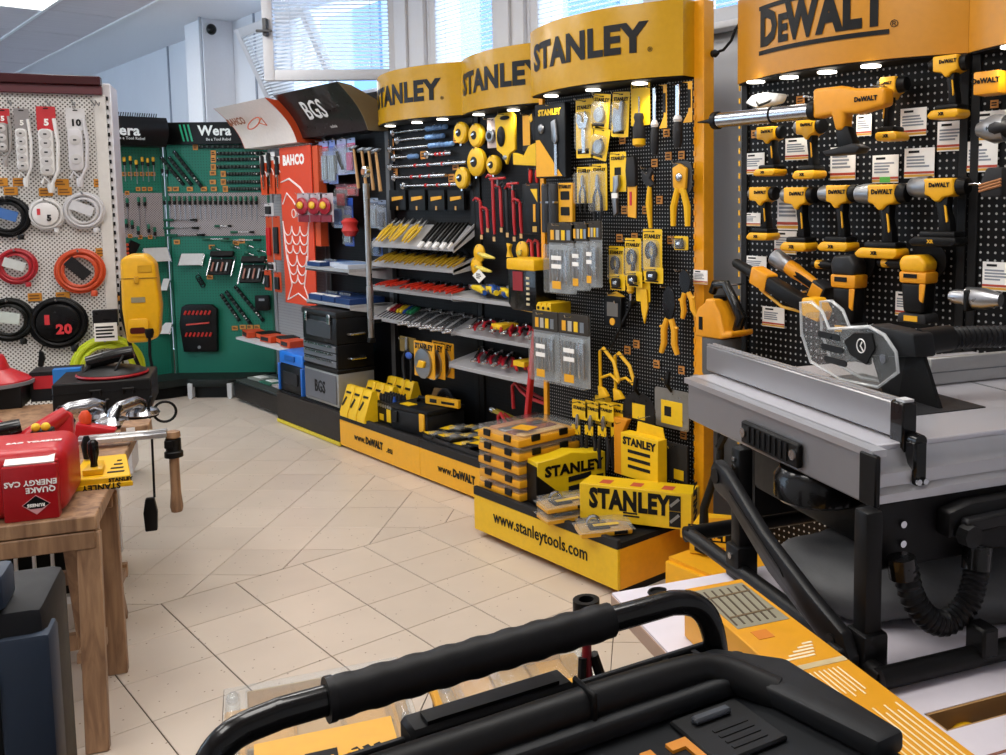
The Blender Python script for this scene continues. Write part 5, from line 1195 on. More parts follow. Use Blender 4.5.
for k, (r, op) in enumerate((((180, 252, 208, 266), 0), ((209, 251, 238, 276), 1), ((240, 256, 270, 284), 1))):
    hang(FC, r, -.012, set_case(op), ['empty silver display plate on the green corner board', 'open black bit set on silver bracket, beside the empty plate', 'open black bit set on silver bracket, by the orange cards'][k], 'bit set' if op else 'display plate', None, 'bit_set' if op else 'display_plate')
for k, r in enumerate(((140, 246, 170, 263), (158, 277, 172, 291), (154, 321, 175, 334))):
    hang(FW if k == 0 else FC, r if k == 0 else (r[0] + 6, r[1], r[2], r[3]), -.012, set_case(0), ['striped silver plate behind the yellow compressor case, upper', 'silver plate beside the yellow compressor case, middle', 'silver plate beside the yellow compressor case, lower'][k], 'display plate', None, 'display_plate')
hang(FW, (123, 241, 138, 258), -.03, lambda t, w, h: (MB().obox((0, -.02, -h * .5), (w * .7, .04, h), Matrix.Rotation(.5, 3, 'Y')).build('pouch', mK, t, bevel=(.004, 1)), [MB().ball((-w * .3, -.045, -h * (.2 + .25 * q)), .012).build('orange_end', mOr, t) for q in range(3)], MB().tube([(0, 0, -h * .3), (0, -.03, -h * .3)], .004, 6).build('hook', mS, t)), 'black pouch with orange ends above the yellow compressor case', 'pouch', name='tool_pouch')
def red_case(t, w, h):
    MB().prism([(-w * .42, -h * .05), (-w * .3, 0), (w * .35, 0), (w * .5, -h * .1), (w * .45, -h), (-w * .42, -h), (-w * .5, -h * .4)], -.05, -.006).build('case', mK, t, bevel=(.006, 2))
    for row, z in enumerate((.16, .62)):
        for q in range(7): MB().cyl((-w * .34 + q * w * .105, -.054, -h * (z + .05)), (-w * .29 + q * w * .105, -.056, -h * (z - .03)), .009, n=7).build('red_socket', mat('#d6332c', .4), t)
    MB().beam((-w * .3, -.056, -h * .42), (w * .3, -.056, -h * .38), .02, .012).build('ratchet', mat('#d04438', .4), t); MB().lathe([(.014, -.056), (.014, -.05)], (0, 0, -h * .9), 'Y', 12).build('badge', mSd, t)
    MB().tube([(0, 0, -.01), (0, -.03, -.01)], .004, 6).build('hook', mS, t)
hang(FC, (182, 304, 220, 351), -.012, red_case, 'black case full of red sockets on the lower green board', 'socket set', name='socket_set')
hang(FC, (194, 272, 207, 289), -.01, lambda t, w, h: [MB().torus((-.01 + .012 * q, -.02, -h * (.3 + .15 * q)), .02, .005, 'Y', 12, 5).build('ring_key', mK, t) for q in range(4)] + [MB().tube([(0, 0, -.01), (0, -.03, -.01)], .003, 5).build('hook', mS, t)], 'bunch of black keys under the silver plate', 'key set', name='key_set')
hang(FC, (257, 295, 271, 310), -.01, lambda t, w, h: (MB().prism(rr(w, h, .01), -.05, -.006).build('pouch', mK, t, bevel=(.006, 2)), MB().box(-w * .2, w * .2, -.053, -.05, -h * .35, -h * .2).build('label', mSd, t, smooth=None), MB().tube([(0, 0, -.01), (0, -.03, -.01)], .003, 5).build('hook', mS, t)), 'small black pouch beside the slanting socket rails', 'pouch', name='tool_pouch')
for u, v in ((176, 189), (190, 189), (204, 189), (214, 189), (169, 189), (177, 242), (212, 247), (236, 243), (250, 259), (210, 277), (242, 241), (235, 328), (243, 327), (250, 327), (257, 327), (213, 173), (213, 182)):
    hang(FC, (u - 3, v - 2.2, u + 3, v + 2.2), -.007, price_tag, 'small tan ticket on the green corner board', 'price ticket', 'tickets on the green corner board', 'price_ticket')
for u, v in ((118, 174), (124, 174), (130, 174), (136, 174), (142, 174), (148, 174), (153, 174), (138, 189), (144, 189), (150, 189), (120, 193), (127, 193), (130, 236), (140, 237), (150, 237), (122, 232)):
    hang(FW, (u - 2.2, v - 2, u + 2.2, v + 2), -.007, price_tag, 'small tan ticket on the far green board', 'price ticket', 'tickets on the far green board', 'price_ticket')

# ================================================================== WHITE CABLE BOARD
mWC = mat('#e4e3e2', .45); mGC = mat('#9c9794', .5)
def strip(mb, nsock, red):
    def fn(t, w, h):
        hook(t, -.004, y1=-.09)
        c = card_on(t, w * .8, h * .3, mat(red, .5), y=-.03); text(c, '5' if red != '#d9d7d8' else '10', w * .42, mWp if red != '#d9d7d8' else mInk, (0, -.032, -h * .2), bold=.05)
        MB().prism(rr(w * .62, h * .58, w * .2, 3, -w * .05, -h * .28), -.055, -.02).build('strip_body', mb, t, bevel=(.006, 2))
        for q in range(nsock):
            z = -h * .28 - h * .58 * (q + .6) / (nsock + .2); MB().lathe([(w * .24, 0), (w * .24, -.006), (w * .19, -.007)], (-w * .05, -.054, z), 'Y', 14).build('socket', mat('#c7c5c4', .5), t); MB().box(-w * .12, w * .02, -.063, -.061, z - .004, z + .004).build('socket_holes', mDark, t, smooth=None)
        MB().tube([(w * .34, -.04, -h * .15), (w * .46, -.05, -h * .45), (w * .38, -.05, -h * .8), (w * .1, -.05, -h * .97), (-w * .2, -.05, -h * .88), (-w * .3, -.05, -h * .96)], w * .09, 7).build('cord', mb, t)
        MB().lathe([(w * .14, 0), (w * .17, -.02), (w * .12, -.05)], (w * .05, -.05, -h * .96), n=10).build('plug', mb, t)
    return fn
for k, (r, mb, n, red) in enumerate((((-4, 109, 14, 160), mGC, 3, '#C3202A'), ((15, 109, 34, 181), mWC, 5, '#8f8a8a'), ((37, 107, 61, 187), mWC, 5, '#C3202A'), ((66, 109, 90, 181), mat('#cfcdd0', .5), 2, '#d9d7d8'))):
    hang(FL, r, -.02, strip(mb, n, red), ['grey power strip with red card, beside the grey-carded white strip', 'white power strip with grey card', 'white five-way power strip with big red card', 'white cable with two sockets on a card reading 10'][k], 'power strip', 'power strips', 'power_strip')
def coil(mb, R=.42, r=.08, n=4, face=None, txt=None, tcol=None, plug=True, label=None):
    def fn(t, w, h):
        s = h; cz = -s / 2
        for q in range(n + 2): MB().torus((s * .012 * ((q * 5) % 3 - 1), -.018 - .018 * (q % 2), cz + s * .012 * ((q * 7) % 3 - 1)), s * (R + .03 - .045 * (q % 4)), s * .026, 'Y', 30, 6).build('cable_turn', mb, t)
        if face: c = MB().lathe([(s * .33, -.03), (s * .34, -.052), (s * .30, -.056)], (0, 0, cz), 'Y', 24).build('wrapper', face, t)
        if label: MB().obox((-s * .02, -.062, cz + s * .06), (s * .5, .004, s * .24), Matrix.Rotation(label[1], 3, 'Y')).build('label', mat(label[0], .5), t, smooth=None)
        if txt: text(t, txt, s * .24, tcol, (s * .10, -.060, cz - s * .12), bold=.05); MB().box(-s * .2, -s * .12, -.060, -.056, cz - s * .02, cz + s * .16).build('red_mark', mat('#d03038', .5), t, smooth=None)
        if plug: MB().lathe([(s * .05, 0), (s * .07, -s * .04), (s * .06, -s * .12)], (s * .25, -.04, -s * .92), n=10).build('plug', mb, t)
        MB().tube([(0, 0, -s * .09), (0, -.07, -s * .09), (0, -.075, -s * .05)], .004, 6).build('hook', mSd, t)
    return fn
mBag = clear_plastic('cable_bag', '#cfd2d6', .18)
for r, fn, l in (((-14, 195, 31, 238), coil(mat('#17171a', .4), label=('#3f6fb4', .3), n=6), 'black coiled cable with blue label in a bag'),
                 ((31, 197, 63, 231), coil(mWC, face=mat('#e6e4e3', .5), txt='5', tcol=mInk), 'flat white coiled cable marked 5'),
                 ((63, 190, 106, 231), coil(mat('#d4d3d6', .45), label=('#cfd0d4', .4), n=6, R=.40), 'pale grey coiled cable with clear label'),
                 ((-3, 247, 38, 285), coil(mat('#B51F2C', .4), label=('#cfd4d2', .35), n=6), 'red coiled cable with white label, beside the orange one'),
                 ((57, 247, 104, 294), coil(mat('#D2502A', .4), label=('#201f22', .8), n=6), 'orange coiled cable with dark sleeve'),
                 ((-16, 296, 36, 342), coil(mat('#121412', .4), label=('#c9d3cc', .2), n=6), 'black and green coiled cable with white 10 m label'),
                 ((30, 295, 88, 349), coil(mat('#151517', .4), face=mat('#0f0f10', .25), txt='20', tcol=mat('#d8343a', .5), n=6), 'black coiled cable with red number 20')):
    hang(FL, r, -.02, fn, l, 'cable', 'coiled cables', 'coiled_cable')
hang(FL, (75, 334, 141, 400), -.05, coil(mat('#c9d928', .4), n=6, R=.44, r=.07, plug=False), 'neon yellow-green coiled hose low on the white board', 'hose', name='coiled_hose')
hang(FL, (94, 309, 119, 340), -.09, lambda t, w, h: (hook(t, -.004, y1=.0), MB().prism(rr(w, h * .55, .006), -.04, -.006).build('bag', mat('#1b1b1d', .3), t, bevel=(.004, 1)), MB().box(-w * .46, w * .46, -.046, -.040, -h, -h * .42).build('card', mWp, t, smooth=None), lines(t, -w * .4, w * .35, -h * .92, -h * .5, 4, mInk, -.046)), 'black bagged part with white printed card over the neon hose', 'bagged part', name='bagged_part')
for u, v in ((1, 182), (20, 182), (11, 191), (46, 192), (62, 183), (65, 191), (101, 183), (103, 252), (35, 297), (63, 296), (114, 298)):
    hang(FL, (u - 7, v - 4, u + 7, v + 4), -.004, lambda t, w, h: (MB().box(-w / 2, w / 2, -.006, -.002, -h, 0).build('ticket', mTag, t, smooth=None), lines(t, -w * .4, w * .35, -h * .85, -h * .15, 2, mat('#7a4a10', .6), -.006)), 'orange price ticket on the white cable board', 'price ticket', 'price tickets on the cable board', 'price_ticket')
hang(FL, (38, 350, 46, 367), -.06, lambda t, w, h: (MB().prism([(-w * .2, 0), (w * .3, -h * .1), (w * .5, -h * .5), (w * .1, -h), (-w * .5, -h * .9), (-w * .3, -h * .4)], -.03, .0).build('plug_body', mK, t, bevel=(.004, 1)), MB().tube([(0, .06, .02), (0, -.01, 0)], .004, 6).build('cord', mK, t)), 'black plug dangling under the red number 20 cable', 'plug', name='cable_plug')
for k, u in enumerate((8, 46, 71, 91, 95)):
    hang(FL, (u - 2, 100, u + 2, 112), -.002, lambda t, w, h: MB().tube([(0, 0, 0), (.03, -.09, -h * .6), (.035, -.095, -h * .3)], .003, 6).build('wire', mSd, t), 'bare wire hook near the top of the white board', 'hook', 'bare wire hooks', 'wire_hook')
# yellow moulded case hanging at the end of the white board
def compressor(t, w, h):
    MB().prism([(-w * .42, -h * .06), (-w * .25, 0), (w * .2, 0), (w * .42, -h * .1), (w * .5, -h * .6), (w * .42, -h * .95), (w * .1, -h), (-w * .36, -h), (-w * .44, -h * .6)], -.20, .0).build('shell', mat('#E6AC10', .35), t, bevel=(.02, 3))
    MB().box(-w * .1, w * .02, -.216, -.20, -h * .32, -h * .24).build('clip', mat('#C9930C', .4), t, bevel=(.004, 1)); MB().box(-w * .46, w * .46, -.204, -.20, -h * .27, -h * .262).build('lid_seam', mat('#7a5a08', .5), t, smooth=None)
    MB().box(w * .0, w * .34, -.206, -.203, -h * .20, -h * .12).build('moulded_badge', mat('#c9960f', .4), t, bevel=(.001, 1)); MB().box(-w * .2, w * .14, -.204, -.200, -h * .54, -h * .48).build('label', mat('#8d8468', .5), t, smooth=None)
    MB().prism(rr(w * .5, h * .2, .02, 3, -w * .06, -h * .72), -.215, -.20).build('grip_frame', mat('#E6AC10', .35), t, bevel=(.004, 2)); MB().prism(rr(w * .36, h * .07, .01, 3, -w * .08, -h * .82), -.22, -.214).build('grip_hole', mat('#4a1510', .5), t, smooth=None)
    MB().lathe([(.02, 0), (.024, -.02), (.016, -.05)], (w * .2, -.215, -h * .84), n=10).build('cable_gland', mK, t)
    MB().tube([(w * .2, -.215, -h * .9), (w * .18, -.21, -h * 1.15), (w * .25, -.2, -h * 1.45)], .008, 7).build('power_cord', mK, t); MB().tube([(-w * .45, -.1, -h * .3), (-w * .5, -.1, -h * .7), (-w * .3, -.12, -h * 1.1), (-w * .02, -.12, -h * 1.45)], .010, 7).build('air_hose', mK, t)
    MB().beam((-w * .3, -.02, -h * .3), (-w * .3, .16, -h * .3), .03, .03).build('hanger', mSd, t)
hang(FL, (123, 253, 163, 338), -.16, compressor, 'yellow moulded compressor case hanging at the end of the white board', 'compressor', name='compressor_case')
# ================================================================== CORDLESS TOOLS ON THE POWER TOOL BAY
mDY = mat('#EDAE12', .4); mDYo = mat('#E79A14', .4); mGun = mat('#8e9094', .35, .7)
def cordless(nose=mGun, nl=.28, nr=.15, bat=True, mir=False, brand=True, kind=0):
    """housing with nose to the left, pistol grip, battery foot"""
    def fn(t, w, h):
        s = -1 if mir else 1; W = w; y0, y1 = -.085, -.02; yc = -.052; by = .30
        X = lambda q: s * (-.5 + q) * W
        MB().prism([(X(nl * .9), -h * .02), (X(.82), -h * .02), (X(.84), -h * .26), (X(.66), -h * .30), (X(.60), -h * .36), (X(.52), -h * .36), (X(.42), -h * .28), (X(nl * .95), -h * .26)], y0, y1).build('housing', mDY, t, bevel=(.010, 3))
        pr = [(nr * h * .45, 0), (nr * h * .75, nl * W * .12), (nr * h * .9, nl * W * .5), (nr * h * .95, nl * W)]
        MB().lathe([(r, s * q) for r, q in pr], (X(0), yc, -h * .14), 'X', 16).build('nose', nose, t)
        MB().lathe([(h * .12, 0), (h * .135, s * W * .05), (h * .12, s * W * .16), (h * .05, s * W * .18)], (X(.82), yc, -h * .14), 'X', 14).build('motor_cap', mK, t)
        MB().prism([(X(.50), -h * .30), (X(.72), -h * .27), (X(.70), -h * .48), (X(.76), -h * .62), (X(.78), -h * .82), (X(.56), -h * .82), (X(.56), -h * .6), (X(.52), -h * .44)], -.074, -.032).build('grip', mK, t, bevel=(.008, 2))
        MB().prism([(X(.66), -h * .40), (X(.70), -h * .42), (X(.74), -h * .64), (X(.70), -h * .66)], -.078, -.072).build('grip_stripe', mDY, t, bevel=(.002, 1))
        MB().prism([(X(.48), -h * .32), (X(.52), -h * .31), (X(.52), -h * .44), (X(.47), -h * .42)], -.062, -.042).build('trigger', mK, t, bevel=(.003, 1))
        b = MB().box(min(X(.28), X(.88)), max(X(.28), X(.88)), -.088, -.018, -h * .88, -h * .78).build('battery_mount', mK, t, bevel=(.008, 2))
        if bat:
            MB().prism([(X(.22), -h * .86), (X(.90), -h * .86), (X(.93), -h * .95), (X(.84), -h), (X(.16), -h), (X(.10), -h * .94)], -.094, -.012).build('battery', mDY if kind == 0 else mK, t, bevel=(.008, 2))
            text(t, 'XR', h * .07, mK if kind == 0 else mDY, (X(.5), -.096, -h * .93), bold=.04)
        if brand: text(t, 'DeWALT', min(h * .085, W * .115), mK, (X(.60), y0 - .002, -h * .12), bold=.05, stretch=.9)
        MB().tube([(X(.6), 0, -h * .05), (X(.6), -.07, -h * .05)], .003, 6).build('hook', mS, t)
    return fn
PT = [((757, 126, 784, 176), dict(nr=.12, nl=.2), 'compact impact driver hanging below the caulking gun aluminium tube'), ((796, 118, 824, 179), dict(nr=.13, nl=.2), 'compact drill hanging below the caulking gun collar'),
      ((880, 76, 908, 141), dict(nose=mK, nr=.14, nl=.3, mir=True), 'drill pointing the other way, behind the caulking gun'), ((930, 55, 969, 119), dict(nose=mK, nr=.13, nl=.22), 'drill with black chuck highest, under the header spotlights'),
      ((750, 186, 777, 240), dict(nr=.12, nl=.18), 'smallest impact wrench of the middle row, by the yellow-dashed board edge'), ((783, 186, 816, 251), dict(nr=.13, nl=.2), 'impact wrench with dark ring nose, second in the middle row'), ((820, 184, 858, 251), dict(nr=.14, nl=.32), 'impact wrench with grey cone nose, third in the middle row'),
      ((856, 183, 909, 258), dict(nr=.15, nl=.34), 'large impact wrench with grey cone nose and yellow XR battery'), ((909, 177, 969, 246), dict(nr=.17, nl=.36, kind=1), 'largest impact wrench with silver nose and dark battery, end of the middle row')]
for r, kw, l in PT: hang(FD, r, -.03, cordless(**kw), l, 'power tool', 'cordless tools on the power tool wall', 'cordless_tool', off=-.05)
def caulk(t, w, h):
    y = -.10; z = -h * .33
    MB().tube([(-w * .5, y, z), (-w * .44, y, z), (-w * .405, y, z), (-w * .40, y, z)], [.003, .008, .014, .022], 10).build('nozzle', mK, t)
    MB().lathe([(.030, 0), (.034, .004), (.034, w * .03)], (-w * .40, y, z), 'X', 20).build('front_cap', mK, t)
    MB().cyl((-w * .375, y, z), (w * .145, y, z), .029, n=24).build('cartridge_tube', mat('#b9bcc1', .22, 1.0), t)
    MB().torus((-w * .06, y, z), .031, .003, 'X', 18, 6).build('wire_tie', mK, t); MB().lathe([(.032, 0), (.034, .006), (.034, w * .035)], (w * .14, y, z), 'X', 20).build('rear_collar', mK, t)
    MB().prism([(w * .17, -h * .02), (w * .30, -h * .02), (w * .36, -h * .08), (w * .5, -h * .12), (w * .5, -h * .36), (w * .38, -h * .44), (w * .32, -h * .42), (w * .315, -h * .66), (w * .28, -h * .66), (w * .26, -h * .42), (w * .17, -h * .46)], y - .03, y + .03).build('housing', mDYo, t, bevel=(.012, 3))
    MB().prism([(w * .27, -h * .60), (w * .33, -h * .60), (w * .37, -h * .93), (w * .29, -h * .93)], y - .022, y + .022).build('grip', mK, t, bevel=(.008, 2))
    MB().prism([(w * .22, -h * .95), (w * .36, -h * .86), (w * .40, -h * .92), (w * .38, -h), (w * .24, -h * 1.02)], y - .034, y + .034).build('battery', mDark, t, bevel=(.006, 2))
    text(t, 'DeWALT', h * .09, mK, (w * .42, y - .032, -h * .25), bold=.05)
    MB().tube([(w * .1, .06, -h * .1), (w * .1, y, -h * .1)], .004, 6).tube([(w * .42, .06, -h * .05), (w * .42, y, -h * .05)], .004, 6).build('hook', mS, t)
hang(FD, (698, 91, 889, 157), -.10, caulk, 'long caulking gun with aluminium tube and black nozzle poking past the board', 'caulking gun', name='caulking_gun', off=-.10)
def grinder(head, hm):
    def fn(t, w, h):
        MB().prism([(-w * .32, -h * .02), (w * .2, 0), (w * .4, -h * .12), (w * .36, -h * .26), (-w * .36, -h * .26), (-w * .42, -h * .12)], -.10, -.02).build('gear_head', head, t, bevel=(.012, 3))
        MB().prism([(-w * .40, -h * .25), (w * .42, -h * .25), (w * .40, -h * .42), (-w * .38, -h * .42)], -.10, -.02).build('collar', mDYo, t, bevel=(.008, 2)); MB().box(-w * .24, w * .16, -.103, -.10, -h * .34, -h * .28).build('name_plate', mK, t, bevel=(.001, 1))
        MB().prism([(-w * .36, -h * .41), (w * .38, -h * .41), (w * .32, -h * .86), (-w * .28, -h * .86)], -.095, -.025).build('body', mK, t, bevel=(.012, 3)); MB().prism([(w * .2, -h * .42), (w * .38, -h * .42), (w * .32, -h * .7), (w * .2, -h * .66)], -.098, -.09).build('side_stripe', mDYo, t, bevel=(.003, 1))
        MB().prism([(-w * .4, -h * .86), (w * .4, -h * .86), (w * .44, -h), (-w * .44, -h)], -.10, -.015).build('battery', mDark, t, bevel=(.008, 2)); MB().box(-w * .2, w * .2, -.103, -.10, -h * .97, -h * .89).build('battery_label', mDY, t, smooth=None)
        MB().tube([(-w * .38, -.06, -h * .16), (-w * .7, -.06, -h * .15), (-w * 1.2, -.06, -h * .15)], [.010, .018, .015], 10).build('side_handle', hm, t); MB().lathe([(.0165, 0), (.0165, -.045)], (-w * .72, -.06, -h * .15), 'X', 12).build('handle_band', mDY, t)
        MB().lathe([(w * .5, 0), (w * .5, .008)], (w * .1, -.018, -h * .10), 'Y', 22).build('guard_disc', mK, t); MB().tube([(0, 0, -h * .3), (0, -.03, -h * .3)], .004, 6).build('hook', mS, t)
    return fn
hang(FD, (835, 254, 866, 333), -.03, grinder(mat('#2b2c2e', .4), mK), 'angle grinder with dark gear head', 'grinder', 'angle grinders', 'angle_grinder', off=-.05)
hang(FD, (903, 254, 937, 322), -.03, grinder(mDY, mK), 'angle grinder with yellow gear head', 'grinder', 'angle grinders', 'angle_grinder', off=-.05)
def torch(t, w, h):
    L = math.hypot(w, h); e = bpy.data.objects.new('torch_body', None); COL.objects.link(e); e.parent = t; e.location = (-w * .5, -.06, -h * .15); e.rotation_euler = (0, math.atan2(h * .75, w), 0)
    MB().lathe([(.022, 0), (.034, .004), (.034, L * .2), (.026, L * .3)], (0, 0, 0), 'X', 16).build('head', mGun, e); MB().lathe([(.028, L * .28), (.030, L * .4), (.026, L * .5), (.022, L * .8)], (0, 0, 0), 'X', 14).build('barrel', mDYo, e)
    MB().box(L * .45, L * .8, -.026, -.018, -.012, .012).build('switch_plate', mK, e, bevel=(.003, 1)); MB().box(L * .78, L, -.04, .04, -.045, .03).build('battery', mDark, e, bevel=(.006, 2)); MB().box(L * .8, L * .98, -.043, -.04, -.035, .02).build('battery_face', mDYo, e, bevel=(.001, 1))
    MB().tube([(-w * .2, 0, -h * .2), (-w * .2, -.06, -h * .3)], .004, 6).build('hook', mS, t)
hang(FD, (774, 251, 825, 294), -.03, torch, 'cordless torch hung slantwise with grey head', 'torch', name='cordless_torch', off=-.06)
def rotary(t, w, h):
    L = math.hypot(w, h); e = bpy.data.objects.new('tool_body', None); COL.objects.link(e); e.parent = t; e.location = (-w * .5, -.08, -h * .05); e.rotation_euler = (0, math.atan2(h * .9, w), 0)
    MB().lathe([(.012, 0), (.018, .01), (.022, L * .2), (.026, L * .26)], (0, 0, 0), 'X', 14).build('nose', mK, e); MB().prism([(L * .24, .035), (L * .42, .035), (L * .44, -.03), (L * .26, -.03)], -.034, .034).build('front_housing', mDYo, e, bevel=(.008, 2))
    MB().prism([(L * .40, .028), (L * .85, .024), (L * .85, -.024), (L * .40, -.028)], -.03, .03).build('body', mK, e, bevel=(.010, 2)); MB().tube([(L * .34, -.0, -.04), (L * .6, 0, -.055), (L * .8, 0, -.03)], .006, 7).build('paddle', mDY, e); MB().prism([(L * .8, .03), (L * .9, .05), (L, .02), (L, -.02), (L * .82, -.03)], -.036, .036).build('battery', mDY, e, bevel=(.006, 2))
    MB().tube([(-w * .2, .11, -h * .2), (-w * .2, -.08, -h * .3)], .004, 6).tube([(w * .2, .11, -h * .5), (w * .2, -.08, -h * .6)], .004, 6).build('hook', mS, t)
hang(FD, (734, 262, 824, 313), -.12, rotary, 'long slim ratchet tool hung slantwise over the clear saw guard', 'power tool', name='ratchet_tool', off=-.08)
# printed cards
def info_card(t, w, h, band='#b5452f', green=False):
    MB().box(-w / 2, w / 2, -.004, -.002, -h, 0).build('sheet', mWp, t, smooth=None)
    MB().box(-w * .36, w * .0, -.0048, -.004, -h * .16, -h * .08).build('heading', mInk, t, smooth=None); lines(t, -w * .42, w * .4, -h * .66, -h * .24, 4, mat('#8a8f99', .7), -.004)
    MB().box(-w / 2, w / 2, -.0048, -.004, -h * .86, -h * .78).build('red_band', mat(band, .6), t, smooth=None); MB().box(-w / 2, w / 2, -.0048, -.004, -h * .96, -h * .88).build('yellow_band', mat('#d9a63a', .6), t, smooth=None)
    if green: MB().box(-w * .2, w * .2, -.0052, -.0045, -h * .98, -h * .78).build('green_mark', mat('#62c24e', .6), t, smooth=None)
CARDS = ((746, 153, 765, 174), (786, 138, 809, 160), (831, 147, 856, 180), (873, 155, 899, 183), (905, 148, 935, 178), (901, 108, 927, 136), (938, 121, 967, 151), (742, 213, 761, 226), (778, 193, 800, 230), (775, 231, 797, 254), (746, 256, 767, 274), (763, 307, 785, 327), (839, 289, 849, 321), (896, 292, 915, 316), (857, 115, 872, 136))
for k, r in enumerate(CARDS): hang(FD, r, -.006, lambda t, w, h: info_card(t, w, h, green=(k == 3)), 'white printed card with green mark on the tool pegboard' if k == 3 else 'white printed price card on the first tool pegboard', 'price card', 'price cards on the tool wall', 'price_card')
for k, r in enumerate(((975, 111, 1006, 141), (967, 141, 998, 172), (983, 262, 1012, 291))): hang(FD, r, -.006, info_card, 'white printed price card on the end tool pegboard', 'price card', 'price cards on the end pegboard', 'price_card')
hang(FS, (694, 270, 708, 284), -.03, info_card, 'white price card clipped to the yellow upright', 'price card', None, 'price_card')
for k, (u, v) in enumerate(((756, 134), (801, 100), (995, 81 + 23))): hang(FD, (u - 4, v - 4, u + 4, v + 4), -.006, price_tag, 'small tan ticket on the power tool wall', 'price ticket', 'tickets on the tool wall', 'price_ticket')
def bare_tool(t, w, h): MB().prism([(-w * .5, -h * .6), (-w * .3, -h * .1), (w * .1, 0), (w * .5, -h * .2), (w * .4, -h * .8), (-w * .2, -h)], -.08, -.02).build('body', mW, t, bevel=(.008, 2)); MB().tube([(-w * .3, -.06, -h * .3), (0, -.09, -h * .9), (w * .4, -.07, -h * .5)], .006, 7).build('cable', mK, t); MB().ball((-w * .3, -.06, -h * .5), (.02, .02, .02)).build('knob', mY, t); MB().tube([(0, 0, -h * .2), (0, -.03, -h * .2)], .004, 6).build('hook', mS, t)
hang(FD, (758, 94, 792, 108), -.03, bare_tool, 'white and yellow tool half hidden behind the caulking gun', 'power tool', name='half_hidden_tool')
hang(FD, (986, 73, 1012, 96), -.04, lambda t, w, h: (MB().box(-w / 2, w / 2, -.08, -.01, -h, 0).build('case', mDYo, t, bevel=(.006, 2)), text(t, 'DeWALT', h * .3, mK, (0, -.082, -h * .42), bold=.05), MB().tube([(0, 0, -.01), (0, -.04, -.01)], .004, 6).build('hook', mS, t)), 'orange-yellow case lettered DeWALT on the end pegboard', 'case', name='bit_case')
hang(FD, (988, 118, 1016, 142), -.04, lambda t, w, h: (MB().lathe([(.02, 0), (.035, .03), (.045, w * .6), (.04, w)], (-w * .5, -.06, -h * .5), 'X', 16).build('motor_body', mGun, t), MB().ball((w * .3, -.06, -h * .5), (.05, .05, h * .4)).build('housing', mDark, t), MB().tube([(0, 0, -.01), (0, -.06, -.02)], .004, 6).build('hook', mS, t)), 'dark grey drill body on the end pegboard', 'power tool', name='dark_drill')
hang(FD, (993, 168, 1016, 197), -.04, lambda t, w, h: (MB().prism([(-w * .4, -h), (-w * .5, -h * .6), (-w * .2, 0), (w * .5, 0), (w * .5, -h)], -.09, -.015).build('sander_body', mDark, t, bevel=(.008, 2)), [MB().tube([(-w * .45, -.092, -h * (.6 + .1 * q)), (w * .5, -.092, -h * (.4 + .1 * q))], .004, 6).build('copper_rib', mat('#b07a52', .4, .5), t) for q in range(3)], MB().tube([(-w, -.08, -h * .55), (0, 0, -h * .5)], .004, 6).build('hook', mS, t)), 'dark sander with copper ribs on the end pegboard', 'power tool', name='sander')
hang(FD, (962, 288, 1012, 309), -.04, lambda t, w, h: (MB().lathe([(.018, 0), (.024, .02), (.024, w * .3), (.034, w * .34), (.034, w * .7), (.02, w)], (-w * .5, -.07, -h * .4), 'X', 16).build('barrel', mat('#a9abb0', .3, .9), t), MB().box(-w * .12, -w * .02, -.11, -.03, -h, 0).build('clamp', mK, t, bevel=(.004, 1)), MB().tube([(-w * .1, 0, -.01), (-w * .1, -.06, -.01)], .004, 6).build('hook', mS, t)), 'silver barrelled tool with black clamp low on the end pegboard', 'power tool', name='silver_tool')
# fused plug and cord at the gap
t = thing('electric_lead', 'black cord with plug between the two headers', 'cord'); a0, z0 = FD.at(712, 54, .02); a1, z1 = FD.at(738, 24, .02); dz = z1 - z0; da = a1 - a0
MB().tube([(.035, 0, .005), (da * .45, 0, dz * .08), (da * .75, 0, dz * .4), (da * .9, 0, dz * .8), (da * 1.05, 0, dz)], .006, 8).build('cord', mK, t); MB().lathe([(.012, 0), (.017, .01), (.013, .02), (.017, .03), (.012, .04), (.006, .05)], (-.012, 0, 0), 'X', 12).build('plug', mK, t); FD.put(t, a0, .02, z0)
# yellow blower hanging over the saw
def blower(t, w, h):
    MB().prism([(-w * .42, -h * .62), (-w * .34, -h * .46), (-w * .18, -h * .36), (-w * .16, -h * .28), (w * .06, -h * .28), (w * .08, -h * .36), (w * .2, -h * .5), (w * .3, -h * .86), (w * .5, -h * .82), (w * .5, -h * .92), (w * .2, -h), (-w * .42, -h)], -.10, .03).build('body', mDYo, t, bevel=(.014, 3))
    MB().tube([(-w * .26, -.035, -h * .2), (-w * .18, -.035, -h * .04), (w * .08, -.035, -h * .02), (w * .3, -.035, -h * .35), (w * .46, -.035, -h * .6), (w * .36, -.035, -h * .84)], [.016, .02, .02, .022, .024, .02], 10).build('handle', mKg, t); MB().lathe([(w * .13, -h * .32), (w * .13, -h * .24)], (-w * .05, -.035, 0), n=16).build('neck_ring', mK, t)
    MB().box(-w * .3, -w * .22, -.104, -.10, -h * .86, -h * .62).build('badge', mK, t, smooth=None); MB().lathe([(w * .34, -h * 1.7), (w * .36, -h * 1.66), (w * .36, -h * 1.0)], (-w * .02, -.035, 0), n=24).build('canister', mat('#55585c', .5), t)
    MB().tube([(-w * .05, -.035, -h * .06), (-w * .05, .10, -h * .06)], .005, 6).build('hook', mS, t)
hang(FD, (703, 283, 743, 337), -.12, blower, 'yellow canister tool with black loop handle hanging by the yellow upright', 'blower', name='canister_blower', off=-.035)
t = thing('stand_leg', 'black folding stand leg standing in the gap beside the yellow upright', 'stand'); a0, z0 = FD.at(704, 513, -.30); a1, z1 = FD.at(722, 400, -.30)
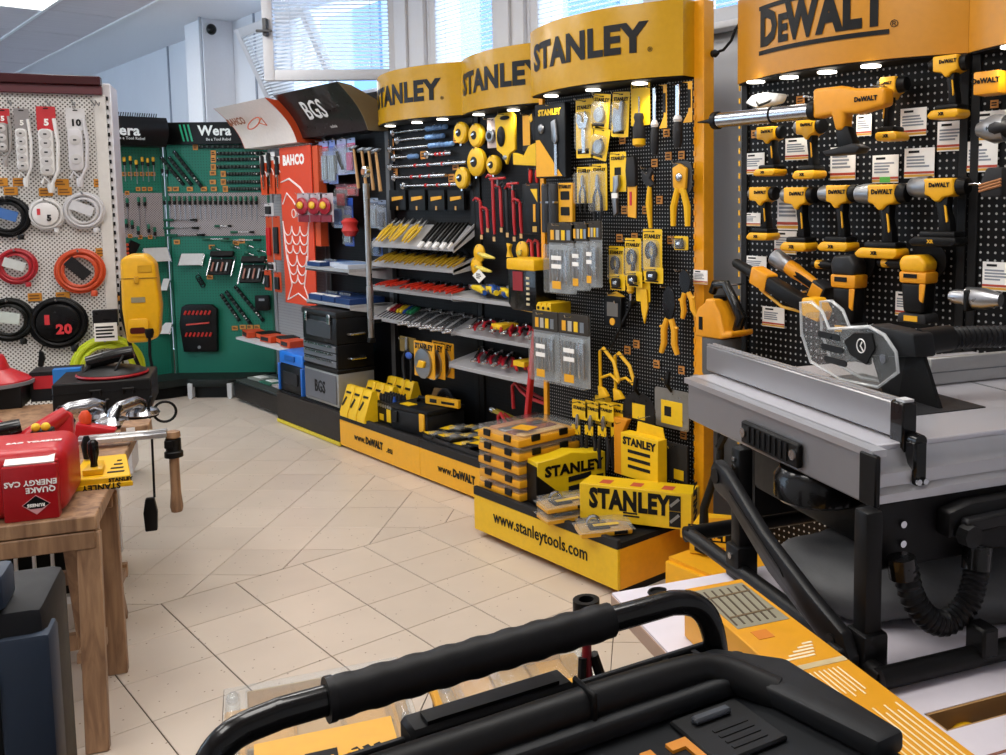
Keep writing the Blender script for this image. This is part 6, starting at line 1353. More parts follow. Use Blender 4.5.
MB().tube([(0, 0, -.06), (0, 0, .02), ((a1 - a0) * .9, 0, (z1 - z0) * .5), (a1 - a0, 0, z1 - z0)], [.02, .017, .015, .012], 10).build('leg_tube', mK, t); MB().beam(((a1 - a0) * .9, -.01, (z1 - z0) * .6), ((a1 - a0) * 1.6, -.02, (z1 - z0) * .8), .022, .022).build('clamp', mK, t, bevel=(.003, 1)); MB().box(-.03, .03, -.03, .03, -(z0 - .235), -.05).build('foot', mK, t, bevel=(.006, 1)); FD.put(t, a0, -.30, z0)

# ================================================================== GOODS ON THE YELLOW BASES
def organizer(w, d, h, lab=True):
    def fn():
        t = thing('organizer', 'x', 'organizer')
        MB().box(-w / 2, w / 2, 0, d, 0, h * .55).build('tray', mat('#E3A018', .42), t, bevel=(.006, 2))
        l = MB().box(-w / 2 + .003, w / 2 - .003, .003, d - .003, h * .55, h).build('clear_lid', mClear2, t, bevel=(.006, 2))
        for q in (-.25, .25): MB().box(w * q - .025, w * q + .025, -.006, .004, h * .3, h * .8).build('latch', mK, t, bevel=(.002, 1)); MB().box(w / 2 - .004, w / 2 + .006, d * (.5 + q * .9) - .025, d * (.5 + q * .9) + .025, h * .3, h * .8).build('latch', mK, t, bevel=(.002, 1))
        for q in range(4): MB().box(-w * .44 + w * .22 * q, -w * .26 + w * .22 * q, d * .15, d * .85, h * .56, h * .72).build('compartment', [mat('#c98a5a', .5), mSd, mat('#8a4a3a', .5), mat('#d8b27a', .5)][q], t, bevel=(.003, 1))
        if lab: MB().obox((w * .2, d * .3, h + .001), (w * .3, d * .22, .002), Matrix.Rotation(.3, 3, 'Z')).build('lid_label', mCardO, l, smooth=None)
        return t
    return fn
aF, zF = FS.at(512, 461, -.465)
for k in range(5):
    o = inst('org_stack', organizer(.325, .37, .062, True), 'yellow-trayed clear organizer, ' + ['lowest', 'second from the bottom', 'middle one', 'fourth from the bottom', 'topmost'][k] + ' of the stack on the STANLEY base', 'organizer', 'stack of organizers'); FS.put(o, .17 + .003 * (k % 2), -.455, .235 + .0635 * k)
t = thing('carded_box', 'yellow STANLEY box with black slanted corner leaning on the organizer stack', 'box'); w_, h_ = .36, .20
b = MB().prism([(-w_ / 2, 0), (w_ / 2, 0), (w_ / 2, h_), (w_ * .2, h_ * 1.05), (0, h_ * 1.12), (-w_ * .2, h_ * 1.05), (-w_ / 2, h_)], -.05, .05).build('box', mat('#E8C414', .42), t, bevel=(.003, 1)); MB().prism([(-w_ / 2, 0), (-w_ * .05, 0), (-w_ / 2, h_ * .7)], -.053, -.050).box(-w_ / 2 - .004, -w_ / 2, -.05, .05, 0, h_ * .9).build('black_corner', mK, b, smooth=None)
text(b, 'STANLEY', .066, mK, (.01, -.053, h_ * .74), bold=.05, stretch=1.05)
for q in range(2): MB().prism([(-.02 + .0, .04 + .045 * q), (.10, .05 + .045 * q), (.10, .075 + .045 * q), (-.02, .065 + .045 * q)], -.0535, -.051).build('print_tool', mInk, b, smooth=None)
MB().box(w_ * .36, w_ * .46, -.0535, -.051, .07, .10).build('print_block', mInk, b, smooth=None); FS.put(t, .42, -.24, .236, yaw=78)
def clam(w, d, h):
    def fn():
        t = thing('clamshell_pack', 'x', 'pack'); MB().box(-w / 2, w / 2, -d / 2, d / 2, 0, h * .45).build('tray', mat('#E0A21A', .45), t, bevel=(.005, 2)); MB().box(-w * .3, w * .1, -d * .3, d * .3, h * .45, h * .6).build('tool_insert', mDark, t, bevel=(.004, 1)); MB().box(w * .14, w * .4, -d / 2 - .003, -d * .2, h * .1, h * .4).build('black_patch', mK, t, smooth=None)
        MB().box(-w * .2, w * .3, -d * .1, d * .1, h * .6, h * .64).build('label', mCard, t, smooth=None); MB().box(-w / 2 - .01, w / 2 + .01, -d / 2 - .01, d / 2 + .01, h * .46, h * .5).build('flange', mClear2, t, smooth=None); MB().box(-w / 2, w / 2, -d / 2, d / 2, h * .5, h).build('clear_shell', mClear2, t, bevel=(.008, 2))
        MB().torus((-w * .2, 0, h * .9), h * .55, .008, 'Y', 16, 6, 0, PI).build('bow_handle', mS, t); return t
    return fn
for k, (u, v, z) in enumerate(((560, 519, .236), (560, 519, .286), (598, 533, .236))):
    p = onz(u, v, .236); a, d = FS.ga(p); o = inst('clam', clam(.22, .13, .048), ['lower of two stacked clear clamshell packs on the STANLEY base', 'upper of two stacked clear clamshell packs', 'single clear clamshell pack at the base corner'][k], 'pack', 'clamshell packs'); FS.put(o, a + .0, d + .03, z, yaw=74 if k < 2 else 62)
t = thing('long_box', 'long yellow STANLEY carton lying across the end of the base', 'carton'); p = onz(685, 537, .245); pl = onz(577, 500, .245); L = .50; hh = .155
b = MB().box(-L, 0, 0, .13, 0, hh).build('carton', mat('#E8BE12', .45), t, bevel=(.002, 1)); text(b, 'STANLEY', .115, mK, (-.275, -.0015, hh * .6), bold=.05, stretch=.72)
text(b, 'STANLEY', .07, mK, (.0015, .06, hh * .5), bold=.05, rot=(0, -PI / 2, PI / 2), stretch=.8)
for q in (.28, .72): MB().box(-.095, -.045, -.002, 0, hh * (q - .22), hh * (q + .2)).build('print_photo', mInk, b, smooth=None); MB().beam((-.09, -.003, hh * (q - .1)), (-.052, -.003, hh * (q + .12)), .012, .002, (0, 1, 0)).build('print_tool', mSd, b, smooth=None)
for q in range(3): MB().box(-.42 + .14 * q, -.37 + .14 * q, .03, .08, hh, hh + .001).build('top_print', mat('#c0503a', .5), b, smooth=None)
lines(b, -.30, -.22, hh * .18, hh * .34, 2, mInk, -.001); FS.put(t, FS.ga(p)[0] - .02, FS.ga(p)[1] + .06, .249, yaw=26.5)
t = thing('dewalt_carton', 'yellow and black DeWALT carton on the end of the www base', 'carton'); w_ = .19
b = MB().box(0, w_, 0, .20, 0, .10).build('carton', mat('#EBB517', .45), t, bevel=(.002, 1)); MB().box(-.001, w_ + .001, -.002, .0, .055, .10).build('black_band', mK, b, smooth=None); text(b, 'DeWALT', .045, mDY, (w_ * .3, -.003, .078), bold=.05); lines(b, .02, .16, .01, .04, 2, mat('#B5651d', .5), -.001)
MB().prism([(.02, .03), (.16, .05), (.17, .16), (.05, .14)], .1, .101, 'Z').build('top_print', mat('#D99212', .5), b, smooth=None); text(b, 'DeWALT', .05, mK, (.09, .05, .102), bold=.05, rot=(-PI / 2, 0, .25)); FD.put(t, .035, -.34, .226, yaw=33)
# first base: cartons, racks, cases
def carton(t_): return None
def stand_card():
    t = thing('tool_carton', 'x', 'carton'); w, h = .105, .20
    b = MB().prism([(-.07, 0), (.07, 0), (.07, .03), (.02, h), (-.01, h), (-.07, .03)], -w / 2, w / 2, 'X').build('carton', mCard, t, bevel=(.002, 1))
    for q, (x, z) in enumerate(((-.025, .10), (.02, .075))):
        e = MB().obox((x, -.047 + .016 * q * 0, z), (.022, .004, .065), Matrix.Rotation(-.42, 3, 'X') @ Matrix.Rotation(.35, 3, 'Y')).build('print_tool', mInk, b, bevel=(.002, 1))
    MB().obox((0, -.028, .158), (.06, .003, .014), Matrix.Rotation(-.42, 3, 'X')).build('print_block', mInk, b, smooth=None)
    return t
for k in range(9):
    r, c = k // 3, k % 3
    o = inst('stand_card', stand_card, 'yellow carton with black printed tools on the first yellow base', 'carton', 'yellow cartons on the base'); FR.put(o, 2.09 + .115 * c + .02 * r, -.385 + .14 * r, .222, sc=(1, 1, 1.0 + .06 * r))
t = thing('bit_rack', 'black rack full of dark bits in front of the yellow cartons', 'bit rack'); MB().box(-.10, .10, 0, .12, 0, .14).build('rack', mK, t, bevel=(.003, 1))
for q in range(18): MB().lathe([(.010, 0), (.012, .02), (.007, .045)], (-.085 + .034 * (q % 6), .02 + .035 * (q // 6), .14), n=8).build('bit', mDark if q != 5 else mBl, t)
for q in range(2): MB().box(.02 - .09 * q, .07 - .09 * q, -.003, 0, .02, .10 - .04 * q).build('label', mCard, t, smooth=None)
for q in range(6): MB().lathe([(.012, -.004), (.012, 0)], (-.08 + .03 * q, 0, .115), 'Y', 8).build('bit_end', mSd, t)
FR.put(t, 2.47, -.36, .222)
t = thing('stacking_case', 'black stacking case with yellow latch on the first base', 'tool case'); MB().box(-.19, .19, 0, .28, 0, .13).build('body', mat('#1a1b1d', .5), t, bevel=(.010, 2)); MB().box(-.195, .195, -.004, .284, .13, .16).build('lid', mat('#131416', .5), t, bevel=(.008, 2)); MB().box(-.17, -.11, -.012, .0, .05, .12).build('recess', mK, t, bevel=(.003, 1)); MB().box(.12, .17, -.012, 0, .03, .14).build('latch', mDY, t, bevel=(.003, 1)); MB().box(-.12, -.02, .02, .08, .16, .164).build('label', mCard, t, smooth=None); MB().tube([(-.1, .14, .16), (-.08, .14, .19), (.1, .14, .19), (.12, .14, .16)], .012, 8).build('handle', mK, t); FR.put(t, 2.78, -.375, .222, yaw=4)
t = thing('spirit_level', 'short yellow spirit level resting on the black stacking case', 'level'); MB().box(-.14, .14, -.012, .012, 0, .05).build('beam', mat('#E9AE16', .4), t, bevel=(.002, 1)); MB().box(-.10, -.04, -.014, .014, .012, .036).build('vial', mDark, t, bevel=(.002, 1)); MB().box(.0, .11, -.0135, -.012, .015, .03).build('print', mInk, t, smooth=None); FR.put(t, 2.92, -.22, .389, yaw=12)
def blade_pack():
    t = thing('blister_pack', 'x', 'pack'); MB().box(-.085, .085, -.06, .06, 0, .012).build('card', mK, t, bevel=(.002, 1)); MB().box(-.07, .0, -.05, .05, .012, .014).build('yellow_print', mCard, t, smooth=None)
    MB().box(.0, .08, -.05, .05, .012, .034).build('clear_dome', mClear2, t, bevel=(.006, 2)); MB().lathe([(.03, .012), (.034, .02), (.02, .03)], (.04, 0, 0), n=14).build('grinding_wheel', mGun, t); return t
for k in range(14):
    r, c = k % 3, k // 3
    o = inst('blade_pack', blade_pack, 'clear blister pack with yellow print in the heap on the second base', 'pack', 'heap of blister packs'); FR.put(o, 3.06 + .165 * c + .02 * r, -.36 + .115 * r, .224 + .016 * ((c + r) % 2) + (.05 if c > 2 else .03), yaw=-12 + 9 * ((k * 7) % 4), pitch=-4 + 3 * (k % 3))
t = thing('parts_bin', 'low black bin under the blister packs on the second base', 'bin'); MB().box(-.42, .42, 0, .34, 0, .025).build('floor', mK, t, bevel=(.003, 1)); MB().box(-.42, .42, 0, .012, .025, .045).box(-.42, -.408, .012, .34, .025, .045).box(.408, .42, .012, .34, .025, .045).build('rim', mDark, t, smooth=None); FR.put(t, 3.44, -.425, .222)
t = thing('red_pole', 'red square pole leaning in front of the lowest shelf', 'pole'); a0, z0 = FR.at(522, 430, -.30); a1, z1 = FR.at(538, 306, -.30)
MB().beam((0, 0, .22 - z0), (a1 - a0, 0, z1 - z0), .028, .028).build('pole', mat('#B8141E', .35), t, bevel=(.003, 1)); MB().box(-.03, .03, -.03, .03, .22 - z0, .25 - z0).build('foot', mat('#8d1018', .4), t, bevel=(.003, 1)); FR.put(t, a0, -.30, z0)
def clamp_frame():
    t = thing('red_clamp', 'x', 'clamp'); MB().tube([(-.16, 0, 0), (-.17, 0, .13), (-.14, 0, .15), (-.06, -.02, .12), (.02, -.02, .09), (.18, -.02, .08)], .010, 8).build('frame', mat('#B8202A', .4), t)
    MB().tube([(-.15, .03, .14), (.0, .03, .10), (.20, .03, .07)], .009, 8).build('screw_bar', mat('#9a1820', .4), t); MB().lathe([(.016, 0), (.02, .02), (.012, .05)], (.17, -.02, .075), 'X', 10).build('knob', mS, t); return t
for k in range(3):
    o = inst('red_clamp', clamp_frame, 'red bar clamp ' + ['standing on the deck beside the red pole', 'behind the red pole, lying higher', 'low behind the organizer stack'][k], 'clamp', 'red bar clamps'); FR.put(o, 3.55 + .12 * k, -.16 + .05 * (k == 1) - .02 * k, .26 + .19 * (k == 1), yaw=-6 + 5 * k)
t = thing('long_level', 'long yellow-green level lying slantwise behind the red pole', 'level'); MB().beam((0, 0, .10), (.62, .06, 0), .03, .022).build('beam', mat('#9a8a2a', .4), t, bevel=(.002, 1)); MB().lathe([(.016, 0), (.02, .02), (.012, .05)], (-.03, 0, .10), 'X', 10).build('end_knob', mS, t); FR.put(t, 3.28, -.10, .30)
t = thing('cable_bundle', 'dark blue cable bundle behind the stacking case', 'cable')
for q in range(5): MB().torus((0, .01 * q, .11), .10 - .012 * q, .012, 'Y', 24, 7).build('cable_turn', mat('#151a26', .5), t)
FR.put(t, 2.72, -.07, .225)
t = thing('cardboard_box', 'open brown cardboard box behind the yellow cartons', 'box'); MB().box(-.10, .10, 0, .12, 0, .15).build('carton', mat('#8a6a3c', .8), t, bevel=(.002, 1)); MB().prism([(-.10, .15), (.10, .15), (.07, .21), (-.07, .20)], .11, .118).build('flap', mat('#7a5c32', .8), t, smooth=None); FR.put(t, 2.62, -.16, .222)
# ================================================================== WORKBENCH ON TRESTLES (turned like the saw table)
def gth(name, label, cat, a, d, z, group=None, F=FG, yaw=0):
    t = thing(name, label, cat, group); F.put(t, a, d, z, yaw=yaw); return t
def gz(u, v, z, F=FG):
    return F.ga(onz(u, v, z))
def mwood():
    m = bpy.data.materials.new('oiled_wood'); m.use_nodes = True; nt = m.node_tree; b = nt.nodes['Principled BSDF']; b.inputs['Roughness'].default_value = .5
    tc = nt.nodes.new('ShaderNodeTexCoord'); mp = nt.nodes.new('ShaderNodeMapping'); mp.inputs['Scale'].default_value = (14, 14, 1.6); n = nt.nodes.new('ShaderNodeTexNoise'); n.inputs['Scale'].default_value = 2.2; n.inputs['Detail'].default_value = 5; n.inputs['Distortion'].default_value = .8
    r = nt.nodes.new('ShaderNodeValToRGB'); r.color_ramp.elements[0].position = .35; r.color_ramp.elements[0].color = lin('#7a5a42'); r.color_ramp.elements[1].position = .65; r.color_ramp.elements[1].color = lin('#a88463')
    nt.links.new(tc.outputs['Object'], mp.inputs[0]); nt.links.new(mp.outputs[0], n.inputs['Vector']); nt.links.new(n.outputs['Fac'], r.inputs[0]); nt.links.new(r.outputs[0], b.inputs['Base Color']); return m
M_WD = mwood(); BZ = .70; BA1 = -.45
t = gth('bench_top', 'thick wooden plank bench top carrying the red box', 'bench top', -.85, 3.05, .655)
MB().box(-.45, .40, 0, .62, 0, .045).build('plank', M_WD, t, bevel=(.004, 1)); MB().box(-.45, .40, .64, 1.86, 0, .045).build('plank', M_WD, t, bevel=(.004, 1))
def trestle(label, dn, df, a, dtop):
    t = gth('trestle', label, 'trestle', a, dn, 0, 'wooden trestles')
    sp = df - dn; m = dtop - dn
    for x in (0, -.62):
        MB().beam((x, 0, 0), (x, m - .02, .645), .04, .062, (1, 0, 0)).build('leg', M_WD, t, bevel=(.003, 1)); MB().beam((x - .05, sp, 0), (x - .05, m + .03, .64), .036, .06, (1, 0, 0)).build('leg', M_WD, t, bevel=(.003, 1))
        MB().beam((x - .02, m * .5 + .0, .27), (x - .03, sp * .82, .22), .03, .055, (1, 0, 0)).build('side_rail', M_WD, t, smooth=None)
    MB().box(-.70, .02, m - .05, m + .05, .60, .652).build('head_beam', M_WD, t, bevel=(.003, 1)); MB().box(-.62, .0, sp * .8 - .015, sp * .8 + .015, .20, .25).build('stretcher', M_WD, t, smooth=None)
    return t
trestle('wooden trestle under the near end of the bench, beside the dark tote', 3.00, 3.36, -.475, 3.10)
trestle('wooden trestle under the middle of the bench, near the yellow mitre block', 3.50, 3.98, -.478, 3.50)
# red case standing upside down
t = gth('gas_case', 'red plastic case standing upside down, white QUAKE lettering and black diamond', 'case', -.60, 3.09, BZ)
MB().box(-.28, .075, 0, .28, 0, .205).build('shell', mat('#B8131D', .35), t, bevel=(.045, 4)); MB().box(-.085, .055, -.022, .02, .0, .165).build('front_panel', mat('#A80F19', .35), t, bevel=(.006, 2)); MB().box(-.085, .055, -.004, .04, .165, .172).build('panel_ledge', mat('#c01a24', .35), t, bevel=(.003, 1))
MB().obox((-.015, .005, .178), (.125, .045, .006), Matrix.Rotation(.5, 3, 'X')).build('white_label', mWp, t, smooth=None)
R180 = (0, PI, 0)
text(t, 'QUAKE', .022, mWp, (.012, -.024, .092), bold=.03, rot=R180); text(t, 'ENERGY CAS', .022, mWp, (-.012, -.024, .114), bold=.03, rot=R180)
MB().prism([(-.002, .076), (.034, .048), (-.002, .018), (-.038, .048)], -.0235, -.022).build('diamond_edge', mat('#e0a0a4', .5), t, smooth=None); MB().prism([(-.002, .074), (.032, .048), (.012, .036), (-.016, .036), (-.036, .048)], -.0245, -.0235).build('black_diamond', mK, t, smooth=None)
text(t, 'RUNESS', .012, mWp, (-.002, -.0255, .047), bold=.05, rot=R180); text(t, 'ENERGY CAS', .024, mWp, (-.02, .10, .2065), bold=.03, rot=(PI / 2, PI, 0) if False else (-PI / 2, PI, 0))
# yellow mitre plate
a0, d0 = gz(84, 492, BZ); t = gth('mitre_block', 'yellow mitre plate with black knob overhanging the bench edge', 'mitre block', -.46, 3.34, BZ)
MB().prism([(-.10, 0), (.075, 0), (.03, .30), (-.10, .30)], 0.0, .035, 'Z').build('plate', mat('#E9B60E', .4), t, bevel=(.003, 1)); MB().box(-.10, .08, -.008, 0, .0, .016).build('front_lip', mat('#E9B60E', .4), t, bevel=(.002, 1))
for q in range(4): MB().box(.0 + .004 * q, .05 - .008 * q, .05 + .05 * q, .065 + .05 * q, .035, .037).build('slot_mark', mInk, t, smooth=None)
text(t, 'STANLEY', .026, mInk, (-.01, -.0095, .008), bold=.03, rot=R180); text(t, 'STANLEY', .016, mInk, (.045, -.0015, .024), bold=.05)
MB().prism([(-.07, .04), (-.01, .04), (-.02, .16), (-.06, .16)], .035, .055, 'Z').build('saddle', mat('#D9A60C', .4), t, bevel=(.004, 2)); MB().lathe([(.012, 0), (.010, .02), (.017, .05), (.016, .085), (.008, .095)], (-.04, .08, .05), n=12).build('knob', mKg, t); MB().lathe([(.012, 0), (.018, .05), (.008, .08)], (-.085, .26, .04), n=12).build('rear_knob', mK, t)
# aluminium cutter rail with wooden handle
t = gth('tile_cutter_rail', 'aluminium cutter rail lying across the bench with measuring print', 'rail', -.62, 3.93, BZ + .02); MB().box(0, .30, -.035, .035, 0, .018).box(0, .30, -.012, .012, .018, .028).build('rail', mat('#d2d4d8', .3, .8), t, bevel=(.002, 1)); MB().box(.06, .22, -.030, -.014, .018, .019).build('white_scale', mWp, t, smooth=None)
a1, z1_ = FG.at(178, 431, 3.93); _, z2_ = FG.at(178, 511, 3.93)
t = gth('wooden_club', 'turned wooden handle hanging in a black socket at the rail end', 'handle tool', -.30, 3.93, z1_)
MB().lathe([(.026, .0), (.028, -.02), (.018, -.03), (.018, -.10), (.0185, -.24), (.024, z2_ - z1_ + .02), (.02, z2_ - z1_)], (0, 0, 0), n=16).build('wooden_handle', M_WD, t); MB().lathe([(.021, -.025), (.028, -.03), (.028, -.075), (.034, -.08), (.034, -.10), (.02, -.104)], (0, 0, 0), n=16).build('socket', mK, t); MB().box(-.03, 0, -.03, .03, -.06, -.03).build('rail_clip', mK, t, bevel=(.003, 1))
# suction lifters
def suction(t, yaw):
    MB().lathe([(.062, 0), (.068, .006), (.06, .022), (.03, .034), (.012, .036)], (-.09, 0, .006), n=24).build('cup', mat('#c3c4c8', .22, 1.0), t); MB().lathe([(.062, 0), (.068, .006), (.06, .022), (.03, .034), (.012, .036)], (.09, 0, .006), n=24).build('cup', mat('#c3c4c8', .22, 1.0), t)
    MB().lathe([(.062, -.006), (.064, .006)], (-.09, 0, .006), n=24).build('rubber_pad', mK, t); MB().lathe([(.062, -.006), (.064, .006)], (.09, 0, .006), n=24).build('rubber_pad', mK, t)
    MB().tube([(-.09, 0, .03), (-.075, 0, .05), (-.04, 0, .066), (.05, 0, .07), (.08, 0, .055), (.09, 0, .03)], [.02, .026, .027, .027, .026, .02], 10).build('handle', mat('#b3b5ba', .25, 1.0), t)
    for s in (-1, 1): MB().beam((s * .09, -.03, .04), (s * .09, -.05, .09), .014, .014).build('lever', mK, t, bevel=(.003, 1))
t = gth('suction_lifter', 'polished double suction lifter at the bench edge, cord loop behind', 'suction lifter', -.50, 4.32, BZ + .006, 'suction lifters'); suction(t, 0); FG.put(t, -.50, 4.34, BZ + .006, yaw=55)
t = gth('suction_lifter', 'grey suction lifter lying behind the red grip, half hidden', 'suction lifter', -.66, 4.42, BZ + .006, 'suction lifters'); suction(t, 0); FG.put(t, -.68, 4.40, BZ + .006, yaw=25)
t = gth('small_wood_block', 'small wooden block with white label under the suction lifter', 'block', -.44, 4.05, BZ); MB().box(-.05, .05, -.03, .09, 0, .05).build('block', M_WD, t, bevel=(.003, 1)); MB().box(-.03, .0, -.032, -.03, .01, .045).build('label', mWp, t, smooth=None)
t = gth('corded_plug', 'black plug hanging on its cord beyond the bench edge', 'plug', -.43, 4.50, BZ - .02)
MB().torus((.06, 0, .02), .045, .006, 'Y', 22, 7).tube([(-.05, 0, .03), (0, -.01, .01), (.02, -.18, -.04), (.02, -.22, -.30)], .005, 7).build('cord', mK, t); MB().prism([(-.014, -.30), (.02, -.30), (.03, -.36), (.026, -.44), (-.02, -.44), (-.024, -.36)], -.24, -.205).build('plug_body', mK, t, bevel=(.005, 2))
# black case with sander, at the back of the bench
t = gth('black_case', 'flat black tool case at the far end of the bench', 'tool case', -.60, 4.62, BZ); MB().box(-.22, .17, 0, .34, 0, .135).build('body', mat('#121213', .5), t, bevel=(.006, 1)); MB().box(-.222, .172, -.002, .342, .085, .09).build('seam', mK, t, smooth=None)
for x in (-.05, .08): MB().tube([(x - .02, -.004, .075), (x - .02, -.02, .10), (x + .02, -.02, .10), (x + .02, -.004, .075)], .005, 6).build('catch', mK, t)
t = gth('sander_shroud', 'black grinding shroud with red rim on the black case', 'shroud', -.60, 4.78, BZ + .137); MB().lathe([(.14, 0), (.145, .012), (.10, .03), (.05, .04)], (0, 0, .004), n=28).build('shroud', mK, t); MB().torus((0, 0, .008), .144, .007, 'Z', 30, 6).build('red_rim', mat('#a8141f', .4), t); MB().tube([(-.10, 0, .06), (0, 0, .085), (.09, 0, .10)], [.032, .034, .03], 12).build('motor', mKg, t); MB().tube([(-.09, -.02, .05), (-.11, -.04, .02)], .012, 8).tube([(.05, -.03, .09), (.02, -.10, .03)], .005, 7).build('bracket', mK, t)
t = gth('blue_carton', 'blue and red carton behind the red grinder', 'carton', -.855, 4.98, BZ); MB().box(-.115, .09, 0, .16, 0, .14).build('carton', mat('#1f1f22', .5), t, bevel=(.002, 1)); MB().box(-.02, .094, -.004, .05, .02, .146).build('blue_side', mat('#2479c9', .45), t, smooth=None); MB().box(-.10, -.02, -.004, 0, .06, .12).build('red_print', mat('#c2202c', .45), t, smooth=None)
t = gth('dust_hood', 'red dust hood with grey brush rim', 'dust hood', -1.09, 4.90, BZ + .001); MB().box(-.17, .11, -.05, .22, 0, .10).build('dark_box', mK, t, bevel=(.003, 1)); MB().lathe([(.16, 0), (.155, .02), (.13, .035), (.07, .07), (.05, .13), (.045, .135)], (-.02, .06, .10), n=28).build('hood', mat('#B5131F', .35), t); MB().lathe([(.165, -.002), (.165, .014)], (-.02, .06, .10), n=28).build('brush_rim', mat('#77777a', .6), t)
# red angle tool
t = gth('red_grinder', 'red handheld cutter with black barrel lying behind the red case', 'power tool', -.80, 3.75, BZ + .0)
MB().tube([(-.22, 0, .13), (-.05, 0, .13), (.03, .02, .14)], [.032, .03, .026], 12).build('barrel', mKg, t); MB().tube([(-.02, .0, .05), (.06, .02, .10), (.14, .04, .15), (.17, .05, .17)], [.03, .034, .03, .024], 10).build('gear_arm', mat('#B8151F', .35), t); MB().prism([(.12, .0), (.19, .0), (.185, .16), (.15, .18), (.125, .15)], .03, .08).build('grip', mat('#C2202A', .4), t, bevel=(.01, 3))
MB().ball((-.10, -.06, .045), (.10, .07, .045)).build('guard', mat('#A81520', .4), t); MB().lathe([(.024, -.02), (.028, 0), (.024, .02)], (.03, -.02, .05), 'Y', 14).build('clamp', mS, t)
for q in range(5): MB().box(-.17 + .028 * q, -.155 + .028 * q, -.135, -.10, .02, .065).build('vent', mat('#5a0c12', .5), t, smooth=None)
MB().tube([(-.20, .10, .10), (-.12, .10, .20), (-.05, .10, .13)], .018, 9).build('bow_handle', mat('#B8151F', .35), t)
t = gth('yellow_earplugs', 'two yellow foam pieces behind the red case', 'foam', -.62, 3.42, BZ); MB().box(-.055, .005, 0, .06, 0, .19).build('stand', mK, t, bevel=(.004, 1)); [MB().ball((-.04 + .028 * q, .01, .20), (.014, .014, .014)).build('foam_piece', mat('#E8C22A', .6), t) for q in range(2)]
t = gth('red_trigger_tool', 'small red tool with black trigger at the middle of the bench', 'power tool', -.58, 4.10, BZ); MB().prism([(-.08, 0), (.05, 0), (.07, .03), (.0, .05), (-.07, .07)], -.03, .03).build('body', mat('#B8151F', .35), t, bevel=(.008, 2)); MB().lathe([(.02, 0), (.024, .03), (.012, .05)], (-.04, 0, .06), n=12).build('cap', mOr, t)
# white crate under the bench and tote in the near corner
t = gth('white_crate', 'white wire crate on the floor under the far bench', 'crate', -.80, 4.20, 0); MB().box(-.24, .20, 0, .5, 0, .03).build('base', mW, t, smooth=None)
for q in range(8):
    x = -.24 + .063 * q; MB().box(x, x + .012, -.006, .006, .03, .42).build('wire', mW, t, smooth=None)
MB().box(-.24, .214, -.008, .008, .40, .43).box(.195, .21, 0, .5, .40, .43).box(.195, .21, .46, .5, .03, .40).build('rim', mW, t, smooth=None); MB().box(-.20, .16, .04, .44, .03, .30).build('contents', mK, t, smooth=None)
FT = FG
t = gth('tool_tote', 'dark grey stacking tote with blue-grey corner ribs beside the bench trestle', 'tool tote', -.326, 1.06, .09, F=FG)
for k in range(4):
    z = .285 * k; MB().box(-.30, .118, 0, .13, z, z + .262).build('module', mat('#222326', .6), t, bevel=(.012, 2)); MB().box(.075, .123, -.006, .04, z + .01, z + .235).build('corner_rib', mat('#2c3a4d', .6), t, bevel=(.006, 2)); MB().box(-.06, .06, -.008, 0, z + .085, z + .115).build('label_band', mat('#6f6f70', .6), t, smooth=None); MB().lathe([(.022, -.010), (.022, 0)], (.052, 0, z + .19), 'Y', 16).build('hole_plug', mK, t)
MB().box(-.30, .10, .01, .125, -.09, 0).build('base', mK, t, bevel=(.006, 1)); MB().box(.03, .085, .0, .05, 1.117, 1.155).build('top_latch', mat('#2c3a4d', .6), t, bevel=(.006, 2))
# ================================================================== WHITE DISPLAY TABLE, SAW AND CASES IN FRONT
mWT = mat('#d9d3dc', .45, noise=.03); TZ = .92; TA0, TD1 = .575, 1.475
t = gth('display_table', 'white laminated table with round holes and rectangular slots under the table saw', 'table', TA0, .45, 0)
Wt, Dt = 1.25, TD1 - .45
def plate_with_holes(rects):
    """top made of strips round its rectangular slots"""
    b = MB(); xs = sorted({0, Wt} | {v for r in rects for v in r[:2]}); ys = sorted({0, Dt} | {v for r in rects for v in r[2:]})
    for i in range(len(xs) - 1):
        for j in range(len(ys) - 1):
            mx, my = (xs[i] + xs[i + 1]) / 2, (ys[j] + ys[j + 1]) / 2
            if any(r[0] < mx < r[1] and r[2] < my < r[3] for r in rects): continue
            b.box(xs[i], xs[i + 1], ys[j], ys[j + 1], TZ - .03, TZ)
    return b
SL = [(.245, .40, .455, .50), (.27, .46, .33, .375), (.52, .70, .455, .50)]
top = plate_with_holes(SL).build('table_top', mWT, t, smooth=None)
for x0, x1, y0, y1 in SL: MB().box(x0, x0 + .004, y0, y1, TZ - .03, TZ - .001).box(x1 - .004, x1, y0, y1, TZ - .03, TZ - .001).box(x0, x1, y1 - .004, y1, TZ - .03, TZ - .001).box(x0, x1, y0, y0 + .004, TZ - .03, TZ - .001).build('slot_edge', mat('#a8814f', .6), top, smooth=None)
MB().box(.0, Wt, .39, .394, TZ - .0, TZ + .001).build('groove', mat('#8a5a48', .6), top, smooth=None)
for x, y in ((.075, Dt - .035), (.16, Dt - .055)): MB().lathe([(.014, 0), (.014, .0012)], (x, y, TZ), n=20).build('round_hole', mK, top)
MB().torus((.075, Dt - .035, TZ + .002), .017, .003, 'Z', 20, 6, .3, 5.2).build('hole_clip', mK, top); MB().box(-.002, 0, 0, Dt, TZ - .03, TZ - .004).build('edge_band', mat('#b89a86', .6), top, smooth=None)
for x in (.06, Wt - .06):
    for y in (.06, Dt - .20): MB().box(x - .025, x + .025, y - .025, y + .025, 0, TZ - .03).build('leg', mK, t, bevel=(.003, 1))
MB().box(.08, Wt - .08, .1, Dt - .22, .30, .33).build('lower_shelf', mWT, t, smooth=None)
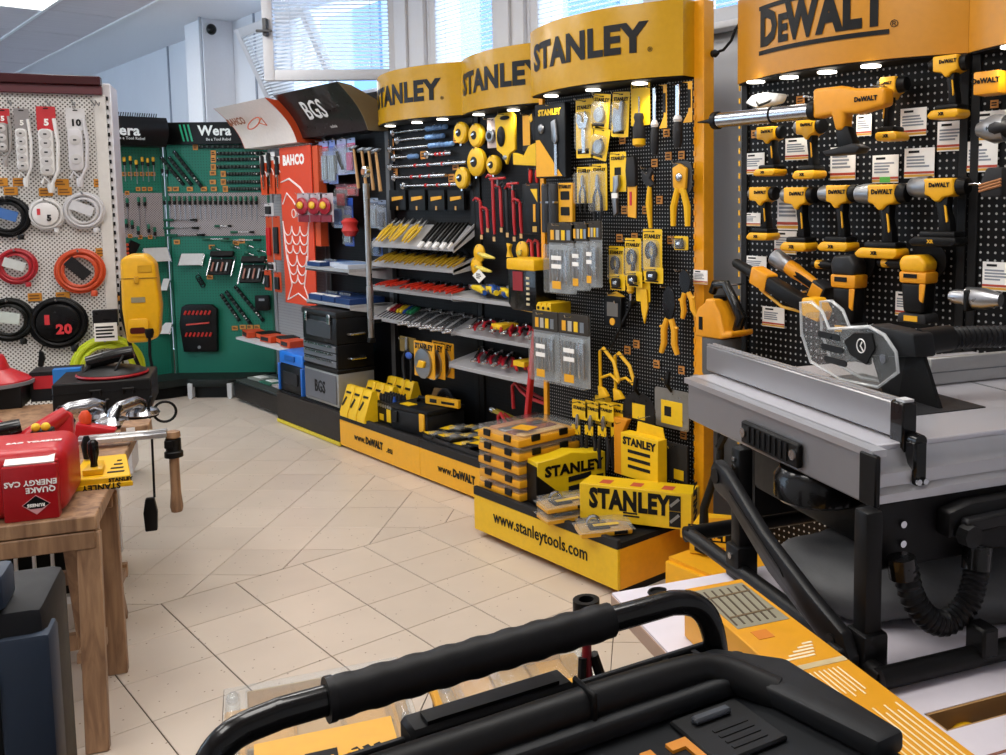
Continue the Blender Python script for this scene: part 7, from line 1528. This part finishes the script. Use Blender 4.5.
t = gth('tool_insert', 'dark tool with yellow tip lying in a slot of the white table', 'tool', .86, .925, TZ - .06); MB().box(-.02, .10, 0, .03, 0, .02).build('body', mDark, t, bevel=(.003, 1)); MB().ball((.02, .015, .03), (.02, .01, .008)).build('yellow_tip', mY, t); MB().box(-.03, .12, -.005, .035, -.02, 0).build('tray', mK, t, smooth=None)
# tripod at the table corner
t = gth('tripod', 'tripod with black hollow head and red pole at the white table corner', 'tripod', .535, 1.50, 0)
MB().lathe([(.010, .84), (.024, .845), (.024, .905), (.014, .905), (.014, .86)], (0, 0, 0), n=20).build('head', mK, t); MB().cyl((0, 0, .05), (0, 0, .845), .009, n=10).build('pole', mat('#8d1420', .4), t); MB().cyl((.0, .01, .8), (.13, .04, 0), .008, n=8).build('leg', mat('#6d6d70', .4, .6), t); MB().cyl((.012, 0, .8), (.28, .05, 0), .010, n=8).build('leg', mK, t); MB().cyl((-.01, -.005, .8), (-.10, -.14, 0), .008, n=8).build('leg', mK, t)
# long yellow carton on the white table
t = gth('long_carton', 'long yellow carton with photo of a rack and white printed lines', 'carton', .672, .50, TZ + .001); cw2, cl, ch = .104, .775, .078
b = MB().box(-cw2 / 2, cw2 / 2, 0, cl, 0, ch).build('carton', mat('#DE9A12', .4), t, bevel=(.0015, 1))
def flat(p, x0, x1, y0, y1, m, name, h=.0006): return MB().box(x0, x1, y0, y1, ch, ch + h).build(name, m, p, smooth=None)
pho = flat(b, -.042, .044, cl - .155, cl - .015, mat('#8f8a76', .5), 'photo_print')
for q in range(6): MB().beam((-.038 + .013 * q, cl - .145, ch + .001), (-.030 + .014 * q, cl - .025, ch + .001), .003, .0006).build('photo_rack_bar', mat('#4a3a28', .6), pho, smooth=None)
for q in (.05, .12): MB().beam((-.036, cl - q, ch + .0012), (.04, cl - q + .004, ch + .0012), .004, .0006).build('photo_rack_rail', mat('#6b5638', .6), pho, smooth=None)
flat(b, -.05, .05, cl - .29, cl - .278, mat('#c8b48a', .5), 'strap'); flat(b, -.03, -.005, cl - .195, cl - .17, mat('#d07a1c', .5), 'orange_print')
for q in range(5): flat(b, -.03 + .012 * q, .018 + .004 * q, cl - .262 + .008 * q, cl - .258 + .008 * q, mat('#f1e3c0', .6), 'burst_line')
for q in range(10): flat(b, -.040 + .0072 * q, -.0382 + .0072 * q, cl - .37 + .01 * (q % 2), cl - .30, mat('#f1e3c0', .6), 'print_line')
for q in range(11): flat(b, -.046 + .0085 * q, -.044 + .0085 * q, cl - .56 + .02 * (q % 3), cl - .40 - .015 * (q % 2), mat('#f1e3c0', .6), 'print_line')
for q in range(4): flat(b, -.02 + .015 * q, -.015 + .015 * q, .05, .15, mat('#f1e3c0', .6), 'print_line')
# ---- table saw
SA, SD = .85, 1.10
t = gth('table_saw', 'portable table saw with aluminium fence, clear blade guard and black frame', 'table saw', SA, SD, TZ)
O = Vector((SA, SD, TZ))
def sb(mb, name, m, par=None, bevel=None, smooth=40):
    mb.v = [tuple(Vector(p) - O) for p in mb.v]; return mb.build(name, m, par or t, bevel, smooth)
mAl = mat('#c3c3c6', .34, .75, noise=.03); mAl2 = mat('#9b9a9c', .4, .7, noise=.03); mTop = mat('#d4d3da', .32, .55, noise=.02); mFr = mat('#0e0e0f', .42)
sb(MB().box(.862, 1.62, 1.12, 1.735, 1.215, 1.243), 'saw_table', mTop, bevel=(.002, 1))
for a in (1.34, 1.345): sb(MB().box(a, a + .002, 1.13, 1.73, 1.243, 1.2435), 'table_groove', mG)
sb(MB().box(1.03, 1.20, 1.25, 1.60, 1.243, 1.245), 'throat_plate', mat('#2a2a2c', .4))
sb(MB().box(.846, .862, 1.10, 1.72, 1.155, 1.238), 'side_rail', mAl2, bevel=(.003, 1)); sb(MB().box(.840, .866, 1.095, 1.725, 1.232, 1.243), 'side_rail_lip', mAl)
fr = sb(MB().prism([(1.085, 1.165), (1.085, 1.178), (1.098, 1.185), (1.098, 1.205), (1.108, 1.212), (1.118, 1.235), (1.12, 1.165)], .84, 1.62, 'X'), 'front_rail', mAl)
sb(MB().box(.836, .846, 1.082, 1.122, 1.160, 1.238), 'rail_end_cap', mK, bevel=(.002, 1))
sb(MB().box(.870, .88, 1.735, 1.745, 1.20, 1.243).box(.866, 1.62, 1.736, 1.75, 1.17, 1.24), 'rear_rail', mAl2)
fe = sb(MB().box(.912, .935, 1.145, 1.765, 1.246, 1.302), 'rip_fence', mAl2, bevel=(.003, 1)); sb(MB().box(.914, .920, 1.145, 1.765, 1.3022, 1.304).box(.928, .934, 1.145, 1.765, 1.3022, 1.304), 'fence_track', mAl, fe)
fc = sb(MB().box(.910, .938, 1.115, 1.147, 1.222, 1.304), 'fence_cap', mKg, bevel=(.003, 1)); sb(MB().obox((.924, 1.128, 1.305), (.018, .02, .006)), 'cap_label', mSteelW, fc); sb(MB().lathe([(.011, -.02), (.012, 0)], (.928, 1.114, 1.248), 'Y', 12), 'fence_knob', mKg, fc)
fl_ = sb(MB().box(.915, .940, 1.092, 1.118, 1.175, 1.25), 'fence_lock', mKg, bevel=(.004, 1))
for x in (.921, .933): sb(MB().lathe([(.0048, -.004), (.005, 0)], (x, 1.091, 1.188), 'Y', 10), 'lock_screw', mS, fl_)
gp = sb(MB().box(.834, .846, 1.285, 1.475, 1.165, 1.207), 'grip_plate', mK, bevel=(.003, 1))
for q in range(8): sb(MB().box(.8315, .8345, 1.315 + .018 * q, 1.322 + .018 * q, 1.172, 1.202), 'grip_rib', mKm, gp)
for d_ in (1.297, 1.463): sb(MB().lathe([(.009, -.003), (.009, 0)], (.833, d_, 1.187), 'X', 12), 'grip_screw', mS, gp)
# posts, panels
for d_, nm in ((1.075, 'near'), (1.445, 'far')):
    sb(MB().box(.805, .835, d_ - .016, d_ + .016, .935, 1.165), 'post', mFr, bevel=(.005, 2)); sb(MB().box(.798, .842, d_ - .024, d_ + .024, TZ, .985), 'post_foot', mFr, bevel=(.006, 2)); sb(MB().lathe([(.006, -.003), (.006, 0)], (.797, d_, .965), 'X', 10), 'bolt', mS)
for d_ in (1.075, 1.60): sb(MB().box(1.55, 1.58, d_ - .016, d_ + .016, .935, 1.2), 'post', mFr, bevel=(.005, 2)); sb(MB().box(1.543, 1.587, d_ - .024, d_ + .024, TZ, .985), 'post_foot', mFr, bevel=(.006, 2))
sb(MB().lathe([(.0055, -.003), (.0055, 0)], (.804, 1.445, 1.13), 'X', 10), 'bolt', mS); sb(MB().lathe([(.0045, -.003), (.0045, 0)], (.804, 1.445, 1.145), 'X', 10), 'bolt', mS)
sb(MB().box(.835, 1.60, 1.09, 1.105, 1.06, 1.165), 'front_panel', mat('#111113', .5), bevel=(.004, 1))
for z in (1.098, 1.128): sb(MB().lathe([(.0055, -.004), (.0055, 0)], (.892, 1.089, z), 'Y', 10), 'panel_screw', mS)
lk = sb(MB().prism([(.955, 1.105), (.955, 1.145), (1.0, 1.155), (1.30, 1.155), (1.30, 1.105)], 1.06, 1.09), 'lever_housing', mFr, bevel=(.005, 2)); sb(MB().beam((.975, 1.052, 1.125), (1.28, 1.052, 1.135), .02, .022), 'bevel_lever', mat('#1c1c1e', .4), lk, bevel=(.004, 1)); sb(MB().lathe([(.017, -.02), (.018, 0)], (.98, 1.055, 1.112), 'Y', 8), 'lever_knob', mFr, lk)
sb(MB().box(.95, 1.58, 1.20, 1.66, 1.02, 1.21), 'motor_box', mat('#0a0a0b', .5), bevel=(.01, 2)); sb(MB().lathe([(.075, 1.095), (.08, 1.10), (.08, 1.135), (.07, 1.15)], (.91, 1.33, 0), n=28), 'motor_drum', mKg); sb(MB().lathe([(.006, 0), (.012, .004), (.012, .008)], (.872, 1.40, 1.165), n=10), 'yellow_dial', mDYo)
sb(MB().box(.95, 1.60, 1.62, 1.63, .96, 1.2), 'back_panel', mat('#0a0a0b', .6))
# folding arm
arm = sb(MB().prism([(1.47, 1.085), (1.485, 1.12), (1.47, 1.14), (1.43, 1.13), (1.30, 1.06), (1.16, 1.01), (1.075, .985), (1.055, .955), (1.06, .925), (1.10, .930), (1.14, .955), (1.28, 1.0), (1.42, 1.075)], .775, .795, 'X'), 'folding_arm', mat('#161618', .38), bevel=(.004, 2))
sb(MB().prism([(1.40, 1.09), (1.41, 1.10), (1.24, 1.02), (1.23, 1.01)], .7735, .775, 'X'), 'arm_groove', mK, arm); sb(MB().lathe([(.012, -.002), (.012, .001)], (.775, 1.10, .962), 'X', 14), 'arm_hole', mK, arm); sb(MB().lathe([(.014, -.003), (.014, .0)], (.775, 1.462, 1.112), 'X', 14), 'arm_pivot', mFr, arm); sb(MB().box(.765, .80, 1.065, 1.10, .925, .965), 'arm_catch', mFr, arm, bevel=(.004, 1))
# foot frame, bag, hoses
for d_ in (1.02, 1.64): sb(MB().tube([(.80, d_, .938), (1.60, d_, .938)], .016, 12), 'foot_tube', mFr)
sb(MB().tube([(.81, 1.02, .938), (.81, 1.64, .938)], .014, 12), 'foot_tube', mFr); sb(MB().box(.97, 1.0, 1.0, 1.04, .94, .985), 'foot_stop', mFr, bevel=(.004, 1))
bag = MB().ball((1.24, 1.30, .955), (.42, .22, .085), 40, 18)
bag.v = [(x, y, max(.925, z + .012 * math.sin(14 * x + 6 * y) + .008 * math.sin(31 * x - 9 * y) + .05 * max(0, x - 1.1))) for x, y, z in bag.v]
sb(bag, 'dust_bag', mat('#5b5c5e', .55, bump=.3, nscale=120), smooth=80)
def smoothp(path, n):
    P = [Vector(p) for p in path]; out = []
    for k in range(n + 1):
        q = k / n * (len(P) - 1); i = min(int(q), len(P) - 2); f = q - i
        a, b_, c, d_ = P[max(i - 1, 0)], P[i], P[i + 1], P[min(i + 2, len(P) - 1)]
        out.append(.5 * ((2 * b_) + (c - a) * f + (2 * a - 5 * b_ + 4 * c - d_) * f * f + (3 * b_ - a - 3 * c + d_) * f ** 3))
    return out
def ribbed(path, r, n=40):
    out = smoothp(path, n * 2); rs = [r if k % 2 else r * .86 for k in range(n * 2 + 1)]
    return MB().tube(out, rs, 14)
sb(ribbed([(.875, 1.06, 1.075), (.885, 1.055, 1.03), (.91, 1.05, .995), (.945, 1.05, .982), (.98, 1.05, 1.0), (1.0, 1.055, 1.03), (1.01, 1.06, 1.06)], .020, 26), 'lower_hose', mat('#131315', .35)); sb(MB().cyl((.872, 1.06, 1.06), (.868, 1.062, 1.09), .021, n=14), 'hose_cuff', mKg); sb(MB().cyl((1.008, 1.06, 1.05), (1.015, 1.065, 1.085), .022, n=14), 'hose_cuff', mKg)
# riving knife, dust shroud and upper hose
sb(MB().prism([(1.30, 1.245), (1.43, 1.245), (1.46, 1.30), (1.45, 1.355), (1.36, 1.36), (1.33, 1.31)], 1.117, 1.121, 'X'), 'riving_knife', mat('#161618', .3, .3)); sb(MB().prism([(1.31, 1.33), (1.47, 1.31), (1.48, 1.36), (1.44, 1.375), (1.32, 1.372)], 1.095, 1.143, 'X'), 'dust_shroud', mat('#17181a', .5), bevel=(.006, 2)); sb(MB().prism([(1.27, 1.244), (1.38, 1.244), (1.36, 1.33), (1.32, 1.34)], 1.115, 1.123, 'X'), 'splitter', mK)
sb(MB().cyl((1.13, 1.345, 1.352), (1.20, 1.345, 1.355), .024, n=18), 'hose_collar', mFr); sb(ribbed([(1.19, 1.345, 1.355), (1.28, 1.34, 1.353), (1.40, 1.33, 1.348), (1.58, 1.33, 1.338), (1.66, 1.38, 1.29), (1.67, 1.46, 1.20), (1.62, 1.52, 1.12)], .0215, 52), 'upper_hose', mat('#161618', .5))
mGd = clear_plastic('guard_plastic', '#e6ecee', .06)
for a, nm in ((1.085, 0), (1.135, 1)):
    g = sb(MB().prism([(1.345, 1.300), (1.352, 1.335), (1.385, 1.362), (1.43, 1.372), (1.56, 1.352), (1.585, 1.385), (1.625, 1.400), (1.665, 1.395), (1.66, 1.33), (1.625, 1.275), (1.52, 1.255), (1.40, 1.262)], a - .003, a + .003, 'X'), 'guard_plate', mGd, bevel=(.0015, 1))
    for q in range(3): sb(MB().prism(rr(.075, .013, .006, 3, 1.555 - .012 * q, 1.345 - .024 * q), a - .0055 if not nm else a + .003, a - .003 if not nm else a + .0055, 'X'), 'guard_slot', mat('#26282a', .3), g)
    sb(MB().tube([(a, p, z) for p, z in ((1.345, 1.300), (1.352, 1.335), (1.385, 1.362), (1.43, 1.372), (1.56, 1.352), (1.585, 1.385), (1.625, 1.400), (1.665, 1.395), (1.66, 1.33), (1.625, 1.275), (1.52, 1.255), (1.40, 1.262))], .0035, 6, True), 'guard_rim', clear_plastic('guard_edge_%d' % nm, '#f4f6f7', .35), g)
    sb(MB().lathe([(.009, -.004), (.009, .004)], (a, 1.385, 1.318), 'X', 14), 'guard_boss', mS, g)
for k, (p, z) in enumerate(((1.64, 1.37), (1.60, 1.30), (1.50, 1.30))): sb(MB().cyl((1.085, p, z), (1.135, p, z), .006, n=10), 'guard_spacer', mGd)
em = sb(MB().prism([(1.43, 1.30), (1.405, 1.335), (1.415, 1.362), (1.47, 1.355), (1.50, 1.335), (1.48, 1.312)], 1.078, 1.0815, 'X'), 'guard_emblem', mKm); sb(MB().torus((1.0775, 1.445, 1.334), .013, .0014, 'X', 18, 5), 'emblem_ring', mWp, em); sb(MB().tube([(1.0775, 1.438, 1.325), (1.0775, 1.447, 1.334), (1.0775, 1.442, 1.342)], .0014, 5), 'emblem_mark', mWp, em)
bp = sb(MB().box(1.24, 1.62, 1.44, 1.456, 1.244, 1.298), 'mitre_fence', mat('#a9a8a6', .4, .5), bevel=(.002, 1)); sb(MB().box(1.24, 1.62, 1.4385, 1.44, 1.268, 1.270), 'fence_groove', mG, bp)
# ---- black stacking case with trolley handle
FK = Frame(0, 0, -11.8)
def case_mat(): return mat('#202225', .5, noise=.05)
mCs = case_mat(); mCs2 = mat('#17181a', .45)
for k, z in enumerate((0, .305, .61)):
    u = gth('stacking_case', ['lowest', 'second', 'third'][k] + ' black stacking case of the trolley stack under the handle', 'tool case', .33, .26, z, 'stacked trolley cases', F=FK); MB().box(-.25, .25, 0, .43, .004, .30).build('body', mCs2, u, bevel=(.012, 2)); MB().box(-.255, .255, -.006, .436, .22, .24).build('lid_rim', mCs, u, bevel=(.004, 1)); MB().box(-.06, .06, -.012, 0, .14, .24).build('latch', mDY, u, bevel=(.004, 1))
t = gth('handled_case', 'black case lettered DeWALT on top of the trolley stack, ribbed lid and bar handle', 'tool case', .33, .26, .918, F=FK)
cz = 1.152 - .918
MB().box(-.252, .252, 0, .47, 0, cz - .035).build('body', mCs2, t, bevel=(.012, 2))
lid = MB().box(-.255, .262, -.004, .474, cz - .033, cz - .008).build('lid', mCs, t, bevel=(.008, 2))
MB().prism([(-.255, .455), (.215, .455), (.262, .40), (.262, .25), (.23, .25), (.205, .395), (-.255, .395)], cz - .008, cz + .012, 'Z').build('lid_frame', mCs, lid, bevel=(.005, 2))
for q in range(14):
    x = -.245 + .034 * q
    if not 3 < q < 8: MB().box(x, x + .006, .452, .476, cz - .008, cz + .006).build('lid_rib', mCs, lid, smooth=None)
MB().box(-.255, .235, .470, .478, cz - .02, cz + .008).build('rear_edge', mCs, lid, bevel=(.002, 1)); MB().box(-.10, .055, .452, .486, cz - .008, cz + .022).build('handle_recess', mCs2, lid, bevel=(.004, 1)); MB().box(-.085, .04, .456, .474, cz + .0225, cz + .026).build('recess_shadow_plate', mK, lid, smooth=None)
MB().tube(smoothp([(-.20, .41, cz - .0), (-.19, .42, cz + .014), (-.05, .422, cz + .016), (.13, .422, cz + .016), (.19, .415, cz + .010), (.225, .37, cz - .002)], 40), .0165, 14).build('carry_handle', mCs2, lid); MB().box(.045, .05, .402, .442, cz + .010, cz + .036).build('grip_joint', mK, lid, bevel=(.002, 1))
MB().box(.115, .19, .315, .39, cz - .008, cz - .003).build('tag_plate', mCs2, lid, bevel=(.002, 1)); MB().box(.13, .17, .368, .378, cz - .003, cz + .003).build('tag_slot', mat('#3d4148', .4), lid, bevel=(.002, 1)); lines(lid, 0, .001, 0, .001, 0, mK, 0)
for q in range(4): MB().box(.138, .175, .325 + .009 * q, .329 + .009 * q, cz - .003, cz - .0022).build('tag_print', mK, lid, smooth=None)
text(lid, 'DeWALT', .062, mat('#D98A1F', .45), (.012, .338, cz - .0065), bold=.05, rot=(-PI / 2, 0, 0), stretch=.9, depth=.003)
HZ = -.025
hb = MB().tube([p + Vector((0, 0, HZ)) for p in smoothp([(-.258, .44, cz - .12), (-.258, .46, cz + .01), (-.256, .466, cz + .055), (-.238, .471, cz + .078), (-.205, .474, cz + .084), (-.16, .474, cz + .085), (.13, .474, cz + .085), (.185, .474, cz + .083), (.212, .471, cz + .070), (.224, .466, cz + .04), (.227, .46, cz - .02), (.227, .44, cz - .12)], 60)], .0125, 14).build('bar_handle', mKg, t)
gr = []
for k in range(37): gr.append((-.16 + .265 * k / 36, .474, cz + .085 + HZ))
MB().tube(gr, [.0165 + (.0012 if k % 4 in (1, 2) else 0) for k in range(37)], 16).build('bar_grip', mat('#141416', .5), hb); MB().lathe([(.0185, -.003), (.0185, .003)], (-.16, .474, cz + .085 + HZ), 'X', 16).build('grip_ring', mat('#1a1a1c', .4), hb)
# ---- clear organizers behind the case
def big_org(label, a, d, w, dd_, zt):
    p = gth('parts_crate', 'black crate standing under ' + label[0], 'crate', a + w / 2, d, 0, 'crates under the organizers'); MB().box(-w / 2 + .01, w / 2 - .01, 0, dd_, 0, zt - .075).build('crate_body', mK, p, bevel=(.008, 1)); MB().box(-w / 2 + .06, w / 2 - .06, -.004, 0, .1, zt - .2).build('crate_panel', mCs, p, bevel=(.004, 1))
    t = gth('clear_organizer', label[1], 'organizer', a + w / 2, d, zt - .072, 'clear organizers'); mO = mat('#E0A234', .5)
    MB().box(-w / 2, w / 2, 0, dd_, 0, .018).build('base', mO, t, bevel=(.004, 1))
    for i in range(3):
        for j in range(2):
            x0, y0 = -w / 2 + .045 + (w - .09) / 3 * i, .02 + (dd_ - .04) / 2 * j; MB().box(x0 + .003, x0 + (w - .09) / 3 - .003, y0 + .003, y0 + (dd_ - .04) / 2 - .003, .018, .022).build('compartment', mat('#D8A048', .5) if (i + j) % 2 else mat('#caa066', .5), t, smooth=None)
    for i in range(4): x0 = -w / 2 + .045 + (w - .09) / 3 * i; MB().box(x0 - .003, x0 + .003, .015, dd_ - .015, .018, .062).build('divider', mGd, t, smooth=None)
    for j in range(3): y0 = .018 + (dd_ - .04) / 2 * j; MB().box(-w / 2 + .045, w / 2 - .045, y0 - .003, y0 + .003, .018, .062).build('divider', mat('#e9d2a8', .4), t, smooth=None)
    for s in (-1, 1):
        MB().tube([(s * (w / 2 - .018), .01, .05), (s * (w / 2 - .018), dd_ - .01, .05)], .014, 10).build('side_latch', mGd, t)
        for q in range(5): MB().ball((s * (w / 2 - .018), .03 + (dd_ - .06) * q / 4, .058), (.012, .016, .012)).build('latch_knob', mGd, t)
    MB().box(-w / 2, w / 2, 0, dd_, .062, .068).build('clear_lid', mGd, t, bevel=(.002, 1)); sh = MB().box(-w * .34, w * .36, .01, dd_ * .5, .0685, .0695).build('insert_sheet', mat('#E3A93E', .5), t, smooth=None)
    MB().box(-w * .10, w * .06, .10, .17, .070, .0705).build('sheet_logo', mK, sh, smooth=None); text(sh, 'DeWALT', .03, mDY, (-w * .02, .135, .071), bold=.04, rot=(-PI / 2, 0, 0))
    for q in range(3): MB().obox((w * .16 + .02 * q, .14, .0702), (.012, .035, .0008), Matrix.Rotation(.4, 3, 'Z')).build('sheet_icon', mInk, sh, smooth=None)
big_org(('the clear organizer below the bar handle', 'clear organizer with yellow compartments under the end of the bar handle'), -.085, 1.52, .355, .48, .62)
big_org(('the clear organizer next to the tripod', 'clear organizer with yellow compartments nearer the tripod'), .325, 1.56, .345, .40, .62)
